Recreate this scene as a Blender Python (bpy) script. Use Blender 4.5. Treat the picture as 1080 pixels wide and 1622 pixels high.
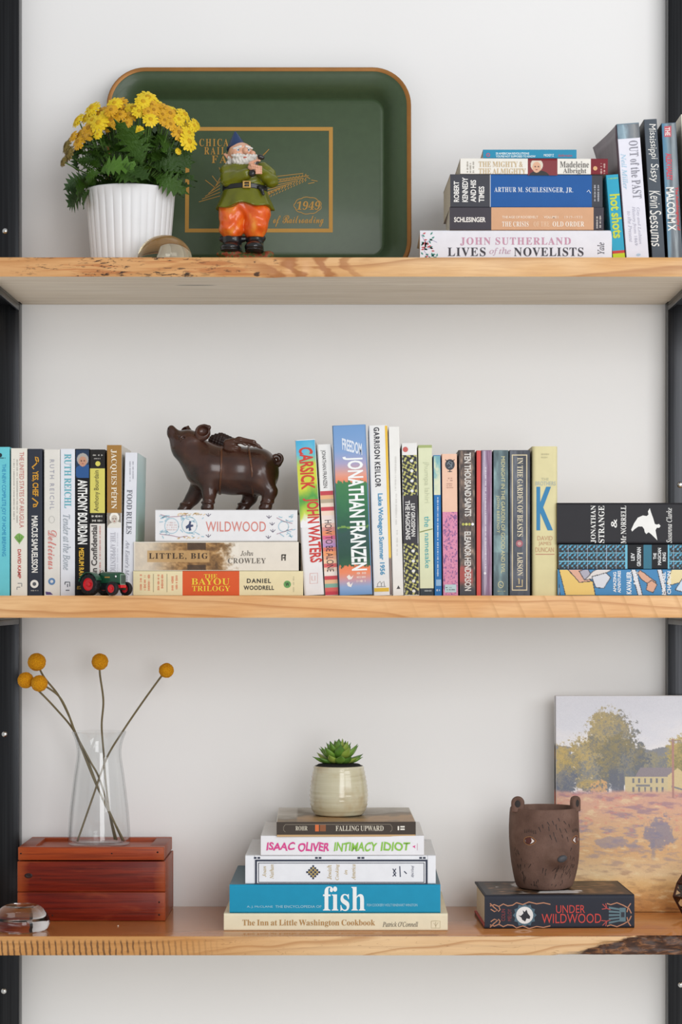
import bpy, bmesh, math, random
import numpy as np
from mathutils import Vector, Matrix, Euler
from mathutils.geometry import tessellate_polygon
for _o in list(bpy.data.objects):
    bpy.data.objects.remove(_o)
SC = bpy.context.scene
COL = SC.collection
random.seed(7)
R = math.radians

# ---------------------------------------------------------------- camera
CAM_D = 3.2            # camera to the front edge of the shelves, metres
PX = 0.0009            # metres per photo pixel at the front edge
CX, CY = 565.0, 942.0  # vanishing point in the 1080x1622 frame
cam = bpy.data.cameras.new('camera')
cam_ob = bpy.data.objects.new('camera', cam)
COL.objects.link(cam_ob)
cam_ob.location = (0, -CAM_D, 0)
cam_ob.rotation_euler = (R(90), 0, 0)
cam.sensor_fit = 'VERTICAL'
cam.sensor_height = 36.0
cam.lens = 36.0 * (CAM_D / PX) / 1622.0
cam.shift_x = (540 - CX) / 1622.0
cam.shift_y = (CY - 811) / 1622.0
cam.clip_start = 0.05
SC.camera = cam_ob

# ---------------------------------------------------------------- light
SC.view_settings.view_transform = 'Standard'
SC.view_settings.look = 'None'
SC.view_settings.gamma = 1.0
SC.view_settings.use_curve_mapping = False
SC.view_settings.exposure = -0.1
world = bpy.data.worlds.new('daylight_room')
SC.world = world
world.use_nodes = True
wnt = world.node_tree
wnt.nodes.clear()
_bg = wnt.nodes.new('ShaderNodeBackground')
_wo = wnt.nodes.new('ShaderNodeOutputWorld')
_bg.inputs[0].default_value = (0.97, 0.985, 1.0, 1)
_bg.inputs[1].default_value = 0.56
wnt.links.new(_bg.outputs[0], _wo.inputs[0])


def area(name, loc, target, sx, sy, power, color=(1, 1, 1)):
    l = bpy.data.lights.new(name, 'AREA')
    l.shape = 'RECTANGLE'
    l.size, l.size_y, l.energy, l.color = sx, sy, power, color
    o = bpy.data.objects.new(name, l)
    COL.objects.link(o)
    o.location = loc
    o.rotation_euler = (Vector(target) - Vector(loc)).to_track_quat('-Z', 'Y').to_euler()
    return o


area('window_and_fill_light', (2.0, -2.35, 1.0), (0, 0.2, -0.1), 1.5, 2.0, 37, (0.985, 0.99, 1.0))
area('window_and_fill_light', (0.95, -3.8, 0.45), (0, 0.2, -0.1), 1.3, 2.4, 57, (0.985, 0.99, 1.0))  # added fill near the camera, brightens the fronts and the right upright

# ---------------------------------------------------------------- helpers


def lin(h):
    h = h.lstrip('#')
    c = [int(h[i:i + 2], 16) / 255 for i in (0, 2, 4)]
    return [x / 12.92 if x <= 0.04045 else ((x + 0.055) / 1.055) ** 2.4 for x in c]


def lin4(h):
    return (*lin(h), 1.0)


def s_of(dy):
    return PX * (CAM_D + dy) / CAM_D


def W(px, py, dy):
    s = s_of(dy)
    return Vector(((px - CX) * s, dy, (CY - py) * s))


class NT:
    """tiny node-graph builder"""

    def __init__(self, name):
        self.m = bpy.data.materials.new(name)
        self.m.use_nodes = True
        self.t = self.m.node_tree
        self.t.nodes.clear()
        self.out = self.t.nodes.new('ShaderNodeOutputMaterial')

    def put(self, sock, v):
        if v is None:
            return
        if isinstance(v, bpy.types.NodeSocket):
            self.t.links.new(v, sock)
        else:
            if sock.type == 'RGBA' and isinstance(v, str):
                v = lin4(v)
            sock.default_value = v

    def n(self, typ, ins=None, **props):
        nd = self.t.nodes.new('ShaderNode' + typ)
        for k, v in props.items():
            setattr(nd, k, v)
        for k, v in (ins or {}).items():
            self.put(nd.inputs[k], v)
        return nd

    def coord(self, scale=(1, 1, 1), rot=(0, 0, 0), loc=(0, 0, 0), kind='Object'):
        c = self.n('TexCoord').outputs[kind]
        return self.n('Mapping', {'Vector': c, 'Scale': scale, 'Rotation': rot, 'Location': loc}).outputs[0]

    def noise(self, vec, scale, detail=3, rough=0.55, dist=0.0):
        return self.n('TexNoise', {'Vector': vec, 'Scale': scale, 'Detail': detail, 'Roughness': rough, 'Distortion': dist}).outputs['Fac']

    def math(self, op, a, b=0.0, clamp=False):
        nd = self.n('Math', {0: a, 1: b}, operation=op)
        nd.use_clamp = clamp
        return nd.outputs[0]

    def ramp(self, fac, stops, interp='LINEAR'):
        nd = self.n('ValToRGB', {'Fac': fac})
        cr = nd.color_ramp
        cr.interpolation = interp
        while len(cr.elements) < len(stops):
            cr.elements.new(0.5)
        for e, (p, c) in zip(cr.elements, stops):
            e.position = p
            e.color = lin4(c) if isinstance(c, str) else (c, c, c, 1)
        return nd.outputs[0]

    def mix(self, fac, a, b, mode='MIX'):
        nd = self.n('MixRGB', {'Fac': fac, 'Color1': a, 'Color2': b}, blend_type=mode)
        return nd.outputs[0]

    def bump(self, h, strength, dist=0.001):
        return self.n('Bump', {'Height': h, 'Strength': strength, 'Distance': dist}).outputs[0]

    def done(self, color, rough=0.5, normal=None, metal=0.0, spec=0.5, coat=0.0, trans=0.0, ior=1.45, sss=0.0, sheen=0.0):
        p = self.n('BsdfPrincipled', {'Base Color': color, 'Roughness': rough, 'Metallic': metal,
                                      'Specular IOR Level': spec, 'Coat Weight': coat, 'Coat Roughness': 0.12,
                                      'Transmission Weight': trans, 'IOR': ior, 'Normal': normal,
                                      'Subsurface Weight': sss, 'Sheen Weight': sheen})
        if sss:
            p.inputs['Subsurface Scale'].default_value = 0.003
        self.t.links.new(p.outputs[0], self.out.inputs[0])
        return self.m


_MC = {}


def M(hexc, rough=0.5, metal=0.0, spec=0.4, coat=0.0, var=0.07, scale=60.0, bump=0.0, name=None, sss=0.0):
    """plain paint / paper / plastic with a little procedural unevenness"""
    key = (hexc, rough, metal, spec, coat, var, scale, bump, sss)
    if key in _MC:
        return _MC[key]
    t = NT(name or 'mat_' + hexc.lstrip('#'))
    v = t.coord()
    nz = t.noise(v, scale, 4)
    shade = t.ramp(nz, [(0.25, 1 - var), (0.75, 1.0)])
    c = t.mix(1.0, hexc, shade, 'MULTIPLY')
    nrm = t.bump(nz, bump) if bump else None
    _MC[key] = t.done(c, rough, nrm, metal, spec, coat, sss=sss)
    return _MC[key]


def art_material(rough=0.42, spec=0.4):
    t = NT('printed_art')
    a = t.n('Attribute', attribute_name='Col')
    g = t.noise(t.coord(), 900, 2)
    return t.done(a.outputs['Color'], rough, t.bump(g, 0.05, 0.0003), spec=spec)


ART = art_material()
ART_MATT = art_material(0.75, 0.25)


def link(o, parent=None):
    COL.objects.link(o)
    if parent is not None:
        o.parent = parent
    return o


def tag(o, label, cat, group=None, kind=None):
    if label:
        o['label'] = label
    if cat:
        o['category'] = cat
    if group:
        o['group'] = group
    if kind:
        o['kind'] = kind
    return o


def empty(name, loc=(0, 0, 0), rot=(0, 0, 0)):
    o = bpy.data.objects.new(name, None)
    o.empty_display_size = 0.02
    o.location = loc
    o.rotation_euler = rot
    return link(o)


def mesh_ob(name, verts, faces, mat=None, parent=None, smooth=False, mats=None, mat_idx=None, cols=None, auto=None):
    me = bpy.data.meshes.new(name)
    me.from_pydata([tuple(v) for v in verts], [], [tuple(f) for f in faces])
    for m in (mats or ([mat] if mat else [])):
        me.materials.append(m)
    if mat_idx is not None:
        me.polygons.foreach_set('material_index', mat_idx)
    if smooth:
        me.polygons.foreach_set('use_smooth', [True] * len(me.polygons))
    if cols is not None:
        at = me.color_attributes.new('Col', 'FLOAT_COLOR', 'POINT')
        at.data.foreach_set('color', np.asarray(cols, dtype=np.float32).ravel())
    me.update()
    if auto:
        me.set_sharp_from_angle(angle=R(auto))
    return link(bpy.data.objects.new(name, me), parent)


def bm_ob(name, bm, mat=None, parent=None, smooth=False, auto=None, fix=True, mats=None):
    if fix:
        bmesh.ops.recalc_face_normals(bm, faces=bm.faces)
    me = bpy.data.meshes.new(name)
    bm.to_mesh(me)
    bm.free()
    for m in (mats or ([mat] if mat else [])):
        me.materials.append(m)
    if smooth or auto:
        me.polygons.foreach_set('use_smooth', [True] * len(me.polygons))
    if auto:
        me.set_sharp_from_angle(angle=R(auto))
    return link(bpy.data.objects.new(name, me), parent)


def add_box(bm, x0, y0, z0, x1, y1, z1, bevel=0.0, seg=2):
    b = bmesh.new()
    bmesh.ops.create_cube(b, size=1.0)
    for v in b.verts:
        v.co = Vector((x0 + (v.co.x + .5) * (x1 - x0), y0 + (v.co.y + .5) * (y1 - y0), z0 + (v.co.z + .5) * (z1 - z0)))
    if bevel:
        bmesh.ops.bevel(b, geom=list(b.edges), offset=bevel, segments=seg, affect='EDGES', profile=0.5)
    me = bpy.data.meshes.new('tmp')
    b.to_mesh(me)
    b.free()
    bm.from_mesh(me)
    bpy.data.meshes.remove(me)
    return bm


def box_ob(name, x0, y0, z0, x1, y1, z1, mat, parent=None, bevel=0.0, seg=2):
    return bm_ob(name, add_box(bmesh.new(), x0, y0, z0, x1, y1, z1, bevel, seg), mat, parent, auto=35 if bevel else None)


def lathe(profile, seg=48, sx=1.0, sy=1.0, cx=0.0, cy=0.0, rfun=None, closed=False):
    """profile [(r,z)...] revolved round z -> verts, faces"""
    vs, fs = [], []
    n = len(profile)
    for i in range(seg):
        a = 2 * math.pi * i / seg
        for j, (r, z) in enumerate(profile):
            rr = rfun(r, z, a, j) if rfun else r
            vs.append((cx + rr * math.cos(a) * sx, cy + rr * math.sin(a) * sy, z))
    for i in range(seg):
        k = (i + 1) % seg
        for j in range(n - 1 if not closed else n):
            jj = (j + 1) % n
            fs.append((i * n + j, k * n + j, k * n + jj, i * n + jj))
    return vs, fs


def lathe_ob(name, profile, mat, parent=None, seg=48, auto=40, **kw):
    vs, fs = lathe(profile, seg, **kw)
    bm = bmesh.new()
    bv = [bm.verts.new(v) for v in vs]
    for f in fs:
        try:
            bm.faces.new([bv[i] for i in f])
        except ValueError:
            pass
    bmesh.ops.remove_doubles(bm, verts=bm.verts, dist=1e-6)
    return bm_ob(name, bm, mat, parent, auto=auto)


def tube(pts, rad, seg=8, cap=True):
    """verts, faces of a tube along pts (rad scalar or list)"""
    pts = [Vector(p) for p in pts]
    n = len(pts)
    rads = rad if isinstance(rad, (list, tuple)) else [rad] * n
    vs, fs = [], []
    up = Vector((0.13, 0.97, 0.21)).normalized()
    for i, p in enumerate(pts):
        d = (pts[min(i + 1, n - 1)] - pts[max(i - 1, 0)]).normalized()
        a = d.cross(up)
        if a.length < 1e-3:
            a = d.cross(Vector((1, 0, 0)))
        a.normalize()
        b = d.cross(a)
        for k in range(seg):
            t = 2 * math.pi * k / seg
            vs.append(p + (a * math.cos(t) + b * math.sin(t)) * rads[i])
    for i in range(n - 1):
        for k in range(seg):
            k2 = (k + 1) % seg
            fs.append((i * seg + k, i * seg + k2, (i + 1) * seg + k2, (i + 1) * seg + k))
    if cap:
        fs.append(tuple(range(seg))[::-1])
        fs.append(tuple((n - 1) * seg + k for k in range(seg)))
    return vs, fs


def spline(pts, n=24):
    """Catmull-Rom through pts"""
    P = [Vector(p) for p in pts]
    P = [2 * P[0] - P[1]] + P + [2 * P[-1] - P[-2]]
    out = []
    m = len(P) - 3
    for i in range(m):
        for k in range(n if i < m - 1 else n + 1):
            t = k / n
            a, b, c, d = P[i:i + 4]
            out.append(0.5 * ((2 * b) + (c - a) * t + (2 * a - 5 * b + 4 * c - d) * t * t + (3 * b - a - 3 * c + d) * t ** 3))
    return out


def merge(parts):
    vs, fs = [], []
    for v, f in parts:
        o = len(vs)
        vs += list(v)
        fs += [tuple(i + o for i in q) for q in f]
    return vs, fs


def dup(o, parent, matrix=None, children=True):
    c = o.copy()
    COL.objects.link(c)
    c.parent = parent
    if matrix is not None:
        c.matrix_local = matrix
    if children:
        for ch in o.children:
            dup(ch, c)
    return c


# ---- implicit solids (smooth unions, meshed by surface nets)
def s_ell(p, c, r):
    q = [(p[i] - c[i]) / r[i] for i in range(3)]
    k0 = np.sqrt(q[0] ** 2 + q[1] ** 2 + q[2] ** 2)
    k1 = np.sqrt((q[0] / r[0]) ** 2 + (q[1] / r[1]) ** 2 + (q[2] / r[2]) ** 2) + 1e-9
    return k0 * (k0 - 1) / k1


def s_cap(p, a, b, ra, rb):
    a, b = np.array(a, float), np.array(b, float)
    ba = b - a
    pa = [p[i] - a[i] for i in range(3)]
    h = np.clip((pa[0] * ba[0] + pa[1] * ba[1] + pa[2] * ba[2]) / (ba @ ba), 0, 1)
    d = np.sqrt(sum((pa[i] - ba[i] * h) ** 2 for i in range(3)))
    return d - (ra + (rb - ra) * h)


def s_box(p, c, r, e=0.0):
    q = [np.abs(p[i] - c[i]) - (r[i] - e) for i in range(3)]
    o = np.sqrt(sum(np.maximum(x, 0) ** 2 for x in q))
    return o + np.minimum(np.maximum(np.maximum(q[0], q[1]), q[2]), 0) - e


def smin(a, b, k):
    h = np.clip(0.5 + 0.5 * (b - a) / k, 0, 1)
    return b + (a - b) * h - k * h * (1 - h)


def smax(a, b, k):
    return -smin(-a, -b, k)


def nets(f, lo, hi, h):
    ax = [np.arange(lo[i], hi[i] + h, h) for i in range(3)]
    X, Y, Z = np.meshgrid(*ax, indexing='ij')
    v = f((X, Y, Z))
    ins = v < 0
    nx, ny, nz = v.shape
    cn = np.zeros((nx - 1, ny - 1, nz - 1))
    acc = np.zeros((nx - 1, ny - 1, nz - 1, 3))
    cor = [(i, j, k) for i in (0, 1) for j in (0, 1) for k in (0, 1)]

    def sl(a, c):
        return a[c[0]:nx - 1 + c[0], c[1]:ny - 1 + c[1], c[2]:nz - 1 + c[2]]
    for a in cor:
        for d in range(3):
            if a[d] == 0:
                b = list(a)
                b[d] = 1
                va, vb = sl(v, a), sl(v, b)
                m = (va < 0) != (vb < 0)
                t = np.where(m, va / np.where(m, va - vb, 1), 0)
                cn += m
                for e in range(3):
                    acc[..., e] += np.where(m, a[e] + (t if e == d else 0), 0)
    act = cn > 0
    idx = -np.ones(act.shape, int)
    idx[act] = np.arange(act.sum())
    I = np.argwhere(act)
    pos = (I + acc[act] / cn[act][:, None]) * h + np.array(lo)
    faces = []
    for d in range(3):
        u, w = (d + 1) % 3, (d + 2) % 3
        sa = [slice(None)] * 3
        sb = [slice(None)] * 3
        sa[d], sb[d] = slice(0, -1), slice(1, None)
        a, b = ins[tuple(sa)], ins[tuple(sb)]
        E = np.argwhere(a != b)
        ok = (E[:, u] > 0) & (E[:, w] > 0) & (E[:, u] < v.shape[u] - 1) & (E[:, w] < v.shape[w] - 1)
        E = E[ok]
        flip = a[tuple(E.T)]
        q = []
        for du, dw in ((0, 0), (-1, 0), (-1, -1), (0, -1)):
            F = E.copy()
            F[:, u] += du
            F[:, w] += dw
            q.append(idx[tuple(F.T)])
        q = np.stack(q, 1)
        q = np.where(flip[:, None], q, q[:, ::-1])
        faces.append(q)
    return pos, np.concatenate(faces)


def sdf_ob(name, f, lo, hi, h, mat, parent, tr, smooth=True):
    """f in photo-pixel units (x, depth, -y); tr maps to parent space"""
    lo2 = (lo[0], lo[2], -hi[1])
    hi2 = (hi[0], hi[2], -lo[1])
    lo2 = (min(lo[0], hi[0]), min(lo[2], hi[2]), min(-lo[1], -hi[1]))
    hi2 = (max(lo[0], hi[0]), max(lo[2], hi[2]), max(-lo[1], -hi[1]))
    v, q = nets(f, lo2, hi2, h)
    return mesh_ob(name, tr(v), q.tolist(), mat, parent, smooth)


# ---- numpy value noise for printed pictures
def vnoise(x, y, seed=0):
    def hsh(i, j):
        n = (i * 374761393 + j * 668265263 + seed * 974711) & 0x7fffffff
        n = ((n ^ (n >> 13)) * 1274126177) & 0x7fffffff
        return ((n ^ (n >> 16)) & 0xffff) / 65535.0
    xi, yi = np.floor(x).astype(np.int64), np.floor(y).astype(np.int64)
    xf, yf = x - xi, y - yi
    u, v = xf * xf * (3 - 2 * xf), yf * yf * (3 - 2 * yf)
    return (hsh(xi, yi) * (1 - u) + hsh(xi + 1, yi) * u) * (1 - v) + (hsh(xi, yi + 1) * (1 - u) + hsh(xi + 1, yi + 1) * u) * v


def fbm(x, y, seed=0, oct=4):
    s, a, t = 0, 0.5, 0
    for k in range(oct):
        s = s + a * vnoise(x * 2 ** k, y * 2 ** k, seed + k * 17)
        t += a
        a *= 0.55
    return s / t


def rgb(h):
    h = h.lstrip('#')
    return np.array([int(h[i:i + 2], 16) / 255 for i in (0, 2, 4)])


def lerp(a, b, t):
    return a + (b - a) * np.clip(t, 0, 1)[..., None]


def grad(v, stops):
    out = np.zeros(v.shape + (3,))
    xs = [s[0] for s in stops]
    cs = np.array([rgb(s[1]) for s in stops])
    for k in range(3):
        out[..., k] = np.interp(v, xs, cs[:, k])
    return out


def sstep(a, b, x):
    t = np.clip((x - a) / (b - a), 0, 1)
    return t * t * (3 - 2 * t)


def to_lin(c):
    c = np.clip(c, 0, 1)
    return np.where(c <= 0.04045, c / 12.92, ((c + 0.055) / 1.055) ** 2.4)


# ---- lettering


_SETS = {'S': (0x1D400, 0x1D41A, 0x1D7CE), 'I': (0x1D434, 0x1D44E, None), 'C': (0x1D4D0, 0x1D4EA, None)}
_WEIGHT = {'L': 0.0, 'B': 0.028, 'S': 0.0, 'I': 0.006, 'C': 0.004}
_TG = {}


def text_geo(s, style='L', track=0.0):
    """2-d verts + faces of a line of text. L light sans, B bold sans, S serif, I italic serif, C script
    (the last three are the mathematical alphabets of Blender's own font stack)"""
    key = (s, style, track)
    if key in _TG:
        return _TG[key]
    body = ''
    for ch in s:
        if style in _SETS:
            up, lo, dg = _SETS[style]
            if 'A' <= ch <= 'Z':
                ch = chr(up + ord(ch) - 65)
            elif style == 'I' and ch == 'h':
                ch = chr(0x210E)
            elif 'a' <= ch <= 'z':
                ch = chr(lo + ord(ch) - 97)
            elif ch.isdigit() and dg:
                ch = chr(dg + ord(ch) - 48)
        body += ch
    cu = bpy.data.curves.new('lettering', 'FONT')
    cu.body = body
    cu.resolution_u = 3
    cu.fill_mode = 'FRONT'
    cu.space_character = 1.0 + track * 1.6
    cu.space_word = .8
    cu.offset = _WEIGHT[style]
    o = bpy.data.objects.new('lettering', cu)
    me = o.to_mesh()
    vs = [(v.co.x, v.co.y) for v in me.vertices]
    fs = [tuple(p.vertices) for p in me.polygons]
    o.to_mesh_clear()
    bpy.data.objects.remove(o)
    bpy.data.curves.remove(cu)
    _TG[key] = (vs, fs)
    return vs, fs


class Face:
    """a printed upright surface: photo-pixel coordinates -> local space of `root`"""

    def __init__(self, root, s, x0, yb, lean=0.0, height=1.0, y=0.0, ox=0.0, oz=0.0):
        self.root, self.s, self.x0, self.yb, self.lean, self.h, self.y, self.ox, self.oz = root, s, x0, yb, lean, height, y, ox, oz

    def p(self, px, py, layer=1):
        sh = self.lean * (self.yb - py) / self.h
        return Vector((self.ox + (px - self.x0 - sh) * self.s, self.y - 0.00016 * layer, self.oz + (self.yb - py) * self.s))

    def text(self, s, box, color, style='L', rot='r', name='lettering', track=0.0, rough=0.5, slant=0.0, parent=None, wob=0.0, drop=0.0):
        vs, fs = text_geo(s, style, track)
        if not vs:
            return
        x0, y0, x1, y1 = box
        ax = [v[0] for v in vs]
        ay = [v[1] for v in vs]
        a0, a1, b0, b1 = min(ax), max(ax), min(ay), max(ay)
        out = []
        lx, ly = (x1 - x0, y1 - y0) if rot == 'r' else (y1 - y0, x1 - x0)
        rnd = random.Random(s)
        ph = rnd.random() * 6
        cx, cy = (x0 + x1) / 2, (y0 + y1) / 2
        sh = self.lean * (self.yb - cy) / self.h
        for a, b in vs:
            u = (a - a0) / (a1 - a0) * lx - lx / 2
            v = (b - b0) / (b1 - b0) * ly - ly / 2
            u += slant * v
            v += drop * u
            if wob:
                v += wob * math.sin(u * 0.35 + ph) * .6
            if rot == 'r':
                dx, dz = u, v
            elif rot == 'd':
                dx, dz = v, -u
            else:
                dx, dz = -v, u
            out.append((self.ox + (cx - self.x0 - sh + dx) * self.s, self.y - 0.0005, self.oz + (self.yb - cy + dz) * self.s))
        fs2 = []
        for t in fs:
            A, B, C = (Vector(out[i]) for i in t[:3])
            nn = (B - A).cross(C - A)
            fs2.append(t if nn.y < 0 else t[::-1])
        return mesh_ob(name, out, fs2, M(color, rough), parent or self.root)

    def poly(self, pts, color, name='printed_mark', layer=2, parent=None, rough=0.5):
        vs = [self.p(x, y, layer) for x, y in pts]
        tr = tessellate_polygon([[Vector((v.x, v.z, 0)) for v in vs]])
        fs = []
        for t in tr:
            A, B, C = (vs[i] for i in t)
            fs.append(t if (B - A).cross(C - A).y < 0 else t[::-1])
        return mesh_ob(name, vs, fs, M(color, rough), parent or self.root)

    def disc(self, cx, cy, r, color, ry=None, layer=2, name='printed_mark', n=20):
        return self.poly([(cx + r * math.cos(2 * math.pi * k / n), cy + (ry or r) * math.sin(2 * math.pi * k / n)) for k in range(n)], color, name, layer)

    def rect(self, x0, y0, x1, y1, color, name='printed_band', layer=1):
        return self.poly([(x0, y0), (x1, y0), (x1, y1), (x0, y1)], color, name, layer)

    def strokes(self, lines, w, color, name='printed_ornament', layer=2):
        vs, fs = [], []
        for ln in lines:
            ln = [Vector((a, b)) for a, b in ln]
            o = len(vs)
            for i, q in enumerate(ln):
                d = ln[min(i + 1, len(ln) - 1)] - ln[max(i - 1, 0)]
                if d.length == 0:
                    d = Vector((1, 0))
                d.normalize()
                nn = Vector((-d.y, d.x)) * w / 2
                vs += [self.p(q.x + nn.x, q.y + nn.y, layer), self.p(q.x - nn.x, q.y - nn.y, layer)]
            for i in range(len(ln) - 1):
                a = o + 2 * i
                q = (a, a + 1, a + 3, a + 2)
                A, B, C = (vs[k] for k in q[:3])
                fs.append(q if (B - A).cross(C - A).y < 0 else q[::-1])
        o = mesh_ob(name, vs, fs, M(color), self.root)
        if len(lines) > 8:
            o['kind'] = 'stuff'
        return o

    def frame(self, x0, y0, x1, y1, w, color, name='printed_frame', layer=2):
        o = [(x0, y0), (x1, y0), (x1, y1), (x0, y1)]
        i = [(x0 + w, y0 + w), (x1 - w, y0 + w), (x1 - w, y1 - w), (x0 + w, y1 - w)]
        vs = [self.p(*q, layer) for q in o + i]
        fs = []
        for k in range(4):
            q = (k, (k + 1) % 4, 4 + (k + 1) % 4, 4 + k)
            A, B, C = (vs[j] for j in q[:3])
            fs.append(q if (B - A).cross(C - A).y < 0 else q[::-1])
        return mesh_ob(name, vs, fs, M(color), self.root)

    def art(self, x0, y0, x1, y1, fn, nx, ny, name='printed_picture', layer=1, mat=None):
        """picture printed on the surface: fn(px, py) -> sRGB array"""
        gx = np.linspace(x0, x1, nx + 1)
        gy = np.linspace(y0, y1, ny + 1)
        PXg, PYg = np.meshgrid(gx, gy)
        c = to_lin(fn(PXg, PYg)).reshape(-1, 3)
        c = np.concatenate([c, np.ones((len(c), 1))], 1)
        sh = self.lean * (self.yb - PYg) / self.h
        vx = self.ox + (PXg - self.x0 - (sh if self.lean else 0)) * self.s
        # keep panels rectangular on a leaning spine
        if self.lean:
            vx = self.ox + (PXg - self.x0) * self.s
        vz = self.oz + (self.yb - PYg) * self.s
        vs = np.stack([vx, np.full_like(vx, self.y - 0.00016 * layer), vz], -1).reshape(-1, 3)
        w = nx + 1
        fs = [(j * w + i, (j + 1) * w + i, (j + 1) * w + i + 1, j * w + i + 1) for j in range(ny) for i in range(nx)]
        return mesh_ob(name, vs, fs, mat or ART, self.root, cols=c)


def page_material():
    t = NT('page_edges')
    w = t.noise(t.coord((40, 40, 40)), 40, 5)
    c = t.ramp(w, [(0.3, '#cfc4ac'), (0.7, '#efe7d6')])
    return t.done(c, 0.85, t.bump(w, 0.25, 0.0004), spec=0.15)


PAGES = page_material()


def book(label, box, dy, depth, spine, z0, sides=None, bands=(), lying=False, lean=0.0, yaw=0.0, hard=False,
         group=None, rough=0.46, coat=0.0, cat='book', edge_r=None, name=None, jitter=0.0):
    """box = photo-pixel box of the spine at distance dy; z0 = height it stands on.
    Returns (Face, root, top z). Parts: cover (spine, two boards), page_block."""
    x0, y0, x1, y1 = box
    s = s_of(dy)
    yb = CY - z0 / s                      # where the base projects
    if lying:
        yb, y0 = yb, yb - (y1 - y0)
    L, T = ((x1 - x0) * s, (yb - y0) * s) if lying else ((yb - y0) * s, (x1 - x0) * s)
    th = math.atan2(lean, (yb - y0)) if lean else 0.0
    # lean < 0: the top leans left, pivot on the left corner
    piv = 0.0 if lean <= 0 else T
    root = empty(name or ('hardcover_book' if hard else 'paperback_book'),
                 ((x0 - CX) * s + piv, dy, z0), (0, th, R(yaw)))
    tag(root, label, cat, group)
    ox = -piv
    c = 0.0024 if hard else 0.0007
    r = edge_r or (0.003 if hard else 0.0011)
    r = min(r, T * .45)
    inset = 0.003 if hard else 0.0004
    path = [(0, depth), (0, r)]
    for k in range(1, 5):
        a = math.pi / 2 * k / 5
        path.append((r - r * math.cos(a), r - r * math.sin(a)))
    path += [(r, 0), (T - r, 0)]
    for k in range(1, 5):
        a = math.pi / 2 * k / 5
        path.append((T - r + r * math.sin(a), r - r * math.cos(a)))
    path += [(T, r), (T, depth)]
    inner = [(T - c, depth), (T - c, max(c, r * .7)), (c, max(c, r * .7)), (c, depth)]
    loop = path + inner
    # cuts along the length, measured in pixels from the start (left / top)
    bl = sorted(bands)
    cuts = [0.0]
    segm = [0]
    mats = [M(spine, rough, coat=coat, spec=.2)]
    tot = (x1 - x0) if lying else (yb - y0)
    st = x0 if lying else y0
    pos = st
    segs = []
    for a, b, colr in bl:
        if a > pos + .01:
            segs.append((pos, a, 0))
        mm = M(colr, rough, coat=coat, spec=.2)
        if mm not in mats:
            mats.append(mm)
        segs.append((a, b, mats.index(mm)))
        pos = b
    if pos < st + tot - .01:
        segs.append((pos, st + tot, 0))
    sd = sides or (spine, spine)
    if isinstance(sd, str):
        sd = (sd, sd)
    si = []
    for h_ in sd:
        mm = M(h_, rough, coat=coat, spec=.2)
        if mm not in mats:
            mats.append(mm)
        si.append(mats.index(mm))
    pm = len(mats)
    mats.append(M('#e6e2da', 0.8))
    vs, fs, mi = [], [], []
    n = len(loop)
    lens = [(segs[0][0] - st) * s] + [(q[1] - st) * s for q in segs]
    for l in lens:
        for t_, d_ in loop:
            if lying:
                vs.append((ox + l, d_, t_))
            else:
                vs.append((ox + t_, d_, L - l))
    for k, q in enumerate(segs):
        for j in range(n):
            j2 = (j + 1) % n
            f = (k * n + j, k * n + j2, (k + 1) * n + j2, (k + 1) * n + j)
            fs.append(f)
            if j == 0:
                mi.append(si[0])
            elif j == len(path) - 2:
                mi.append(si[1])
            elif j < len(path) - 2:
                mi.append(q[2])
            else:
                mi.append(pm)
    # closed ends, one strip per leg of the C
    for e, base in ((0, 0), (1, (len(lens) - 1) * n)):
        np_ = len(path)
        order = [base + k for k in range(n)]
        mid = 6
        fa = [order[k] for k in range(0, np_)]
        cap = fa + [order[np_], order[np_ + 1], order[np_ + 2], order[np_ + 3]]
        fs.append(tuple(cap) if e else tuple(cap[::-1]))
        mi.append(si[0] if not hard else si[1])
    me_ob = mesh_ob('cover', vs, fs, None, root, False, mats, mi)
    bm = bmesh.new()
    bm.from_mesh(me_ob.data)
    bmesh.ops.recalc_face_normals(bm, faces=bm.faces)
    bm.to_mesh(me_ob.data)
    bm.free()
    pd = depth - (0.003 if hard else 0.0005)
    a0, a1 = c + .0001, T - c - .0001
    if lying:
        box_ob('page_block', ox + inset, max(c, r * .7) + .0002, a0, ox + L - inset, pd, a1, PAGES, root)
    else:
        box_ob('page_block', ox + a0, max(c, r * .7) + .0002, inset, ox + a1, pd, L - inset, PAGES, root)
    f = Face(root, s, x0, yb, lean, yb - y0, 0.0, ox)
    return f, root, z0 + T if lying else z0 + L

# ---------------------------------------------------------------- the setting
WALL_Y = 0.31
Z_TOP = (CY - 407.5) * PX      # top of the upper shelf
Z_MID = (CY - 943.5) * PX
Z_LOW = (CY - 1483.5) * PX


def wall_material():
    t = NT('white_wall_paint')
    v = t.coord()
    n1 = t.noise(v, 2.2, 3)
    n2 = t.noise(v, 260, 3)
    c = t.mix(t.ramp(n1, [(0.3, 0.0), (0.7, 1.0)]), '#eeedec', '#f1f0ef')
    return t.done(c, 0.8, t.bump(n2, 0.12, 0.0006), spec=0.2)


wall = box_ob('wall_back', -2.2, WALL_Y, -1.7, 2.2, WALL_Y + 0.1, 1.5, wall_material())
tag(wall, 'smooth white painted wall behind the shelves', None, kind='structure')


def floor_material():
    t = NT('floor_boards')
    v = t.coord((1.2, 9, 1))
    return t.done(t.ramp(t.noise(v, 4, 4), [(0.3, '#e0dcd6'), (0.7, '#ebe8e3')]), 0.45)


fl = box_ob('floor', -2.2, -4.6, -1.75, 2.2, WALL_Y + .1, -1.7, floor_material())  # unseen floor, added pale so it bounces light up under the shelves
tag(fl, 'pale wooden floor below the shelves', None, kind='structure')


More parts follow.
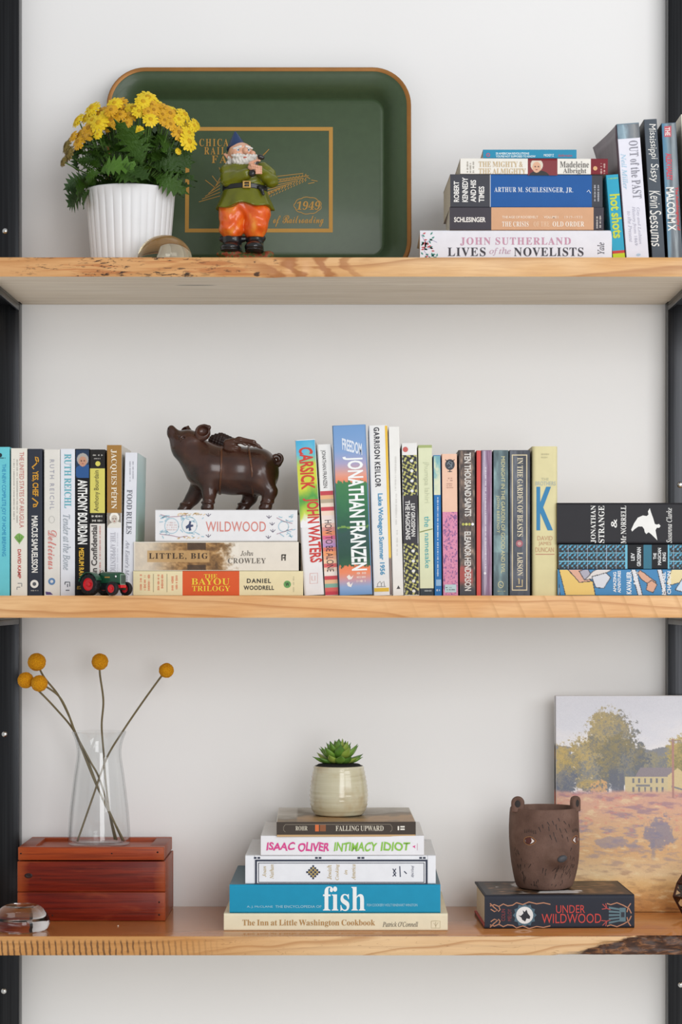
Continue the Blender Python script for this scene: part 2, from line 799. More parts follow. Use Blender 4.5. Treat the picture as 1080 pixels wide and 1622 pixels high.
def wood_material(kind):
    """kind 0 upper, 1 middle, 2 lower shelf edge; object coordinates in metres"""
    t = NT('shelf_edge_wood')
    c0 = t.coord()
    sep = t.n('SeparateXYZ', {0: c0})
    X, Z = sep.outputs[0], sep.outputs[2]
    big = t.noise(t.coord((2.4, 6, 8), loc=(kind * 3.1, kind, 0)), 1.6, 2, dist=0.6)
    warp = t.coord((1.0, 3.0, 5.5), rot=(0, R((10, -13, 8)[kind]), 0), loc=(kind * 1.7, 0, kind * .3))
    wv = t.n('MixRGB', {'Fac': 0.24, 'Color1': warp, 'Color2': t.n('TexNoise', {'Vector': warp, 'Scale': 2.3, 'Detail': 2}).outputs['Color']}).outputs[0]
    ring = t.n('TexWave', {'Vector': wv, 'Scale': (3.4, 3.6, 3.2)[kind], 'Distortion': 3.0, 'Detail': 2, 'Detail Scale': 1.2},
               wave_type='BANDS', bands_direction='Z', wave_profile='SAW').outputs['Fac']
    fine = t.noise(t.coord((14, 60, 190)), 1.5, 4)
    pale, mid, line = [('#e6c091', '#d6a56c', '#a2683a'), ('#e5b884', '#d8a067', '#ad6f3a'), ('#d9aa76', '#c8915a', '#945c2c')][kind]
    base = t.mix(t.ramp(big, [(0.35, 0.0), (0.65, 1.0)]), pale, mid)
    base = t.mix(t.math('MULTIPLY', t.ramp(ring, [(0.72, 0.0), (0.95, 1.0), (1.0, 0.25)]), 0.62), base, line)
    base = t.mix(t.math('MULTIPLY', t.ramp(fine, [(0.35, 1.0), (0.6, 0.0)]), 0.22), base, line)

    def mask(lo, hi, soft=0.03, axis=X):
        a = t.n('MapRange', {0: axis, 1: lo - soft, 2: lo + soft}).outputs[0]
        b = t.n('MapRange', {0: axis, 1: hi - soft, 2: hi + soft, 3: 1.0, 4: 0.0}).outputs[0]
        return t.math('MULTIPLY', a, b)
    rough = 0.42
    if kind == 0:
        base = t.mix(t.math('MULTIPLY', mask(-.7, -.05, .07), t.ramp(big, [(0.3, .75), (0.7, .25)])), base, '#c98a4c')
        # spalted flecks and burl
        fl_ = t.noise(t.coord((38, 60, 170), rot=(0, R(-9), 0)), 2.3, 4, 0.62)
        clus = t.ramp(t.noise(t.coord((8, 20, 40), rot=(0, R(-9), 0)), 2.0, 2), [(0.44, 0.0), (0.54, 1.0)])
        m = t.math('MULTIPLY', t.math('MULTIPLY', mask(-.46, -.19, .05), clus), t.ramp(fl_, [(0.535, 0.0), (0.585, .95)]))
        streak = t.ramp(t.noise(t.coord((5, 30, 70), rot=(0, R(-10), 0)), 2.2, 3, .5, .5), [(0.5, 0.0), (0.6, .75)])
        base = t.mix(t.math('MULTIPLY', mask(-.46, -.1, .06), streak), base, '#b06a38')
        m2 = t.math('MULTIPLY', mask(-.2, -.10, .03), t.ramp(t.noise(t.coord((30, 40, 60)), 2.2, 4), [(0.61, 0.0), (0.68, .9)]))
        sw = t.n('TexWave', {'Vector': t.coord((7, 20, 22), rot=(0, R(30), 0)), 'Scale': 1.1, 'Distortion': 9, 'Detail': 3, 'Detail Scale': 1.6}, bands_direction='X').outputs['Fac']
        burl = t.math('MULTIPLY', mask(-.145, .0, .03), t.ramp(sw, [(0.35, 0.0), (0.8, .85)]))
        base = t.mix(burl, base, '#a3673a')
        base = t.mix(t.math('MAXIMUM', m, m2), base, '#2e2019')
    if kind == 1:
        end = t.n('TexWave', {'Vector': t.coord((1, 1, .9), rot=(0, R(24), 0)), 'Scale': 9.0, 'Distortion': 1.2, 'Detail': 1}, bands_direction='X', wave_profile='SAW').outputs['Fac']
        base = t.mix(t.math('MULTIPLY', mask(.1, .7, .12), t.ramp(end, [(0.8, 0.0), (0.97, .6), (1, 0)])), base, '#c08d57')
    bumpsrc = fine
    if kind == 2:
        base = t.mix(t.math('MULTIPLY', mask(-.7, -.1, .12), 0.5), base, '#c38a48')
        base = t.mix(t.math('MULTIPLY', mask(-.12, .45, .12), .55), base, '#e6c79b')
        curl = t.n('TexWave', {'Vector': t.coord((3.2, 8, 13), rot=(0, R(20), 0)), 'Scale': 1.3, 'Distortion': 7, 'Detail': 2, 'Detail Scale': 1.1}, bands_direction='Z', wave_profile='SAW').outputs['Fac']
        base = t.mix(t.math('MULTIPLY', mask(-.25, .6, .1), t.ramp(curl, [(.78, 0.0), (.95, .65), (1.0, .1)])), base, '#a8703c')
        tick = t.n('TexWave', {'Vector': t.coord((1, 1, 1), rot=(0, R(5), 0)), 'Scale': 37.0, 'Distortion': 1.3, 'Detail': 2, 'Detail Scale': 3}, bands_direction='X').outputs['Fac']
        tn = t.noise(t.coord((30, 30, 16)), 1.5, 3)
        mt = t.math('MULTIPLY', t.math('MULTIPLY', mask(-.7, -.255, .07), t.ramp(tick, [(0.66, 0.0), (0.92, .8)])), t.ramp(tn, [(0.28, 0.0), (0.42, 1.0)]))
        zt = t.n('MapRange', {0: Z, 1: -.004, 2: -.008}).outputs[0]
        base = t.mix(t.math('MULTIPLY', mt, zt), base, '#4f3320')
        # bark at the right: boundary slants down to the left
        d = t.math('ADD', t.math('ADD', X, t.math('MULTIPLY', Z, -3.4)), t.math('MULTIPLY', t.noise(t.coord((18, 30, 60)), 1.4, 4), 0.10))
        bk = t.n('MapRange', {0: d, 1: 0.436, 2: 0.452}).outputs[0]
        bc = t.ramp(t.noise(t.coord((14, 40, 50), rot=(0, R(8), 0)), 2.6, 5, .7, 1.2), [(0.32, '#1c110c'), (0.52, '#4a2c1b'), (0.66, '#8a5a34'), (0.8, '#2a1a12')])
        base = t.mix(bk, base, bc)
        crack = t.ramp(t.noise(t.coord((9, 20, 60), rot=(0, R(-18), 0)), 2.0, 2, .4, 1.0), [(0.495, 0.0), (0.5, .55), (0.505, 0.0)])
        base = t.mix(crack, base, '#7a4c28')
    return t.done(base, rough, t.bump(bumpsrc, 0.2, 0.0006), spec=0.4)


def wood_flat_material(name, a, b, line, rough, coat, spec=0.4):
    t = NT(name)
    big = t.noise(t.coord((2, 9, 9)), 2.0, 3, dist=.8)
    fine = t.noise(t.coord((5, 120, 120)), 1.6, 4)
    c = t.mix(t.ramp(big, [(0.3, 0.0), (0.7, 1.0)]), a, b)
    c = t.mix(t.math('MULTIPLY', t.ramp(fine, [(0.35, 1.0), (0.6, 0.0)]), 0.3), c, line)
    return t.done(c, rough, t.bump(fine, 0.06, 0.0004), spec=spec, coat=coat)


UNDER = wood_flat_material('shelf_underside_wood', '#eadecd', '#e2d4c0', '#b79d80', 0.6, 0)
def underside_with_split():
    t = NT('shelf_underside_split_wood')
    big = t.noise(t.coord((2, 9, 9)), 2.0, 3, dist=.8)
    fine = t.noise(t.coord((3, 90, 120)), 1.6, 4)
    c = t.mix(t.ramp(big, [(0.3, 0.0), (0.7, 1.0)]), '#eadecd', '#e2d4c0')
    c = t.mix(t.math('MULTIPLY', t.ramp(fine, [(0.35, 1.0), (0.6, 0.0)]), 0.32), c, '#b0987c')
    ln = t.n('VectorMath', {0: t.coord((30, 300, 0), loc=(6.8, -27.3, 0), rot=(0, 0, R(-.6)))}, operation='LENGTH').outputs['Value']
    c = t.mix(t.ramp(ln, [(.75, 1.0), (1.0, 0.0)]), c, '#3a2418')
    return t.done(c, .6, t.bump(fine, .06, .0004), spec=.3)


UNDER_SPLIT = underside_with_split()
TOPM = wood_flat_material('shelf_top_varnished_wood', '#c07f45', '#b87640', '#8a5226', 0.17, .35)  # browner base colour stands in for dark surroundings mirrored in the gloss
TOPM2 = wood_flat_material('shelf_top_wood', '#d9a870', '#cf9c62', '#a87440', 0.4, .1)

UP_L = (-14.0, 30.0)
UP_R = (1058.0, 1102.0)
UP_Y = WALL_Y - 0.032
s_up = s_of(UP_Y)
LX0, LX1 = (UP_L[0] - CX) * s_up, (UP_L[1] - CX) * s_up
RX0, RX1 = (UP_R[0] - CX) * s_up, (UP_R[1] - CX) * s_up


def shelf(kind, ztop, thick, label):
    """live-edge plank notched round the steel uprights; the front edge is a displaced grid"""
    rnd = np.random.RandomState(kind)
    xa, xb = -0.66, 0.66
    nx, nz = 330, 9
    g = 0.0012
    xs = np.linspace(xa, xb, nx + 1)
    vs, fs, mi = [], [], []
    for i, x in enumerate(xs):
        for j in range(nz + 1):
            tz = j / nz
            z = -thick * tz
            y = 0.0012 * (fbm(np.array([x * 9 + 50.]), np.array([tz * 2 + kind * 7.]), 3)[0] - .5)
            rr = min(tz, 1 - tz) * thick
            y += 0.0016 * max(0, 1 - rr / 0.0022) ** 2
            if kind == 0:
                y += 0.003 * max(0, math.exp(-((x + .17) / .14) ** 2)) * (tz ** 2) + (0.0012 * math.sin(x * 260) * math.exp(-((x + .08) / .035) ** 2) * tz)
                z += -0.0012 * math.exp(-((x + .125) / .02) ** 2) * tz
            if kind == 2:
                d = x + 3.4 * thick * tz + .1 * fbm(np.array([x * 20 + 40.]), np.array([tz * 2.]), 5)[0]
                bk = min(1, max(0, (d - .436) / .02))
                y += bk * (0.004 + 0.007 * fbm(np.array([x * 85 + 90.]), np.array([tz * 4.]), 9, 4)[0])
                if j == 0:
                    y += 0.002 * bk
                z += 0.0018 * (fbm(np.array([x * 30 + 30.]), np.array([tz + 3.]), 12)[0] - .5) * bk * (tz > 0) * (tz < 1)
            vs.append((x, y, z))
    w = nz + 1
    for i in range(nx):
        for j in range(nz):
            fs.append((i * w + j, i * w + j + 1, (i + 1) * w + j + 1, (i + 1) * w + j))
            mi.append(0)
    nb = len(vs)
    yb = WALL_Y - 0.0006
    back = [(xb, yb), (RX1 + g, yb), (RX1 + g, UP_Y - g), (RX0 - g, UP_Y - g), (RX0 - g, yb),
            (LX1 + g, yb), (LX1 + g, UP_Y - g), (LX0 - g, UP_Y - g), (LX0 - g, yb), (xa, yb)]
    for x, y in back:
        vs.append((x, y, 0))
    for x, y in back:
        vs.append((x, y, -thick))
    m = len(back)
    top = [i * w for i in range(nx + 1)] + [nb + k for k in range(m)]
    bot = [i * w + nz for i in range(nx + 1)] + [nb + m + k for k in range(m)]
    fs.append(tuple(top))
    mi.append(1)
    fs.append(tuple(bot[::-1]))
    mi.append(2)
    for k in range(m - 1):
        fs.append((nb + k, nb + k + 1, nb + m + k + 1, nb + m + k))
        mi.append(2)
    fs.append(tuple([nx * w + j for j in range(nz + 1)] + [nb + m, nb]))
    mi.append(0)
    fs.append(tuple([j for j in range(nz, -1, -1)] + [nb + m - 1, nb + 2 * m - 1]))
    mi.append(0)
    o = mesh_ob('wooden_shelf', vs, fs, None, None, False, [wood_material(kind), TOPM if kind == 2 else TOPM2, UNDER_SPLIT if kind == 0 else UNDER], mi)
    o.location.z = ztop
    bm = bmesh.new()
    bm.from_mesh(o.data)
    bmesh.ops.recalc_face_normals(bm, faces=bm.faces)
    bm.to_mesh(o.data)
    bm.free()
    o.data.polygons.foreach_set('use_smooth', [p.material_index == 0 for p in o.data.polygons])
    o.data.set_sharp_from_angle(angle=R(50))
    tag(o, label, 'shelf')
    return o


T0, T1, T2 = 30.5 * PX, 35.0 * PX, 30.0 * PX
shelf(0, Z_TOP, T0, 'thick pale wood shelf with dark spalted flecks, carrying the green tray and the gnome')
shelf(1, Z_MID, T1, 'honey coloured wood shelf with smooth front edge, carrying the long row of books')
shelf(2, Z_LOW, T2, 'glossy wood shelf with dark bark on its front edge, carrying the red box and painting')


def steel_material():
    t = NT('blackened_steel')
    b = t.noise(t.coord((300, 300, 3)), 1.2, 3)
    c = t.ramp(b, [(0.3, '#2b2b2d'), (0.7, '#38393b')])
    return t.done(c, 0.30, t.bump(b, 0.08, 0.0003), metal=1.0, spec=0.5)


STEEL = steel_material()
CHROME = M('#d5d5d3', 0.22, metal=1.0, var=.03)


def upright(xr, label, screws, side):
    x0, x1 = xr
    root = empty('steel_upright', ((x0 + x1) / 2, WALL_Y, -1.7))
    tag(root, label, 'shelf bracket')
    zb = 1.7
    hw = (x1 - x0) / 2
    box_ob('post', -hw, UP_Y - WALL_Y, 0, hw, -0.0005, 3.1, STEEL, root, 0.0012)
    for z, t in ((Z_TOP, T0), (Z_MID, T1), (Z_LOW, T2)):
        zt = z - t - 0.0004
        # angle arm carrying the plank: flat top plate and an upright flange along the inner side
        xi, xo = (hw, hw - 0.004) if side > 0 else (-hw, -hw + 0.004)
        bm = bmesh.new()
        add_box(bm, -hw, 0.045 - WALL_Y, zb + zt - 0.004, hw, UP_Y - WALL_Y - .0002, zb + zt, 0.0008)
        a = add_box(bm, min(xi, xo), 0.045 - WALL_Y, zb + zt - 0.0125, max(xi, xo), UP_Y - WALL_Y - .0002, zb + zt - 0.0041, 0.0008)
        bm_ob('support_arm', bm, STEEL, root, auto=35)
    for px, py in screws:
        p = W(px, py, UP_Y)
        sc = lathe_ob('screw', [(0, 0.0026), (0.0022, 0.0024), (0.0042, 0.0012), (0.0047, 0.0), (0, 0)], CHROME, root, 20)
        sc.location = (p.x - root.location.x, UP_Y - WALL_Y, p.z + 1.7)
        sc.rotation_euler = (R(90), 0, 0)


upright((LX0, LX1), 'black steel shelf upright at the left edge with round screw heads', [(8, 366), (7, 1163), (6, 1570)], 1)
upright((RX0, RX1), 'dark grey steel shelf upright at the right edge, partly behind the painting', [(1077, 768), (1078, 1560)], -1)


# ---------------------------------------------------------------- upper shelf: green tray
def tray():
    dy = 0.232
    s = s_of(dy)
    zc = (CY - 97) * s
    h = zc - Z_TOP
    hw = (652 - 165) / 2 * s
    cx = ((652 + 165) / 2 - CX) * s
    lean = math.asin(0.036 / h)
    root = empty('serving_tray', (cx, dy, Z_TOP + 0.0022), (-lean, 0, 0))
    tag(root, 'large dark green metal serving tray with gold rim leaning on the wall', 'tray')

    def ring(inset, y, rad, n=12):
        pts = []
        x1, z0, z1 = hw - inset, inset, h - inset
        for cx_, cz, a0 in ((x1 - rad, z1 - rad, 0), (-x1 + rad, z1 - rad, 90), (-x1 + rad, z0 + rad, 180), (x1 - rad, z0 + rad, 270)):
            for k in range(n + 1):
                a = R(a0 + 90 * k / n)
                pts.append((cx_ + rad * math.cos(a), y, cz + rad * math.sin(a)))
        return pts
    R0 = 62 * s
    prof = [(2, .010, 0), (0, .004, 0), (0.5, .0012, 1), (2.0, 0.0, 1), (5.5, .0004, 1), (7.2, .0012, 1), (8.0, .0018, 0), (13, .0030, 0), (20, .0056, 0), (27, .0098, 0), (33, .0152, 0), (38, .0214, 0),
            (41.5, .0272, 0), (43.2, .0290, 0), (45.0, .0278, 0), (47.5, .0268, 0)]

    def build(rows, mat, name, cap=False, back=False):
        vs, fs = [], []
        for k, (i, y, _) in enumerate(rows):
            rr = max(R0 - i * s * (1.0 if i < 10 else .93), 14 * s)
            vs += ring(i * s, y + .0005, rr)
        n = 52
        for k in range(len(rows) - 1):
            for j in range(n):
                j2 = (j + 1) % n
                fs.append((k * n + j, k * n + j2, (k + 1) * n + j2, (k + 1) * n + j))
        if cap:
            fs.append(tuple(range((len(rows) - 1) * n, len(rows) * n))[::-1])
        o = mesh_ob(name, vs, fs, mat, root, True)
        bm = bmesh.new()
        bm.from_mesh(o.data)
        bmesh.ops.recalc_face_normals(bm, faces=bm.faces)
        if sum(f.normal.y * f.calc_area() for f in bm.faces) > 0:
            bmesh.ops.reverse_faces(bm, faces=bm.faces)
        bm.to_mesh(o.data)
        bm.free()
        o.data.set_sharp_from_angle(angle=R(40))
        return o
    t = NT('green_enamel')
    nz = t.noise(t.coord(), 90, 3)
    green = t.done(t.mix(nz, '#3a4a31', '#425438'), 0.42, t.bump(nz, 0.03, .0004), spec=0.45, coat=.1)
    body = build(prof[5:], green, 'tray_body', True)
    build(prof[:6], M('#a06c33', 0.38, metal=0.3, var=.25, scale=30), 'gold_rim')
    # thickness: the back sheet
    bk = build([(2, .0104, 0), (14, .0118, 0), (34, .0235, 0), (44, .0310, 0), (48, .0305, 0)], green, 'tray_back', True)
    # print on the flat panel; local z measured along the tray
    f = Face(root, s, (652 + 165) / 2, CY - (Z_TOP / s), y=.0273 - .0001)
    gold = '#b98a3e'
    f.frame(290, 187.5, 526.5, 361, 6.2, gold, 'printed_gold_frame')
    f.text('CHICAGO', (312, 207, 381, 219.5), gold, 'S', track=.22)
    f.text('RAILROAD', (320, 220.5, 397, 233), gold, 'S', track=.22)
    f.text('FAIR', (332, 234.5, 381, 247), gold, 'S', track=.22)
    f.text('1949', (469, 310, 506, 324), gold, 'S', slant=.15, name='year_lettering')
    f.text('of Railroading', (431, 333, 512, 352), gold, 'C', name='script_lettering')
    cl = []
    for k in range(61):
        a = 2 * math.pi * k / 60
        b = 1 + .09 * abs(math.sin(a * 4.5))
        cl.append((486.5 + 20.5 * b * math.cos(a), 317 + 13 * b * math.sin(a)))
    f.strokes([cl], 1.1, gold, 'printed_cloud')
    lines = []
    for k in range(9):
        y = 268 + k * 4.3
        x1 = 488 - abs(k - 1) * 9
        ln = [(404, y + 4 + k * 1.6), (404 + (x1 - 404) * .5, y + k * .6 + .5), (x1, y - 4 - k * .3)]
        lines.append(ln)
    for k in range(14):
        x = 416 + k * 5
        lines.append([(x, 284 - k * 1.1), (x + 2.4, 279 - k * 1.1), (x + 3.4, 283 - k * 1.1)])
    for k in range(16):
        x = 412 + k * 4.6
        lines.append([(x, 304 - k * 1.9), (x + 3, 299 - k * 1.9)])
        lines.append([(x + 1, 309 - k * 2.1), (x + 3, 306 - k * 2.1)])
    lines += [[(492, 275), (502, 277)], [(487, 281), (497, 279)], [(485, 270), (490, 273)]]
    for k in range(6):
        lines.append([(312 + k * 5, 311 - k * 4.6), (346, 301 - k * 6.0)])
    lines += [[(344, 254), (351, 274)], [(333, 268), (343, 281)], [(322, 275), (337, 287)], [(348, 262), (350, 268)]]
    for k in range(5):
        lines.append([(405 + k * 3, 243 - k * 2.6), (412 + k * 3, 236 - k * 3)])
    f.strokes(lines, 1.0, gold, 'printed_locomotive')


tray()

# ---------------------------------------------------------------- books, upper shelf
G_ST = 'books lying in the upper right stack'
G_LE = 'books leaning at the upper right'
DU = 0.08


def illegible(f, x0, y0, x1, y1, color, n=3, rot='r', seed=1, name='small_print', fill=.62):
    """rows of small printing too small to read: broken word bars"""
    rnd = random.Random(seed)
    vs, fs = [], []
    for k in range(n):
        if rot == 'r':
            h = (y1 - y0) / n
            a, e = x0, x1
        else:
            h = (x1 - x0) / n
            a, e = y0, y1
        c = (y0 if rot == 'r' else x0) + h * (k + .5)
        while a < e - 1:
            w = rnd.uniform(.5, 1.1)
            if rnd.random() > .22:
                b = min(a + w, e)
                hh = h * fill * rnd.uniform(.55, 1) / 2
                q = [(a, c - hh), (b, c - hh), (b, c + hh), (a, c + hh)]
                if rot != 'r':
                    q = [(y, x) for x, y in q]
                o = len(vs)
                vs += [f.p(x, y, 2) for x, y in q]
                A, B, C = vs[o:o + 3]
                fs.append((o, o + 1, o + 2, o + 3) if (B - A).cross(C - A).y < 0 else (o + 3, o + 2, o + 1, o))
            a += w + rnd.uniform(.35, .6)
    return mesh_ob(name, vs, fs, M(color), f.root)


# the lying stack, bottom to top
f, r, z = book('thick white book with leafy corner and pink author line, lowest of the upper stack', (665, 364, 969, 420), DU, .16,
               '#e9e9f0', Z_TOP, '#dfe0e8', lying=True, hard=True, group=G_ST)
f.text('JOHN SUTHERLAND', (729, 376, 904, 389), '#c994ab', 'S', name='author_lettering', track=.12)
f.text('LIVES', (709, 392, 769, 406), '#38343c', 'S', name='title_lettering', track=.1)
f.text('of the', (775, 392, 809, 405), '#c3a3b4', 'I', name='title_lettering')
f.text('NOVELISTS', (814, 392, 924, 406), '#38343c', 'S', name='title_lettering', track=.06)
f.text('Yale', (946, 384, 957, 403), '#55535c', 'I', 'u', name='publisher_lettering')
rl = random.Random(3)
for colr, n_ in (('#3f8d7e', 26), ('#c4545a', 15)):
    vs_, fs_ = [], []
    for k in range(n_):
        cx, cy, a = rl.uniform(668, 693), rl.uniform(368, 408), rl.uniform(0, 3.1)
        if cx - 668 > 12 + abs(cy - 387) * .75:
            cx = rl.uniform(667, 676)
        o_ = len(vs_)
        for u, v in ((-3, 0), (0, -1.4), (3, 0), (0, 1.4)):
            vs_.append(f.p(cx + u * math.cos(a) - v * math.sin(a), cy + u * math.sin(a) + v * math.cos(a), 2))
        fs_.append((o_, o_ + 3, o_ + 2, o_ + 1) if (vs_[o_ + 3] - vs_[o_]).cross(vs_[o_ + 2] - vs_[o_]).y < 0 else (o_, o_ + 1, o_ + 2, o_ + 3))
    mesh_ob('printed_leaf_ornament', vs_, fs_, M(colr), r)
f.strokes([[(667, 372), (674, 384), (672, 398), (680, 408)], [(674, 384), (684, 380), (692, 384)], [(673, 395), (684, 393)]], .8, '#a9a4c4')

f, r, z = book('tan and dark grey paperback with white lettering between the white and the blue thick books', (712, 330, 956, 366), DU, .14,
               '#d8a883', z + .0003, ('#b69a80', '#3f3c42'), bands=[(712, 778, '#46424a'), (940, 956, '#46424a')], lying=True, group=G_ST)
f.text('SCHLESINGER', (719, 344, 769, 352), '#f1ece6', 'B', name='author_lettering')
f.text('THE AGE OF ROOSEVELT', (795, 342, 852, 346), '#f3ddc6', 'B', name='series_lettering')
f.text('VOLUME I', (861, 342, 884, 346), '#f3ddc6', 'B', name='series_lettering')
f.text('1919-1933', (894, 342, 922, 346), '#f3ddc6', 'L', name='series_lettering')
f.text('THE CRISIS', (795, 351, 837, 359), '#f8efe2', 'S', name='title_lettering', track=.06)
f.text('OF THE', (845, 351, 870, 359), '#f0cfae', 'S', name='title_lettering', track=.06)
f.text('OLD ORDER', (875, 351, 925, 359), '#f8efe2', 'S', name='title_lettering', track=.06)
illegible(f, 943, 341, 953, 362, '#cfc8c2', 2, 'd', 4)

f, r, z = book('thick blue paperback with dark grey ends in the middle of the upper stack', (713, 277, 955, 329), DU, .15,
               '#1f5a9f', z + .0003, ('#8f8071', '#2a2a30'), bands=[(713, 776, '#43444b'), (776, 777, '#cfd3da'), (938, 955, '#43444b')], lying=True, group=G_ST, yaw=1.6)
for tx, a, b in (('ROBERT', 718.5, 727), ('KENNEDY', 732, 741), ('AND HIS', 745, 754), ('TIMES', 758, 767)):
    f.text(tx, (a, 320 - {'ROBERT': 33, 'KENNEDY': 39, 'AND HIS': 35, 'TIMES': 25}[tx], b, 320), '#eceae6', 'B', 'u', name='title_lettering')
f.text('ARTHUR M. SCHLESINGER, JR.', (783, 296, 908, 305), '#dfe6ee', 'S', name='author_lettering', track=.08)
illegible(f, 940, 292, 951, 318, '#b9bac0', 2, 'd', 5)
f.strokes([[(930, 303), (933, 300), (936, 305)]], 1, '#dfe6ee')

f, r, z = book('cream paperback with a red end and small portrait, second from top of the upper stack', (729, 253, 963, 278), DU, .14,
               '#ece8df', z + .0004, ('#bdb3a6', '#6d2028'), bands=[(836, 883, '#7c2027'), (936, 963, '#7d2630')], lying=True, group=G_ST, yaw=1.0)
f.text('THE MIGHTY &', (758, 255.5, 828, 264.5), '#c9b189', 'S', name='title_lettering')
f.text('THE ALMIGHTY', (758, 266.5, 833, 275.5), '#c9b189', 'S', name='title_lettering')
f.text('Madeleine', (887, 255, 933, 265), '#6e6a66', 'S', name='author_lettering')
f.text('Albright', (892, 266, 929, 276), '#6e6a66', 'S', name='author_lettering')
illegible(f, 738, 256, 752, 275, '#9b9488', 3, 'd', 6)


def portrait(x0, y0, x1, y1, bg, coat_, face='#d9a98a', hair='#d8cdbb', fx=.4, fy=.42, sc=1.0):
    def fn(X, Y):
        u, v = (X - x0) / (x1 - x0), (Y - y0) / (y1 - y0)
        asp = (x1 - x0) / (y1 - y0)
        du, dv = (u - fx) * asp / sc, (v - fy) / sc
        c = np.broadcast_to(rgb(bg), u.shape + (3,)).copy()
        c = lerp(c, rgb(coat_), ((du - .15) ** 2 / .5 + (dv - .75) ** 2 / .26 < 1).astype(float))
        c = lerp(c, rgb(hair), (du ** 2 / .15 + (dv + .10) ** 2 / .17 < 1).astype(float))
        c = lerp(c, rgb(face), (du ** 2 / .075 + (dv - .04) ** 2 / .115 < 1).astype(float))
        for e in (-.1, .1):
            c = lerp(c, rgb('#4a332a'), ((du - e) ** 2 / .003 + (dv - 0) ** 2 / .0015 < 1).astype(float))
        c = lerp(c, rgb('#a2564e'), (du ** 2 / .006 + (dv - .2) ** 2 / .0012 < 1).astype(float))
        return c
    return fn


f.art(836, 254, 883, 277.4, portrait(836, 253, 883, 278, '#7c2027', '#1d1a1c', fx=.3), 56, 30, 'printed_portrait')
f.disc(943, 266, 3.4, '#d9a877', name='publisher_emblem')
illegible(f, 950, 257, 960, 275, '#d8b7ae', 2, 'd', 7)

f, r, z = book('slim blue paperback with tiny white print, topmost of the upper stack', (765, 239, 913, 253), DU + .004, .12,
               '#2e8fb2', z + .0004, ('#23201f', '#23201f'), lying=True, group=G_ST)
f.text('50 AMERICAN REVOLUTIONS', (785, 241.5, 838, 245), '#d9eef4', 'B', name='title_lettering')
f.text("YOU'RE NOT SUPPOSED TO KNOW", (785, 246, 848, 249.5), '#d9eef4', 'B', name='title_lettering')
f.text('MICKEY Z', (861, 244, 877, 248), '#d9eef4', 'B', name='author_lettering')
f.text('disinformation', (884, 244, 906, 248.5), '#c05a6a', 'L', name='publisher_lettering')
f.disc(773, 245.5, 3.2, '#b55a77', name='publisher_emblem')
f.disc(773, 245.5, 1.7, '#2e8fb2', name='publisher_emblem', layer=3)

# leaning books
f, r, _ = book('short bright blue book with yellow-green lettering leaning beside the stack', (971.5, 277, 991, 420), DU, .12, '#35a6c6', Z_TOP, ('#2b94b8', '#2b94b8'),
               bands=[(397.5, 402, '#c9433f'), (402, 421, '#c4d12d')], lean=-12, group=G_LE)
f.text('hot shots', (968, 308, 984, 378), '#c9d53c', 'B', 'd', name='title_lettering')
illegible(f, 963, 281, 979, 285, '#9fd36a', 1, 'r', 3)
f, r, _ = book('thick leaning white paperback with a dusky purple cover and photo strip at its head', (993, 197, 1028.5, 420), DU, .15, '#e6e5ef', Z_TOP, ('#5a4650', '#8a7f88'),
               bands=[(196, 219, '#6f8591')], lean=-16.5, group=G_LE)
FLAP_BOOK = (f, r)


def splayed_cover(f, r):
    """the thin front cover has sprung open towards the top"""
    n, m = 10, 12
    vs, fs = [], []
    hh = f.h * f.s
    for k, off in enumerate((0.0, -.0006)):
        for j in range(m + 1):
            v = j / m
            for i in range(n + 1):
                u = i / n
                bend = 20.0 * f.s * (u ** 1.3) * max(0, (v - .5) / .5) ** 1.3
                vs.append((-.0004 + off - bend, .001 + .149 * u, .0006 + hh * v * .9985 - .006 * u * max(0, v - .6)))
    w = n + 1
    o = w * (m + 1)
    for j in range(m):
        for i in range(n):
            a, b, c, d = j * w + i, j * w + i + 1, (j + 1) * w + i + 1, (j + 1) * w + i
            fs += [(a, b, c, d), (o + d, o + c, o + b, o + a)]
    rim = [i for i in range(w)] + [j * w + n for j in range(1, m + 1)] + [m * w + i for i in range(n - 1, -1, -1)] + [j * w for j in range(m - 1, 0, -1)]
    for k in range(len(rim)):
        a, b = rim[k], rim[(k + 1) % len(rim)]
        fs.append((b, a, o + a, o + b))
    t = NT('dusky_purple_cover')
    nz = t.noise(t.coord((30, 8, 4)), 1.8, 4)
    ob = mesh_ob('sprung_cover', vs, fs, t.done(t.ramp(nz, [(.3, '#4a3a44'), (.7, '#6d5661')]), .4, coat=.1), r, True)
    ob['label'] = 'dusky purple front cover'


splayed_cover(*FLAP_BOOK)
f.art(993.4, 197.5, 1028, 220, lambda X, Y: grad((X - 993) / 35 + .3 * fbm(X / 5, Y / 14, 3) - .15, [(0, '#5d7686'), (.3, '#9db6c2'), (.55, '#6d7780'), (.8, '#8d8f90'), (1, '#5f6368')]), 24, 14)
f.text('OUT of the PAST', (999, 224, 1013, 316), '#8a8994', 'S', 'd', name='title_lettering', track=.05)
f.text('Neil Miller', (985, 243, 993, 300), '#a6cbe0', 'I', 'd', name='author_lettering')
f.text('Gay and Lesbian', (1009, 330, 1015, 388), '#b9b8c6', 'I', 'd', name='subtitle_lettering')
f.text('History from 1869', (1002, 328, 1008, 390), '#b9b8c6', 'I', 'd', name='subtitle_lettering')
f.text('to the Present', (995, 335, 1001, 384), '#b9b8c6', 'I', 'd', name='subtitle_lettering')
f.disc(1011, 405, 3.6, '#b3c6d6', name='publisher_emblem', ry=2)
f, r, _ = book('slate grey paperback with white handwritten lettering leaning at the upper right', (1033.5, 189, 1054, 420), DU, .14, '#4e565f', Z_TOP, ('#1d1d1f', '#2a2b2e'), lean=-14, group=G_LE)
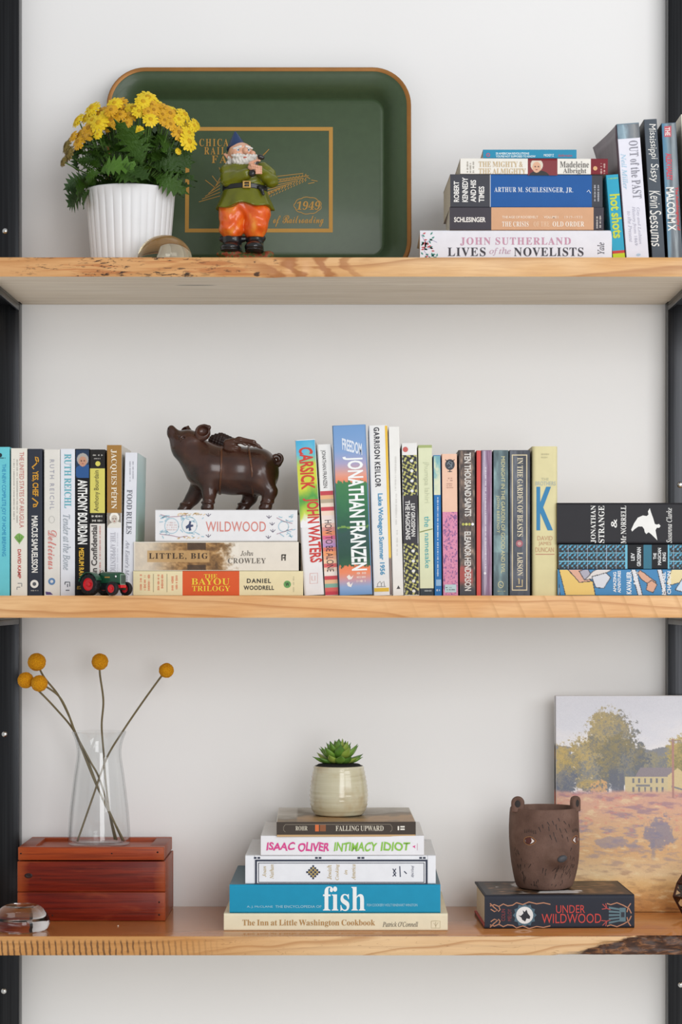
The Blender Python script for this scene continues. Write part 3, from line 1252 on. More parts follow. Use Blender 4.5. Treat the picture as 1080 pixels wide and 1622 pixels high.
f.text('Mississippi', (1026, 197, 1040, 252), '#e9e7e2', 'L', 'd', name='title_lettering', wob=1.2, slant=.1)
f.text('Sissy', (1027, 260, 1043, 289), '#e9e7e2', 'L', 'd', name='title_lettering', wob=1.2, slant=.1)
f.text('Kevin', (1029, 303, 1046, 330), '#e9e7e2', 'L', 'd', name='author_lettering', wob=1.2, slant=.1)
f.text('Sessums', (1030, 334, 1048, 391), '#e9e7e2', 'L', 'd', name='author_lettering', wob=1.2, slant=.1)
f, r, _ = book('blue-grey paperback with red and white block lettering leaning near the right edge', (1058.5, 195, 1081.5, 420), DU, .13, '#67798a', Z_TOP, ('#2c3136', '#3a4046'), lean=-11, group=G_LE)
f.art(1058.8, 196, 1081, 419, lambda X, Y: grad((X - 1058) / 20 + .5 * (fbm(X / 3, Y / 60, 8) - .5) + (Y - 300) / 900, [(0, '#3f7899'), (.35, '#7c93a1'), (.6, '#585f66'), (.85, '#9aa5ab'), (1.1, '#4b535b')]), 14, 60)
f.rect(1052, 200, 1063, 217, '#c45763', layer=2)
f.text('THE', (1053, 202, 1061, 215), '#e8d9d6', 'B', 'd', name='title_lettering')
f.text('ALEX HALEY', (1055, 243, 1064, 286), '#d0485a', 'B', 'd', name='author_lettering')
f.text('MALCOLM X', (1056, 297, 1069, 366), '#efeeea', 'B', 'd', name='title_lettering')
f.text('The Autobiography of', (1069.5, 297, 1075.5, 366), '#cf3b3f', 'B', 'd', name='title_lettering')
f, r, _ = book('tall cream book cut off by the right edge, last of the leaning row', (1089.5, 181, 1114, 420), DU, .14, '#e9e4d6', Z_TOP, ('#d9d3c2', '#d9d3c2'), lean=-11, group=G_LE)

# ---------------------------------------------------------------- books, middle shelf, left row
G_ML = 'books standing at the left of the middle shelf'
DM = 0.055


def row(label, x0, yt, x1, spine, sides=None, dy=DM, depth=.135, group=G_ML, **kw):
    f, r, z = book(label, (x0, yt, x1, 943), dy, depth, spine, Z_MID, sides, group=group, **kw)
    return f


f = row('bright cyan paperback cut off by the left edge of the picture', -8, 708, 15.2, '#6fcbd6', '#58b5c2')
f.text('THE NEW COMPLETE JOY OF HOME BREWING', (1.5, 735, 9.5, 881), '#2c8ec0', 'L', 'd', name='title_lettering')
f.disc(0, 721, 3.4, '#1c2a33', name='publisher_emblem')
illegible(f, 0, 724, 9, 727, '#1c2a33', 1, 'r', 2)
f = row('cream paperback with thin red lettering and a small green artichoke', 17.2, 710, 43, '#e9e4d8', '#d8cfbd')
f.text('THE UNITED STATES OF ARUGULA', (31, 716, 38, 836), '#c9746e', 'L', 'd', name='title_lettering')
illegible(f, 25.5, 728, 29, 828, '#a7a39c', 1, 'd', 12)
illegible(f, 20.5, 727, 24, 824, '#a7a39c', 1, 'd', 13)
f.poly([(22.5, 851), (27, 846), (30.5, 844.5), (34, 846.5), (38.5, 850), (35, 856), (31.8, 860), (30.8, 862.5), (29.8, 860), (26, 856)], '#7fae58', 'printed_artichoke')
f.strokes([[(26, 850), (30.3, 858)], [(30.5, 847), (30.6, 858)], [(35, 850), (31, 858)]], .8, '#57853c', layer=3)
f.text('DAVID KAMP', (28, 870, 33.5, 916), '#c2564f', 'B', 'd', name='author_lettering')
f.strokes([[(28, 924), (34.5, 924), (34.5, 929)], [(27, 934), (27, 930), (32, 930)]], 1, '#5c6470', 'publisher_emblem')
f = row('dark navy paperback with gold flourishes and white author lettering', 43.6, 711, 67, '#343843', '#23262e', edge_r=.0025)
f.text('YES, CHEF', (50, 746, 61, 786), '#d79b2c', 'B', 'd', name='title_lettering')
f.text('MARCUS SAMUELSSON', (50, 817, 60, 907), '#e9e6e0', 'B', 'd', name='author_lettering')
f.strokes([spl2 for spl2 in ([(54, 743), (51, 740), (56, 736), (61, 730), (60, 725), (56, 724), (57, 729), (60, 733)], [(51, 789), (56, 793), (60, 796), (57, 802), (53, 803), (53, 799), (58, 799)])], 2, '#d79b2c')
f.disc(54.5, 925, 6.5, '#e9e6df', name='publisher_emblem')
f.disc(54.5, 925, 3, '#55585e', name='publisher_emblem', layer=3)
illegible(f, 49, 934, 61, 937, '#bdbab2', 1, 'r', 5)
f = row('off-white paperback with pale grey author letters and red script', 69.5, 712, 95, '#e3dfd7', '#cdc6ba', edge_r=.002)
f.text('RUTH REICHL', (79, 728, 86, 807), '#a3a3b0', 'L', 'd', name='author_lettering', track=.25)
f.text('Delicious', (76, 840, 90, 902), '#d6857d', 'C', 'd', name='title_lettering')
f.strokes([[(82 + 4.4 * math.cos(k / 3), 823 + 5.5 * math.sin(k / 3)) for k in range(20)]], .8, '#c5c2bc')
f.disc(82, 921, 5.6, '#5f86b1', name='publisher_emblem')
f.disc(82, 921, 2.5, '#d8d8da', name='publisher_emblem', layer=3)
f.poly([(72, 937), (80, 938), (84, 942), (73, 942)], '#5b4a7c')
f = row('cool white paperback with teal author letters and grey script', 95.6, 711, 118.6, '#e4e6ec', '#cfd0d6')
f.text('RUTH REICHL', (102, 719, 113, 805), '#5fadbb', 'S', 'd', name='author_lettering')
f.text('Tender at the Bone', (100, 815, 112, 903), '#9aa3ab', 'I', 'd', name='title_lettering')
f.strokes([[(103, 922), (110.5, 922), (110.5, 929)], [(104, 935), (110, 935)], [(103, 922), (103, 926)], [(107, 925), (107, 930)]], 1.3, '#3a3f4a', 'publisher_emblem')
f = row('black paperback with white and yellow lettering and a blue portrait at its head', 119.2, 711, 141.8, '#17171a', '#101012')
f.art(120.2, 712.5, 140.8, 757, portrait(116, 714, 146, 752, '#1d3350', '#27548c', '#c08f76', '#a8a39d', fx=.5, fy=.42, sc=.62), 30, 56, 'printed_portrait')
f.text('ANTHONY BOURDAIN', (123, 760, 138.5, 862), '#f1f0ec', 'B', 'd', name='author_lettering')
f.text('MEDIUM RAW', (125, 868, 133, 917), '#e4b43a', 'B', 'd', name='title_lettering')
f.text('ecco', (122, 928, 132, 933.5), '#d3a53c', 'I', name='publisher_lettering')
f = row('black, yellow and white banded paperback directly behind the toy tractor', 142.2, 712, 166, '#dfd9d2', '#2a2726',
        bands=[(712, 742, '#282624'), (742, 812.5, '#d9cf6b'), (812.5, 829.5, '#282624')])
f.disc(155, 734.5, 4, '#d9cf5f', name='publisher_emblem')
illegible(f, 147, 719, 163, 723, '#cfcac2', 1, 'r', 8)
illegible(f, 149, 725, 161, 728, '#cfcac2', 1, 'r', 9)
f.text('Anthony Bourdain', (149, 745, 158.5, 810), '#5a5534', 'L', 'u', name='author_lettering')
illegible(f, 145, 815, 163, 820.5, '#dcd7ce', 1, 'r', 10)
illegible(f, 146, 822, 162, 827.5, '#dcd7ce', 1, 'r', 11)
f.text('Kitchen Confidential', (144.5, 832, 154, 940), '#4a4644', 'B', 'u', name='title_lettering')
illegible(f, 156.5, 833, 160.5, 936, '#c8857c', 1, 'd', 14)
f = row('golden brown and white paperback standing a little taller than its neighbours', 169.2, 705, 192.4, '#e8e8ee', ('#d8d4cc', '#e6e2da'),
        bands=[(705, 812.5, '#a67b40')])
f.text('JACQUES PÉPIN', (174.5, 712, 187, 806), '#f0e6d2', 'S', 'd', name='author_lettering')
f.art(169.8, 812.5, 191.6, 836, portrait(165, 810, 196, 838, '#8e8478', '#e2ddd2', '#c9bfb2', '#f0ece2', fx=.52, fy=.42, sc=.7), 26, 26, 'printed_portrait')
f.text('THE APPRENTICE', (175, 843, 183, 912), '#b5b4bd', 'S', 'd', name='title_lettering')
illegible(f, 184.5, 842, 188, 930, '#cfcfd6', 1, 'd', 15)
f = row('white paperback with grey title and a pale teal cover, last before the pig stack', 193.2, 717, 212.6, '#e3e4ea', ('#c9c7c4', '#b9d3cf'), lean=5)
f.text('FOOD RULES', (200.5, 776, 209, 846), '#6f7078', 'S', 'd', name='title_lettering')
f.text("An Eater's Manual", (198.5, 856, 205, 935), '#9a9aa4', 'I', 'd', name='subtitle_lettering')
illegible(f, 204, 731, 208, 763, '#a5a5ae', 1, 'd', 16)
illegible(f, 209, 731, 212.5, 760, '#a5a5ae', 1, 'd', 17)



def side_picture(f, wd, depth, fn, n=40):
    """picture on the cover facing right: fn(v) with v 0 at the top"""
    hh = f.h * f.s
    v = np.linspace(0, 1, n + 1)
    c = to_lin(fn(v))
    vs, cols, fs = [], [], []
    for i in range(n + 1):
        for y in (.0015, depth - .001):
            vs.append((f.ox + wd * f.s + .0003, y, hh * (1 - v[i]) * .998 + .0004))
            cols.append((*c[i], 1))
    for i in range(n):
        fs.append((2 * i, 2 * i + 2, 2 * i + 3, 2 * i + 1))
    return mesh_ob('printed_cover_picture', vs, fs, ART, f.root, cols=cols)


side_picture(f, 212.6 - 193.2, .135, lambda v: grad(v, [(0, '#cfe3e2'), (.3, '#b4d6d6'), (.6, '#c3d8cf'), (.72, '#7f9a5c'), (.85, '#5f8f3a'), (1, '#7aa050')]))

# ---------------------------------------------------------------- stack under the pig
G_PIG = 'books lying under the winged pig'
f, r, z = book('cream paperback with an orange block on its spine, lowest under the pig', (211, 904.5, 480, 943.5), .05, .135, '#ece0b6', Z_MID, '#e6dcc0',
               bands=[(289, 379, '#dd5f33')], lying=True, group=G_PIG)
f.text('THE', (323, 909.5, 344, 915.5), '#f0cf3c', 'S', name='title_lettering')
f.text('BAYOU', (303, 916, 363.5, 926.5), '#f0cf3c', 'S', name='title_lettering', track=.02)
f.text('TRILOGY', (304, 928, 364.5, 936.5), '#f0cf3c', 'S', name='title_lettering', track=.02)
f.text('DANIEL', (391, 916.5, 429, 923.5), '#3c3a34', 'B', name='author_lettering', track=.15)
f.text('WOODRELL', (386, 927.5, 434, 934.5), '#3c3a34', 'B', name='author_lettering', track=.08)
f.disc(455, 925.5, 5.8, '#6aa45f', name='publisher_emblem')
f.text('W', (452, 922.5, 458, 928.5), '#2b3a2a', 'B', name='publisher_lettering')
for xx in (243, 264.5):
    f.strokes([[(xx, 909), (xx, 938)]], .7, '#8c8568', 'printed_rule')
for k, (a, b) in enumerate(((220, 239), (248, 260), (270, 283))):
    illegible(f, a, 910, b, 936, '#dd8663', 3 if k == 0 else 2, 'd', 20 + k)
illegible(f, 463, 913, 467, 938, '#c8c09c', 1, 'd', 24)
f, r, z = book('cream paperback with a brown sepia photo on its spine, middle book under the pig', (212, 858, 473, 904), .052, .135, '#e7dfd1', z + .0003, '#d6ccba', lying=True, group=G_PIG)


def sepia(X, Y):
    u = (X - 212) / 160
    n = fbm(X / 7, Y / 6, 4, 5)
    n2 = fbm(X / 2.5, Y / 2.5, 9, 3)
    t = np.clip(.45 + .9 * (n - .5) + .35 * (n2 - .5), 0, 1)
    c = grad(t, [(0, '#4c351f'), (.45, '#8f6a3e'), (.7, '#b98f5b'), (1, '#dcc296')])
    c = lerp(c, rgb('#e7dfd1'), sstep(.5, 0.1, u) * .8 + sstep(.84, 1.0, u + .25 * (n - .5)))
    band = ((np.abs(Y - 883) > 12) & (X > 296) & (X < 326)).astype(float)
    c = lerp(c, rgb('#3a2a20'), band * .75)
    tan = ((np.abs(Y - 881.5) < 9.5) & (X > 233) & (X < 332)).astype(float)
    c = lerp(c, rgb('#c09a66'), tan * .8)
    return c


f.art(214, 859.5, 378, 903, sepia, 150, 40)
f.text('LITTLE, BIG', (236, 876, 329, 886.5), '#3d2c1d', 'S', name='title_lettering', track=.14)
f.text('John', (381, 872, 401, 880.5), '#6c655c', 'I', name='author_lettering')
f.text('CROWLEY', (361, 884, 421, 892.5), '#6c655c', 'S', name='author_lettering', track=.08)
f.strokes([[(446.5, 879), (446.5, 888)], [(448, 883.5), (451, 883.5)], [(451.5, 879), (451.5, 888)], [(446, 879), (453, 879)]], 2, '#4a443c', 'publisher_emblem')
f, r, z_pig = book('white hardcover with salmon lettering and pale blue branches, directly under the pig', (246, 808, 471, 858.5), .052, .145, '#e9e8e9', z + .0003, '#dcd9d6', lying=True, hard=True, group=G_PIG, yaw=.5)
f.text('WILDWOOD', (326, 826, 421, 842), '#d98479', 'L', name='title_lettering', track=.02)
f.strokes([[(254, 815), (268, 819), (282, 818), (296, 816)], [(253, 846), (270, 848), (284, 851), (297, 849)], [(438, 820), (450, 826), (463, 829)], [(438, 846), (450, 842), (463, 838)]], 1.2, '#b69aa6')
rb = random.Random(5)
ln = []
for k in range(60):
    cx = rb.choice((rb.uniform(252, 266), rb.uniform(284, 322), rb.uniform(440, 462)))
    side = rb.choice((-1, 1))
    cy = 833 + side * rb.uniform(6, 17)
    ln.append([(cx, cy), (cx + rb.uniform(2, 7), cy + side * rb.uniform(-3, 5))])
f.strokes(ln, 1.3, '#9fc3d2')
ln = []
for k in range(46):
    cx, side = rb.uniform(280, 322), rb.choice((-1, 1))
    ln.append([(cx, 833 + side * rb.uniform(16, 21)), (cx + 3, 833 + side * rb.uniform(17, 21))])
f.strokes(ln, 1.1, '#e3c79c')
for cx, cy in ((330, 816), (330, 849), (426, 819), (431, 830), (432, 841), (425, 851)):
    f.strokes([[(cx - 4, cy - 2), (cx, cy + 2)], [(cx, cy - 3), (cx, cy + 2)], [(cx + 4, cy - 2), (cx, cy + 2)]], 1, '#6f6a7c')
for cx, cy, rx, ry in ((300, 832, 12, 13), (272, 833, 11, 12), (449, 834, 8, 8)):
    f.strokes([[(cx + rx * math.cos(k / 4), cy + ry * math.sin(k / 4)) for k in range(27)]], 1, '#9fc3d2')
f.poly([(294, 834), (299, 830), (300, 825), (303, 826), (302, 831), (306, 831), (306, 834), (302, 835), (303, 840), (299, 841), (299, 836), (295, 838)], '#3f4a6c', 'printed_swallow')
illegible(f, 264, 826, 281, 841, '#d9c0bd', 4, 'r', 31)

# ---------------------------------------------------------------- long row right of the pig
G_MR = 'books standing in the long row right of the pig'


def row2(*a, **kw):
    kw.setdefault('group', G_MR)
    return row(*a, **kw)


f = row2('leaning book with red lettering on a blue, yellow-green and white spine', 481.5, 697, 513.6, '#eceaea', ('#7f8f3a', '#d7d3cc'), lean=-14.5, hard=True, edge_r=.004, depth=.15)


def carsick(X, Y):
    n = fbm(X / 14, Y / 22, 5) - .5
    v = Y + 26 * n + (X - 481) * .25
    c = grad(v, [(697, '#3ea5cf'), (722, '#62b7d4'), (742, '#c9cf45'), (775, '#cfd23c'), (796, '#4e9a46'), (808, '#8fb93d'), (824, '#c8d552'), (832, '#eceaea')])
    return c


f.art(482.5, 698, 512.8, 836, carsick, 30, 90)
f.text('CARSICK', (475, 709, 497, 776), '#cf3f2f', 'B', 'd', name='title_lettering', wob=1.0)
f.text('JOHN WATERS', (482.5, 790, 507, 892), '#cf3f3a', 'B', 'd', name='author_lettering', wob=1.0)
f.strokes([[(491, 909), (503, 909), (503, 925), (491, 925), (491, 909)], [(494, 913), (494, 920), (497, 920)], [(499, 913), (499, 921)]], .9, '#e0b3ad', 'publisher_emblem')
f = row2('slim leaning paperback with white head and red, pink and orange stripes', 515, 704, 536, '#ecebe8', '#d2cbc2', lean=-12)


def stripes(X, Y):
    cols = ['#c2434d', '#e6b07f', '#b6a58c', '#ecd9c6', '#c8454f', '#efd5c0', '#ead8d0', '#eedfd6', '#e9c2b2', '#d98f86', '#e98f66', '#d9658a', '#c793b4', '#b78fc0', '#e07b6a', '#ee9c68', '#e9a887', '#efc8a4', '#d8605f', '#f0d3bd', '#efe2d8', '#c9424b', '#e8b98e', '#7fae9b', '#d8605a', '#c8394b']
    k = np.clip((Y - 778) / 166 * len(cols), 0, len(cols) - .01).astype(int)
    return np.array([rgb(c) for c in cols])[k]


f.art(515.3, 778, 535.7, 943, stripes, 1, 160)
f.text('JONATHAN FRANZEN', (509, 713, 517, 773), '#3c3a3c', 'L', 'd', name='author_lettering')
f.text('HOW TO BE ALONE', (516, 824, 527, 906), '#40323a', 'L', 'd', name='title_lettering')
f = row2('tallest and thickest book of the row, blue sky over green, with big white lettering', 537, 674, 590, '#6f96c2', ('#7793b6', '#5d7fae'), lean=-11, hard=True, edge_r=.005, depth=.16, dy=.047)


def freedom(X, Y):
    n = fbm(X / 4, Y / 6, 11) - .5
    v = Y + n * 12
    c = grad(Y, [(674, '#6d97c8'), (715, '#7f9fcc'), (735, '#a79fc0'), (752, '#dd9a88'), (764, '#e8845f'), (765, '#e8845f')])
    g = grad(Y + 16 * n, [(760, '#3f7f4c'), (800, '#2f7048'), (835, '#235741'), (845, '#2b4f4a'), (880, '#1d4a3a'), (905, '#2d5f3c')])
    g = lerp(g, rgb('#7aa04a'), ((np.abs(Y - 836 - n * 6) < 1.2)).astype(float))
    b = grad(Y, [(894, '#e7794a'), (908, '#e98a62'), (920, '#c79aa6'), (930, '#8ca6cf'), (944, '#6d97c8')])
    c = np.where((v < 764)[..., None], c, g)
    c = np.where((v > 898)[..., None], b, c)
    return c


f.art(538.5, 675, 588.5, 943, freedom, 44, 170)
f.text('FREEDOM', (542, 699, 573, 718), '#dfe6f0', 'B', name='title_lettering', drop=-.32)
f.text('JONATHAN FRANZEN', (546, 724, 578, 905), '#f3f5f4', 'B', 'd', name='author_lettering')
illegible(f, 565, 906, 580, 925, '#f1ddd2', 3, 'r', 41)
f.poly([(549, 914), (553, 911), (556, 915), (560, 912), (557, 918), (552, 919)], '#f3ece6')
f.poly([(549, 924), (553, 922), (555, 927), (559, 923), (556, 931), (551, 929)], '#f3ece6')
f = row2('tall white paperback with black and blue lettering and a yellow stripe down its edge', 591.5, 674, 621.5, '#ebeae8', ('#dcdad6', '#d9b33f'), lean=-8, edge_r=.002)
f.art(617.4, 675, 621.2, 943, lambda X, Y: grad(Y, [(675, '#e6b933'), (885, '#e9c04a'), (886, '#7f6f68'), (920, '#8a7a74'), (943, '#6b5a58')]), 1, 80)
f.text('GARRISON KEILLOR', (593, 677, 602, 772), '#33343c', 'B', 'd', name='author_lettering', track=.12)
f.text('Lake Wobegon Summer 1956', (598, 782, 608, 911), '#4d93bb', 'B', 'd', name='title_lettering')
f.rect(592.5, 931.5, 616, 937.5, '#e0b93c', layer=2)
f.strokes([[(598, 929), (598, 925), (602, 921), (604, 925), (604, 929)], [(604, 925), (608, 921), (609, 929)], [(596, 929.5), (611, 929.5)]], .9, '#7c7a78', 'publisher_emblem')
f = row2('tall plain white paperback with very faint lettering beside the yellow-edged one', 622.2, 676, 639, '#edebe6', '#dcd8d0', lean=-7)
illegible(f, 624, 722, 629, 778, '#d6d3ce', 1, 'd', 91)
illegible(f, 625, 782, 630, 832, '#d6d3ce', 1, 'd', 92)
illegible(f, 626.5, 840, 631.5, 881, '#d6d3ce', 1, 'd', 93)
f.poly([(628, 933), (631, 927.5), (634, 933)], '#4b4a4c', 'publisher_emblem')


def magic(X, Y):
    u, v = (X - 639) / 24.0 * math.pi * 4.2, Y / 20.0 * math.pi * 3.6
    a = np.cos(u) * np.cos(v) + .5 * np.cos(2 * u + v * .7) + .5 * np.cos(u - 2 * v)
    k = sstep(.1, .4, a)
    c = lerp(np.broadcast_to(rgb('#26282c'), X.shape + (3,)), rgb('#b9b568'), k)
    d = ((np.cos(u * .7) + np.cos(v * .7)) > 1.55).astype(float)
    return lerp(c, rgb('#e3e3de'), d)


f = row2('paperback with a black and olive ornamental pattern and a dark title band', 640, 702, 664, '#e9e7e4', ('#2c2d30', '#dcdad2'), lean=-4)
f.disc(642, 712, 4.2, '#c9635c', name='publisher_emblem')
f.art(640.5, 721, 663.5, 785, magic, 44, 110, 'printed_pattern')
f.art(640.5, 861, 663.5, 942.5, magic, 44, 140, 'printed_pattern')
f.rect(638.6, 785, 661.6, 861, '#363338', layer=1)
f.text('LEV GROSSMAN', (651, 798, 657.5, 850), '#dddbd7', 'B', 'd', name='author_lettering')
f.text('THE MAGICIANS', (642, 793, 649.5, 855), '#dddbd7', 'B', 'd', name='title_lettering')
f = row2('pale green paperback with teal lower-case lettering', 665, 705, 687, '#dde0bd', ('#8d9a4c', '#cfd2ae'), lean=-3, bands=[(705, 709.5, '#a8b478'), (932, 944, '#3c4348')])
f.text('jhumpa lahiri', (670, 732, 680, 797), '#c5c9a8', 'L', 'd', name='author_lettering')
f.text('the', (672, 818, 681, 835), '#3fa6ad', 'L', 'd', name='title_lettering')
f.text('namesake', (673, 845, 681, 900), '#3fa6ad', 'L', 'd', name='title_lettering')
f.strokes([[(664.5, 843), (674, 840.5), (685, 838)]], 1.4, '#78823f', 'printed_twig')
illegible(f, 672, 934, 684, 938, '#b9bfbf', 1, 'r', 51)
f = row2('very slim blue paperback with a pale teal picture at its head', 688.2, 721, 699.6, '#2f74b3', ('#2a5f97', '#2a5f97'), lean=-2, depth=.125)
f.art(688.8, 722, 699, 784, lambda X, Y: grad(.5 * (Y - 722) / 62 + .7 * fbm(X / 5, Y / 9, 21), [(0, '#5e94a8'), (.4, '#7fb3b4'), (.6, '#c9d3b7'), (1, '#e6e0be')]), 8, 40)
illegible(f, 691, 786, 695.5, 914, '#cfdcea', 1, 'd', 52)
f.rect(690.5, 918, 698.5, 928, '#8fb4d4', layer=2)
illegible(f, 691, 932, 698, 938, '#cfdcea', 1, 'r', 53)
f = row2('peach and mottled pink book with a dark round ornament near its top', 701.5, 719, 725.6, '#edc4ab', ('#a86a80', '#b9909a'), lean=-2, bands=[(811, 944, '#cf86a2')])
f.art(702.3, 811, 724.8, 942.5, lambda X, Y: grad(fbm(X / 2.2, Y / 2.6, 31, 3), [(.3, '#7d5788'), (.45, '#cf7ea0'), (.6, '#dd93ac'), (.8, '#c2709b')]), 40, 150, 'printed_pattern')
f.disc(712.5, 736, 7.6, '#3d4149', ry=8.6, name='printed_ornament')
f.strokes([[(705, 728), (709, 731)], [(720, 728), (716, 731)], [(712.5, 744), (712.5, 748)], [(709, 747), (716, 747)]], 1.1, '#3d4149')
f.strokes([[(708, 736), (711, 731), (716, 733), (715, 739), (710, 741)], [(709, 732), (714, 737), (716, 741)]], .9, '#8e9aa2', layer=3)
illegible(f, 708, 756, 717, 763, '#b98f80', 2, 'r', 54)
illegible(f, 707, 765, 718, 774, '#b98f80', 3, 'r', 55)
f.rect(704.5, 926, 722.5, 938.5, '#b9d0d3', layer=2)
illegible(f, 706, 929, 721, 936, '#7f9aa0', 2, 'r', 56)
f = row2('dark brown paperback with white block lettering and a red patch near its foot', 727.6, 713, 753.4, '#4a403d', ('#2f2826', '#3a3230'), lean=-1.5)


def saints(X, Y):
    n = fbm(X / 4, Y / 9, 41, 5)
    c = grad(n, [(.2, '#2f2a2a'), (.5, '#544640'), (.75, '#8a7464'), (.95, '#b8a390')])
    m = sstep(893, 903, Y + 14 * (n - .5)) * (1 - sstep(918, 930, Y)) * sstep(752, 746, X)
    c = lerp(c, rgb('#b34a44'), m * .85)
    return lerp(c, rgb('#3d3a3f'), sstep(925, 935, Y))


f.art(728.3, 714, 752.6, 942.5, saints, 30, 140)
f.text('TEN THOUSAND SAINTS', (735.5, 717, 746, 818), '#dad5cf', 'B', 'd', name='title_lettering')
f.text('ELEANOR HENDERSON', (735.5, 842, 746, 936), '#dad5cf', 'B', 'd', name='author_lettering')
for k, c_ in enumerate(('#b7b456', '#d4d27c', '#b5b14e', '#ececec')):
    f.disc(733.5 + k * 5, 830.5, 2.2, c_, name='printed_dot', n=12)
f = row2('slim bright red spine between the dark brown and the purple paperbacks', 754.6, 713.5, 761.6, '#d2544f', '#b8433f', depth=.12)
f = row2('greyish purple streaked paperback with tiny pale print', 762.4, 713, 779, '#8d7488', ('#6a5468', '#6f5a6c'))
f.art(763, 714, 778.4, 942.5, lambda X, Y: grad((X - 763) / 15 + .6 * (fbm(X / 2, Y / 40, 51) - .5), [(0, '#6f5f74'), (.3, '#b7a9bb'), (.5, '#8b7690'), (.75, '#7c5674'), (1, '#a98fa6')]), 14, 80)
illegible(f, 767, 740, 771, 905, '#e0d8e0', 1, 'd', 57)
f.disc(768, 908, 2, '#e8e2e8', name='publisher_emblem')
f = row2('grey-green paperback with pale yellow lettering and a lighter teal band', 781.4, 713, 805, '#5f7478', ('#44545a', '#4c5c60'))
f.art(782, 714, 804.4, 942.5, lambda X, Y: grad(fbm(X / 9, Y / 30, 61, 5) + .16 * ((Y > 847) & (Y < 876)), [(.2, '#3f5157'), (.5, '#5b6f74'), (.75, '#7d9798'), (.95, '#9db8b6')]), 22, 110)
f.text('MIDNIGHT IN THE GARDEN OF GOOD AND EVIL', (793.5, 723, 799.5, 908), '#d5cf9c', 'L', 'd', name='title_lettering')
f.text('JOHN BERENDT', (785.5, 785, 791, 844), '#d5cf9c', 'L', 'd', name='author_lettering', track=.1)
f.strokes([[(793 + 4 * math.cos(k / 3), 926 + 5 * math.sin(k / 3)) for k in range(20)], [(791, 926), (795, 928)]], 1.1, '#c9c59a', 'publisher_emblem')
illegible(f, 785, 935, 801, 938, '#b9b890', 1, 'r', 58)
f = row2('slate paperback with a thin cream frame and cream serif lettering', 806.6, 713, 839.6, '#50535c', ('#3a3d45', '#42454d'), edge_r=.0025)
f.art(807.5, 714, 838.8, 942.5, lambda X, Y: grad(fbm(X / 6, Y / 26, 71, 5) - .12 * sstep(20, 0, np.abs(X - 837)), [(.2, '#343740'), (.5, '#4d515b'), (.8, '#6c7079')]), 26, 90)
f.frame(810.5, 720, 835, 935.5, 1.6, '#d6c6a4', 'printed_frame')
f.text('IN THE GARDEN OF BEASTS', (819, 725, 828, 850), '#dcd0b4', 'S', 'd', name='title_lettering')
f.text('LARSON', (819, 875, 828, 912), '#dcd0b4', 'S', 'd', name='author_lettering')
f.disc(822.5, 861, 5.6, '#a9646c', name='printed_ornament')
f.disc(822.5, 861, 3, '#c9a09c', name='printed_ornament', layer=3)
f.strokes([[(817, 929), (827, 929), (827, 918)], [(820, 917), (822, 917), (822, 925)]], 1.6, '#cdb98c', 'publisher_emblem')
f = row2('wide pale yellow book with a big blue capital letter on its spine', 842.6, 707, 883, '#dcd2a2', ('#b5a878', '#c9be90'), hard=True, edge_r=.006, depth=.15)
f.text('K', (849.5, 771, 875.5, 840), '#2f7fae', 'B', name='title_lettering')
f.text('THE', (857, 757, 869, 761), '#b9b79a', 'L', name='title_lettering')
f.text('BROTHERS', (848, 762.5, 880, 769), '#a9b3b0', 'L', name='title_lettering')
f.text('DAVID', (851, 849, 875, 856), '#c59a76', 'L', name='author_lettering')
f.text('JAMES', (853, 858, 873, 865), '#c59a76', 'L', name='author_lettering')
f.text('DUNCAN', (848, 867, 877, 874.5), '#c59a76', 'L', name='author_lettering')
f.strokes([[(848, 878), (878, 878)]], 1, '#b5655a', 'printed_rule')
illegible(f, 857, 717, 870, 727, '#c3bb92', 2, 'r', 59)

# ---------------------------------------------------------------- stack at the right end of the middle shelf
G_RS = 'books lying at the right end of the middle shelf'
f, r, z = book('blue and yellow comic-patterned hardcover, lowest at the right end of the middle shelf', (883, 901.5, 1104, 943.5), .05, .15, '#3f86b5', Z_MID, '#d8c9a0', lying=True, hard=True, group=G_RS)


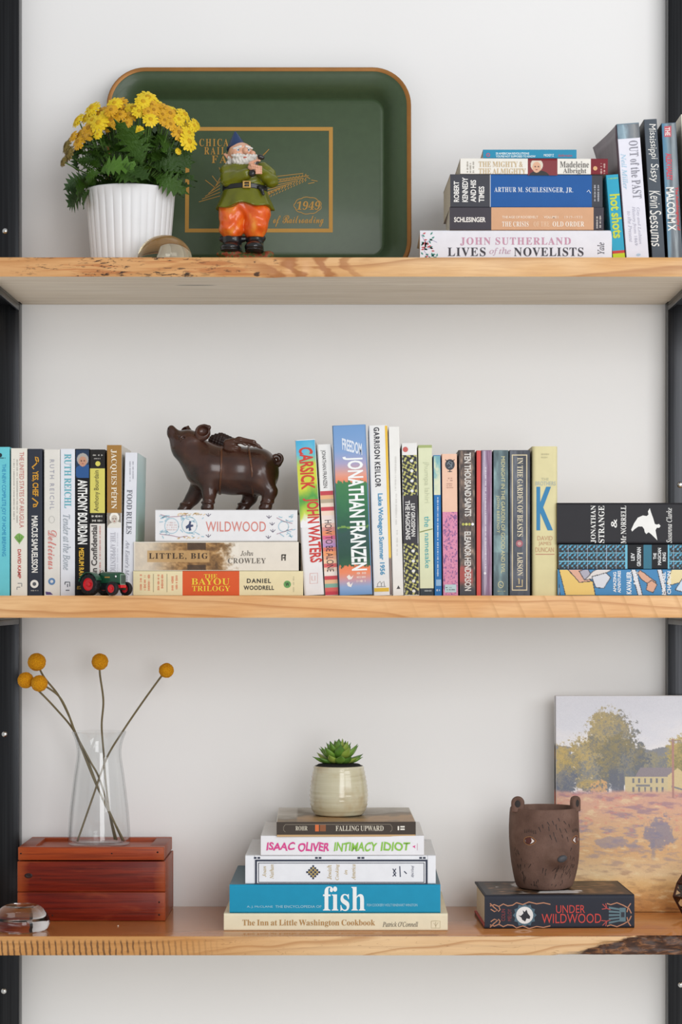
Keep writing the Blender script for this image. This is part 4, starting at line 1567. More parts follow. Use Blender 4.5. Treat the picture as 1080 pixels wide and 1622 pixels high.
def comic(X, Y):
    c = np.broadcast_to(rgb('#3480b4'), X.shape + (3,)).copy()

    def blob(pts, col, ol=1.3):
        nonlocal c
        d = np.full(X.shape, -1e9)
        n = len(pts)
        ar = sum(pts[i][0] * pts[(i + 1) % n][1] - pts[(i + 1) % n][0] * pts[i][1] for i in range(n))
        if ar < 0:
            pts = pts[::-1]
        for i in range(n):
            (ax_, ay_), (bx_, by_) = pts[i], pts[(i + 1) % n]
            L_ = math.hypot(bx_ - ax_, by_ - ay_)
            d = np.maximum(d, ((X - ax_) * (by_ - ay_) - (Y - ay_) * (bx_ - ax_)) / L_)
        d = d + .8 * (fbm(X / 5, Y / 5, 7) - .5)
        c = lerp(c, rgb('#2a2a33'), (d < ol).astype(float))
        c = lerp(c, rgb(col), (d < 0).astype(float))
    blob([(883, 900), (880, 950), (896, 950), (884, 915)], '#e4e0d8')
    blob([(886, 902), (897, 946), (943, 946), (938, 922), (912, 902)], '#e2c06a')
    blob([(900, 902), (918, 922), (935, 920), (930, 908), (914, 896)], '#d8a58c')
    blob([(918, 905), (925, 917), (937, 914), (930, 901)], '#a9a6b4')
    blob([(928, 918), (948, 914), (972, 900), (958, 897), (940, 905)], '#d9d3cf')
    blob([(938, 914), (944, 930), (956, 931), (966, 915), (960, 908)], '#d2d5dc')
    blob([(998, 896), (1012, 946), (1018, 946), (1004, 896)], '#d8d8dc')
    blob([(1010, 908), (1016, 917), (1032, 928), (1038, 922), (1022, 910), (1014, 904)], '#d5a388')
    blob([(1026, 924), (1024, 934), (1034, 938), (1040, 926), (1032, 920)], '#d5a388')
    blob([(1040, 896), (1052, 946), (1056, 946), (1046, 896)], '#d8d8dc')
    blob([(1056, 924), (1062, 926), (1092, 918), (1110, 895), (1068, 892)], '#e2d3a0')
    blob([(1070, 934), (1110, 946), (1110, 912), (1084, 912)], '#c8dcec')
    return c


f.art(885, 902.5, 1100, 942.5, comic, 230, 44, 'printed_picture')
f.text('AMAZING', (971, 906, 976, 938), '#eef1f3', 'B', 'u', name='title_lettering')
f.text('ADVENTURES', (978, 904, 983, 939), '#eef1f3', 'B', 'u', name='title_lettering')
f.text('KAVALIER', (992, 905, 1000, 941), '#eef1f3', 'B', 'u', name='title_lettering')
f.text('& CLAY', (1003, 904, 1010, 926), '#eef1f3', 'B', 'u', name='title_lettering')
f.text('MICHAEL', (1048, 906, 1054, 942), '#eef1f3', 'B', 'u', name='author_lettering')
f.text('CHABON', (1056.5, 905, 1062.5, 941), '#eef1f3', 'B', 'u', name='author_lettering')


def king(X, Y):
    c = np.broadcast_to(rgb('#15191f'), X.shape + (3,)).copy()
    u, v = (X - 884) / 15.2, (Y - 862) / 13.2
    fu, fv = u - np.floor(u), v - np.floor(v)
    d = np.abs(fu - .5) + np.abs(fv - .45)
    e = np.cos(fu * 12.56) * np.cos(fv * 9.4) + .6 * np.cos((fu + fv) * 12.56)
    c = lerp(c, rgb('#4da0c2'), sstep(.1, .5, e) * (d < .62))
    c = lerp(c, rgb('#a9c0d8'), (np.abs(fu - .02) < .05).astype(float) * .8)
    c = lerp(c, rgb('#77bfd8'), (np.abs(fv - .02) < .07).astype(float))
    return c


f, r, z = book('teal and black ornamental patterned paperback lying under the black book with a bird', (884, 862.5, 1096, 901.5), .05, .14, '#1a1c20', z + .0003, '#26333a', lying=True, group=G_RS)
f.art(885, 863, 990, 901, king, 210, 76, 'printed_pattern')
f.art(1060, 863, 1095, 901, king, 70, 76, 'printed_pattern')
f.rect(990, 863, 993.5, 901, '#6db9d2')
f.rect(1057.5, 863, 1060.5, 901, '#6db9d2')
f.rect(1019, 863, 1032, 901, '#2c6f86')
f.text('LEV', (999, 876, 1005, 888), '#dfe2e2', 'B', 'u', name='author_lettering')
f.text('GROSSMAN', (1008.5, 867, 1015, 897), '#dfe2e2', 'B', 'u', name='author_lettering')
f.text('THE', (1034.5, 876, 1039.5, 886), '#dfe2e2', 'B', 'u', name='title_lettering')
f.text('MAGICIAN', (1041.5, 868, 1047, 895), '#dfe2e2', 'B', 'u', name='title_lettering')
f.text('KING', (1049, 875, 1054.5, 889), '#dfe2e2', 'B', 'u', name='title_lettering')
f, r, z = book('thick black book with a white flying bird, topmost at the middle shelf right end', (882, 797, 1100, 862.5), .05, .15, '#2b2a2e', z + .0003, '#1c1b1e', lying=True, group=G_RS, edge_r=.004)
wht = '#e9e8e4'
f.text('JONATHAN', (935.5, 800.5, 944, 860), wht, 'S', 'u', name='title_lettering')
f.text('STRANGE', (947.5, 801, 957, 860), wht, 'S', 'u', name='title_lettering')
f.text('&', (967.5, 822, 977, 836), wht, 'I', 'u', name='title_lettering')
f.text('Mr NORRELL', (983, 801, 991.5, 861), wht, 'S', 'u', name='title_lettering')
f.text('Susanna Clarke', (1055, 804.5, 1064, 860), wht, 'I', 'u', name='author_lettering')
f.poly([(999.5, 839), (1004, 829), (1010, 820), (1018, 816.5), (1024, 817.5), (1027, 815), (1026, 810), (1029, 805), (1031, 812), (1034, 820), (1037, 830), (1040, 831), (1043.5, 830), (1046, 833), (1044, 836), (1040, 836),
        (1038, 840), (1039.5, 848), (1041, 856), (1036, 851), (1031, 846), (1027, 843), (1023.5, 846), (1021, 843), (1020, 838), (1017, 834), (1011, 834), (1005, 838), (1001, 842)], wht, 'printed_bird')

# ---------------------------------------------------------------- lower shelf books
G_LS = 'books lying in the middle stack of the lower shelf'
DL = 0.054
f, r, z = book('wide cream hardcover with tan serif lettering, lowest of the lower stack', (354.5, 1447.5, 709, 1475), DL, .245, '#eee4c6', Z_LOW, '#e6dabb', lying=True, hard=True, group=G_LS)
f.text('The Inn at Little Washington Cookbook', (384, 1456.5, 594, 1468.5), '#b58a52', 'S', name='title_lettering')
f.text("Patrick O'Connell", (606, 1460, 662, 1468), '#6e675c', 'I', name='author_lettering')
f.strokes([[(683, 1459), (690, 1458.5), (697, 1459), (697, 1470), (683, 1470), (683, 1459)], [(687, 1462), (690, 1467), (694, 1461)], [(690, 1460), (690, 1469)]], .7, '#b5a77f', 'publisher_emblem')
f, r, z = book('turquoise blue hardcover with a big white lower-case title in the lower stack', (363.5, 1402.5, 697.5, 1447.5), DL + .003, .23, '#1e93b8', z + .0003, ('#5f7885', '#5f7885'), lying=True, hard=True, group=G_LS)
f.text('fish', (511.5, 1404, 578.5, 1443), '#eef3f3', 'S', name='title_lettering')
f.text('A. J. McCLANE', (391, 1434.5, 432, 1438.5), '#a9d6e4', 'L', name='author_lettering')
f.text('THE ENCYCLOPEDIA OF', (436, 1434, 509, 1438), '#a9d6e4', 'L', name='subtitle_lettering')
f.text('FISH COOKERY HOLT RINEHART WINSTON', (581, 1431.5, 661, 1435.5), '#a9d6e4', 'L', name='publisher_lettering')
f, r, z = book('white hardcover with a navy double-ruled frame and gold lettering in the lower stack', (388.5, 1357, 690, 1402.5), DL + .006, .215, '#e9eaee', z + .0003, ('#dcdde0', '#dcdde0'), lying=True, hard=True, group=G_LS,
               bands=[(402, 404, '#d0d1d6'), (676, 678, '#d0d1d6')])
f.frame(404, 1361.5, 677, 1402, 3.0, '#2d3346', 'printed_frame')
f.frame(409, 1366.5, 672, 1398, 1.0, '#2d3346', 'printed_frame')
dm = []
for i in range(-3, 4):
    for j in range(-3, 4):
        if abs(i) + abs(j) <= 3:
            dm.append((i, j))
for i, j in dm:
    cx, cy = 496 + (i) * 3.2, 1381.5 + (j) * 3.2
    f.poly([(cx - 1.5, cy - 1.5), (cx + 1.5, cy - 1.5), (cx + 1.5, cy + 1.5), (cx - 1.5, cy + 1.5)], '#33384a' if (i + j) % 2 else '#b39a56', 'printed_tile')
gold2 = '#bda56b'
f.text('Joan', (416, 1372, 421.5, 1389), gold2, 'I', 'u', name='author_lettering')
f.text('Nathan', (427, 1369, 433.5, 1392), gold2, 'I', 'u', name='author_lettering')
f.text('Jewish', (518, 1370, 525, 1393), gold2, 'I', 'u', name='title_lettering')
f.text('Cooking', (531, 1369, 538, 1394), gold2, 'I', 'u', name='title_lettering')
f.text('in', (545, 1378, 550, 1385), gold2, 'I', 'u', name='title_lettering')
f.text('America', (556.5, 1369, 563, 1394), gold2, 'I', 'u', name='title_lettering')
f.text('Alfred A Knopf', (651, 1371, 656, 1390), '#4a5068', 'I', 'u', name='publisher_lettering')
f.strokes([[(622, 1376), (627, 1383), (622, 1388)], [(627, 1376), (623, 1382), (627, 1388)], [(633, 1372), (634, 1389)], [(640, 1380), (644, 1384)]], 1.6, '#3b4157', 'publisher_emblem')
for a, b in ((402, 412), (499, 509), (566, 577), (664, 674)):
    f.rect(a, 1357.4, b, 1360.4, '#2d3346')
    f.rect((a + b) / 2 - .7, 1357.4, (a + b) / 2 + .7, 1360.4, '#dcdde0', layer=2)
f, r, z = book('white paperback with pink and green handwritten capitals in the lower stack', (413, 1324.5, 671.5, 1355.5), DL + .004, .2, '#e9e8eb', z + .0003, ('#dddcdc', '#dddcdc'), lying=True, group=G_LS, yaw=.4)
f.text('ISAAC', (422.5, 1334.5, 467, 1347), '#d8438c', 'B', name='author_lettering', wob=1.6, slant=.12)
f.text('OLIVER', (472, 1334.5, 522, 1348.5), '#d8438c', 'B', name='author_lettering', wob=1.6, slant=.12)
f.text('INTIMACY', (529.5, 1334.5, 597, 1348.5), '#8ac14a', 'B', name='title_lettering', wob=1.6, slant=.12)
f.text('IDIOT', (603.5, 1334, 649, 1348), '#8ac14a', 'B', name='title_lettering', wob=1.6, slant=.12)
f.poly([(653, 1341), (658, 1339), (657, 1341.5), (658, 1344)], '#d8438c', 'printed_mark')
f.strokes([[(661, 1336), (661, 1347)]], .9, '#c9a9b4')
f, r, z_pot = book('dark brown paperback with cream lettering directly under the small succulent pot', (438, 1303.5, 658.5, 1325), DL + .002, .22, '#463d36', z + .0003, ('#c9b394', '#d9d3c8'), lying=True, group=G_LS, yaw=1.2)
f.text('ROHR', (468, 1308.5, 487, 1315.5), '#cfc5b2', 'S', name='author_lettering')
f.rect(499, 1306.5, 505, 1317, '#d06a35', layer=2)
f.rect(506.5, 1306.5, 516, 1317, '#8a5230', layer=2)
f.text('FALLING UPWARD', (531.5, 1308, 607.5, 1316.5), '#d3cab8', 'S', name='title_lettering')
f.strokes([[(452, 1306), (449, 1310), (449, 1315), (452, 1318)], [(618, 1306), (621, 1310), (621, 1315), (618, 1318)], [(452, 1306), (618, 1306)]], .7, '#8d8272', 'printed_frame')
f.strokes([[(631, 1309), (631, 1315.5)], [(634, 1310), (641, 1310)], [(634, 1314), (641, 1314)]], 2.4, '#e6e0d4', 'publisher_emblem')
f.rect(438.5, 1322.3, 658, 1325.5, '#c09c6e')
# its front cover lies face up: a hazy brown landscape photograph


def cover_art(root, x0, x1, y0, y1, z, fn, nx, ny, name='printed_cover_picture'):
    gx, gy = np.linspace(x0, x1, nx + 1), np.linspace(y0, y1, ny + 1)
    Xg, Yg = np.meshgrid(gx, gy)
    U, V = (Xg - x0) / (x1 - x0), (Yg - y0) / (y1 - y0)
    c = to_lin(fn(U, V)).reshape(-1, 3)
    c = np.concatenate([c, np.ones((len(c), 1))], 1)
    vs = np.stack([Xg, Yg, np.full_like(Xg, z)], -1).reshape(-1, 3)
    w = nx + 1
    fs = [(j * w + i, j * w + i + 1, (j + 1) * w + i + 1, (j + 1) * w + i) for j in range(ny) for i in range(nx)]
    return mesh_ob(name, vs, fs, ART, root, cols=c)


Lb, Tb = 220.5 * f.s, (1325 - 1303.5) * f.s
cover_art(r, .001, Lb - .001, .002, .219, Tb + .0002,
          lambda U, V: grad(.55 * V + .5 * fbm(U * 7, V * 4, 81, 5) - .1 + .25 * (U < .15), [(0, '#8a6c4c'), (.25, '#b08a5c'), (.42, '#6f6048'), (.55, '#9d9588'), (.8, '#c0bab0'), (1, '#d2cdc4')]), 60, 40)

# dark hardcover under the bear
f, r, z_bear = book('dark navy hardcover with red lettering and twisting branches under the bear planter', (767.5, 1420, 1006, 1473), .0725, .16, '#2e313b', Z_LOW, ('#2e313b', '#26262c'), lying=True, hard=True, yaw=2.2, rough=.5, edge_r=.004)
r['category'] = 'book'
red = '#c8433c'
f.text('UNDER', (881, 1434.5, 927, 1447), red, 'L', name='title_lettering')
f.text('WILDWOOD', (858, 1448, 953, 1463), red, 'L', name='title_lettering')
f.disc(831, 1450, 13.6, '#e4e4e2', name='printed_emblem')
f.poly([(821, 1450), (825, 1451), (829, 1447), (828, 1442), (831, 1445), (834, 1441), (836, 1447), (840, 1452), (839, 1456), (834, 1455), (832, 1460), (827, 1457), (826, 1454)], '#22242b', 'printed_fox', layer=3)
br = []
for sgn in (-1, 1):
    y = 1450 + sgn * 18
    br.append([(776, y - sgn * 3), (783, y - sgn * 1), (790, y - sgn * 4), (797, y), (804, y - sgn * 3), (812, y - sgn * 2), (818, y + sgn * 2), (828, y - sgn * 1), (838, y + sgn * 3), (850, y), (861, y + sgn * 1.5), (872, y - sgn * 1)])
    br.append([(776, y + sgn * 1), (782, y - sgn * 5), (788, y - sgn * 10), (783, y - sgn * 12), (777, y - sgn * 8)])
    br.append([(790, y - sgn * 4), (792, y - sgn * 9), (789, y - sgn * 12)])
    br.append([(962, y), (968, y - sgn * 2), (978, y + sgn * 1), (988, y - sgn * 3), (997, y - sgn * 8), (1001, y - sgn * 16)])
    br.append([(1000, y), (996, y - sgn * 6), (994, y - sgn * 14)])
f.strokes(br, 1.7, '#b98263', 'printed_branch')
f.strokes([[(955, 1433), (962, 1440), (968, 1442)], [(960, 1432), (962, 1440)], [(954, 1441), (962, 1440)], [(955, 1467), (962, 1460), (968, 1458)], [(960, 1468), (962, 1460)], [(953, 1459), (962, 1460)]], 1.2, '#c0504a', 'printed_branch')
for k in range(5):
    f.poly([(965, 1437 + k * 6.0), (982, 1440 + k * 4.6), (982, 1443 + k * 4.4), (965, 1440.5 + k * 6)], '#5c7780', 'printed_hand')
f.rect(982, 1439, 992, 1461, '#5c7780', layer=2)
f.rect(984.5, 1446, 990, 1454, '#2e313b', layer=3)
f.text('COLIN', (794, 1440, 800, 1459), '#8f3c3c', 'L', 'u', name='author_lettering')
f.text('MELOY', (804, 1440, 810, 1459), '#8f3c3c', 'L', 'u', name='author_lettering')
halo = [(831 + q * math.cos(2 * math.pi * k / 24), 1450 + q * math.sin(2 * math.pi * k / 24)) for k in range(24) for q in ((19, 15.5)[k % 2],)]
f.poly(halo, '#4d6877', 'printed_halo', layer=1)
Lb, Tb = (1006 - 767.5) * f.s, 53 * f.s


def uw(U, V):
    n = fbm(U * 16, V * 12, 91, 4)
    c = grad(n, [(.2, '#2a2725'), (.5, '#4a3a2e'), (.7, '#7a5a40'), (.9, '#a98a6a')])
    m = sstep(.5, .58, fbm(U * 6 + 3, V * 5, 95, 4)) * ((U > .1) & (U < .68) & (V > .1) & (V < .9))
    c = lerp(c, rgb('#d6d4d2'), m)
    e = np.minimum(np.minimum(U, 1 - U) * 1.4, np.minimum(V, 1 - V))
    return lerp(c, rgb('#26252a'), sstep(.075, .04, e))


cover_art(r, .003, Lb - .003, .004, .157, Tb + .0002, uw, 90, 60)
# red case edge shows under the jacket at the left
box_ob('case_edge', -.0006, .004, .0026, .0028, .158, .0048, M('#b23a38'), r)

# ---------------------------------------------------------------- potted chrysanthemum
def potted_flowers():
    dy = 0.15
    s = s_of(dy)
    px0, px1 = 206.5, 0
    cx = (206.5 - CX) * s
    root = empty('potted_chrysanthemum', (cx, dy, Z_TOP))
    tag(root, 'yellow flowering chrysanthemum in a white ribbed pot in front of the green tray', 'potted plant')
    zb = CY - Z_TOP / s      # base row in the photo
    H = (zb - 303) * s
    rt, rb = 71 * s, 60 * s
    nrib = 30

    def rf(r, z, a, j):
        if j < 3 or j > 9:
            return r
        w = abs(math.sin(a * nrib / 2))
        return r - 0.0016 * (1 - w ** .5) if z < H * .97 else r
    prof = [(0, 0), (rb - .002, 0), (rb - .0005, .001), (rb, .004)]
    for k in range(1, 6):
        prof.append((rb + (rt - rb) * k / 6, H * k / 6))
    prof += [(rt - .0004, H * .975), (rt, H * .985), (rt, H - .0012), (rt - .001, H), (rt - .003, H - .0004), (rt - .005, H - .004), (rt - .010, H * .82), (0, H * .82)]
    pot_m = M('#e9e9ea', 0.4, spec=.4, var=.03, scale=30)
    lathe_ob('pot', prof, pot_m, root, 240, auto=30, rfun=rf)
    lathe_ob('soil', [(rt - .0085, H * .8), (rt - .0085, H * .86), (rt * .5, H * .89), (0, H * .88)], M('#2b211a', 0.95, var=.4, scale=300, bump=.8), root, 32)

    def L(px, py, d=0.0):
        return Vector(((px - 206.5) * s, d, (zb - py) * s))

    # lobed leaf, unit length along +x, slightly folded
    def leaf_mesh(name, mat, seed):
        rnd = random.Random(seed)
        n = 15
        half = [0, .05, .06, .18, .08, .29, .12, .35, .14, .36, .15, .29, .11, .15, .05, 0]
        vs, fs = [], []
        bend = rnd.uniform(.1, .5)
        for k in range(n + 1):
            t = k / n
            z = .12 * math.sin(t * 3) - bend * t * t
            w = half[k] * rnd.uniform(.85, 1.15)
            off = .05 if k % 2 else -.01
            vs += [(t, 0, z - .02), (t + off, w, z + .12 * w + rnd.uniform(-.02, .02)), (t + off, -w, z + .12 * w + rnd.uniform(-.02, .02))]
        for k in range(n):
            a, b = 3 * k, 3 * k + 3
            fs += [(a, b, b + 1, a + 1), (a, a + 2, b + 2, b)]
        me = bpy.data.meshes.new(name)
        me.from_pydata(vs, [], fs)
        me.materials.append(mat)
        me.polygons.foreach_set('use_smooth', [True] * len(fs))
        return me

    def leaf_mat(a, b):
        t = NT('chrysanthemum_leaf')
        nz = t.noise(t.coord(), 3, 3)
        c = t.mix(nz, a, b)
        return t.done(c, .45, t.bump(t.noise(t.coord(), 14, 3), .3, .02), spec=.35)
    lm = [leaf_mesh('leaf', leaf_mat(*ab), k) for k, ab in enumerate((('#2c4713', '#3d5f1a'), ('#233a10', '#34521a'), ('#41661d', '#53782a'), ('#35502c', '#475f38')))]
    rnd = random.Random(11)

    def leaf(p, direction, size, roll, m):
        d = Vector(direction).normalized()
        q = d.to_track_quat('X', 'Z').to_matrix().to_4x4() @ Matrix.Rotation(roll, 4, 'X')
        o = bpy.data.objects.new('leaf', lm[m])
        link(o, root)
        o.matrix_local = Matrix.Translation(p) @ q @ Matrix.Scale(size, 4)
        return o
    top = H
    # dense dome of leaves
    for k in range(210):
        a = rnd.uniform(0, 2 * math.pi)
        lvl = rnd.random()
        rr = (0.012 + .047 * rnd.random() ** .6)
        if math.sin(a) > 0:
            rr *= .8
        p = Vector((rr * math.cos(a) * 1.1, rr * math.sin(a) * .85, top - .006 + lvl * .088 * (1 - .3 * rr / .06)))
        up = .15 + 1.3 * lvl * rnd.uniform(.4, 1)
        leaf(p, (math.cos(a) + rnd.uniform(-.3, .3), math.sin(a) * .9 + rnd.uniform(-.3, .3), max(up - .3, .42 if p.z < top + .02 else .1)), rnd.uniform(.018, .033), rnd.uniform(-.9, .9), rnd.choice((0, 0, 1, 1, 0, 2)))
    # leaves that read one by one in the photo
    for px, py, tx, ty, d0, d1, m in ((232, 278, 205, 212, -.066, -.068, 0), (165, 286, 212, 272, -.062, -.088, 2), (150, 290, 116, 318, -.02, -.05, 0), (140, 300, 108, 331, .0, -.03, 3),
                                      (190, 282, 214, 296, -.060, -.092, 0), (205, 282, 240, 297, -.060, -.094, 1), (248, 288, 292, 310, -.045, -.06, 0), (255, 285, 308, 286, -.02, -.03, 1),
                                      (240, 270, 304, 262, -.03, -.03, 1), (145, 278, 106, 300, -.01, -.01, 3), (125, 275, 122, 238, -.0, -.01, 3), (215, 262, 240, 206, -.05, -.04, 0),
                                      (190, 262, 176, 206, -.04, -.03, 1), (260, 262, 268, 205, -.04, -.03, 0), (160, 262, 130, 262, -.03, -.04, 1),
                                      (275, 270, 300, 235, -.02, -.02, 0), (168, 285, 140, 296, -.06, -.075, 0), (235, 250, 215, 222, -.06, -.06, 0), (150, 305, 135, 335, -.03, -.045, 1)):
        a, b = L(px, py, d0), L(tx, ty, d1)
        leaf(a, b - a, (b - a).length * 1.08, rnd.uniform(-.5, .5) + 1.1, m)

    # flowers
    def flower_mesh(name, pet, seed, layers=2):
        r_ = random.Random(seed)
        vs, fs = [], []
        for lay in range(layers):
            n = 15 - 3 * lay
            for k in range(n):
                a = 2 * math.pi * (k + .5 * lay) / n + r_.uniform(-.1, .1)
                ln = (1.0, .72)[lay] * r_.uniform(.88, 1.08)
                lift = (.02, .16)[lay]
                o = len(vs)
                for t, w in ((.2, .07), (.5, .145), (.85, .16), (1.0, .075)):
                    z = lift + .3 * t * (.5 - t) + r_.uniform(-.02, .02)
                    for sg in (-1, 1):
                        x, y = t * ln, sg * w
                        vs.append((x * math.cos(a) - y * math.sin(a), x * math.sin(a) + y * math.cos(a), z + .04 * (1 - abs(sg))))
                for j in range(3):
                    fs.append((o + 2 * j, o + 2 * j + 2, o + 2 * j + 3, o + 2 * j + 1))
        me = bpy.data.meshes.new(name)
        me.from_pydata(vs, [], fs)
        me.materials.append(pet)
        return me

    def center_mesh(mat):
        v, f_ = lathe([(.3, .02), (.31, .12), (.24, .22), (.12, .27), (0, .28)], 12)
        me = bpy.data.meshes.new('flower_center')
        me.from_pydata(v, [], f_)
        me.materials.append(mat)
        me.polygons.foreach_set('use_smooth', [True] * len(f_))
        return me
    yel = [M('#eecb1f', .55, var=.12, sss=.1), M('#dfa71c', .55, var=.15, sss=.1), M('#85733a', .8, var=.3)]
    fm = [flower_mesh('flower', yel[k], k) for k in range(3)]
    cm = [center_mesh(M('#d9a81b', .8, var=.35, scale=8)), center_mesh(M('#b8841c', .8, var=.35, scale=8)), center_mesh(M('#5f5026', .9, var=.3, scale=8))]
    fl = [(148, 175, 13, -.015, 0), (163, 182, 11, -.02, 1), (176, 178, 10, .0, 1), (189, 166, 13, -.015, 1), (186, 173, 11, -.04, 0), (205, 168, 12, .01, 1), (170, 168, 11, .015, 1), (218, 172, 11, .02, 1),
          (236, 160, 15, -.02, 0), (247, 164, 13, .0, 0), (231, 172, 12, -.045, 0), (243, 176, 11, -.04, 1), (222, 178, 11, -.03, 1), (257, 170, 11, .01, 0), (263, 178, 12, -.02, 1), (275, 177, 12, .0, 0),
          (272, 188, 11, -.035, 1), (261, 192, 9, -.045, 1), (292, 183, 12, -.005, 0), (244, 203, 11, -.06, 0), (265, 202, 9, -.05, 1), (300, 204, 12, .0, 0), (311, 196, 9, .0, 0), (308, 204, 9, -.02, 0),
          (286, 219, 12, -.04, 1), (301, 217, 11, -.03, 0), (302, 233, 14, -.04, 0), (295, 209, 9, -.01, 0), (162, 205, 14, -.045, 0), (182, 201, 11, -.045, 1), (175, 207, 9, -.03, 1), (145, 210, 13, -.03, 1),
          (128, 214, 9, -.01, 1), (161, 224, 7, -.05, 0), (127, 229, 12, -.02, 1), (212, 193, 9, -.04, 1), (206, 206, 8, -.05, 1), (123, 190, 12, .0, 0), (227, 219, 7, -.06, 0), (286, 248, 5, -.04, 0),
          (105, 231, 12, .0, 2), (110, 245, 12, -.01, 2), (101, 258, 8, -.01, 2), (155, 190, 10, .01, 1), (200, 180, 10, -.02, 1), (248, 186, 9, -.05, 1),
          (138, 186, 11, -.005, 0), (182, 186, 10, -.05, 1), (196, 192, 9, -.045, 1), (225, 188, 10, -.05, 0), (285, 196, 10, -.03, 0), (150, 197, 10, -.03, 0), (212, 178, 10, -.03, 0), (117, 218, 9, -.01, 1), (172, 190, 10, -.04, 0), (240, 190, 8, -.055, 1), (274, 208, 9, -.05, 1), (190, 210, 7, -.055, 1), (147, 224, 8, -.04, 1)]
    stems = []
    for px, py, r_, d, k in fl:
        p = L(px, py, d)
        out = Vector(((px - 206) * s * 1.0, d * 1.2 - .062, .040 + (215 - py) * s * .45))
        out.normalize()
        o = bpy.data.objects.new('flower', fm[k])
        link(o, root)
        q = out.to_track_quat('Z', 'Y').to_matrix().to_4x4() @ Matrix.Rotation(rnd.uniform(0, 6), 4, 'Z')
        o.matrix_local = Matrix.Translation(p) @ q @ Matrix.Scale(r_ * s * 1.17, 4)
        c = bpy.data.objects.new('flower_center', cm[k])
        link(c, o)
        b = Vector((p.x * .35, d * .35 - .004, top + .012))
        m_ = (p + b) / 2 + Vector((p.x * .12, 0, .004)) - out * .006
        stems.append(tube(spline([b, m_, p - out * .003], 5), .0011, 5))
    v, f_ = merge(stems)
    o = mesh_ob('stems', v, f_, M('#55762f', .6, var=.2), root, True)
    o['kind'] = 'stuff'


potted_flowers()


def glass_material(tint='#ffffff', rough=0.0):
    t = NT('clear_glass')
    g = t.n('BsdfGlass', {'Color': tint, 'Roughness': rough, 'IOR': 1.47})
    t.t.links.new(g.outputs[0], t.out.inputs[0])
    return t.m


# glass dome paperweight with a thin brown disc beneath it
def dome():
    dy = 0.052
    s = s_of(dy)
    root = empty('glass_paperweight', ((261 - CX) * s, dy, Z_TOP))
    tag(root, 'clear half-round glass paperweight beside the white ribbed pot', 'paperweight')
    r = 43.5 * s
    prof = [(0, 0.0003), (r * .9, 0.0003), (r * .97, .001), (r, .004)]
    for k in range(1, 17):
        a = math.pi / 2 * k / 16
        prof.append((r * math.cos(a), .004 + (r * 1.0 - .004) * math.sin(a)))
    lathe_ob('glass_dome', prof, glass_material('#f4f2e8'), root, 64)
    lathe_ob('brown_base_disc', [(0, .00005), (r * .9, .00005), (r * .9, .00027), (0, .00027)], M('#6b4f33', .8, var=.4, scale=200), root, 40)


dome()


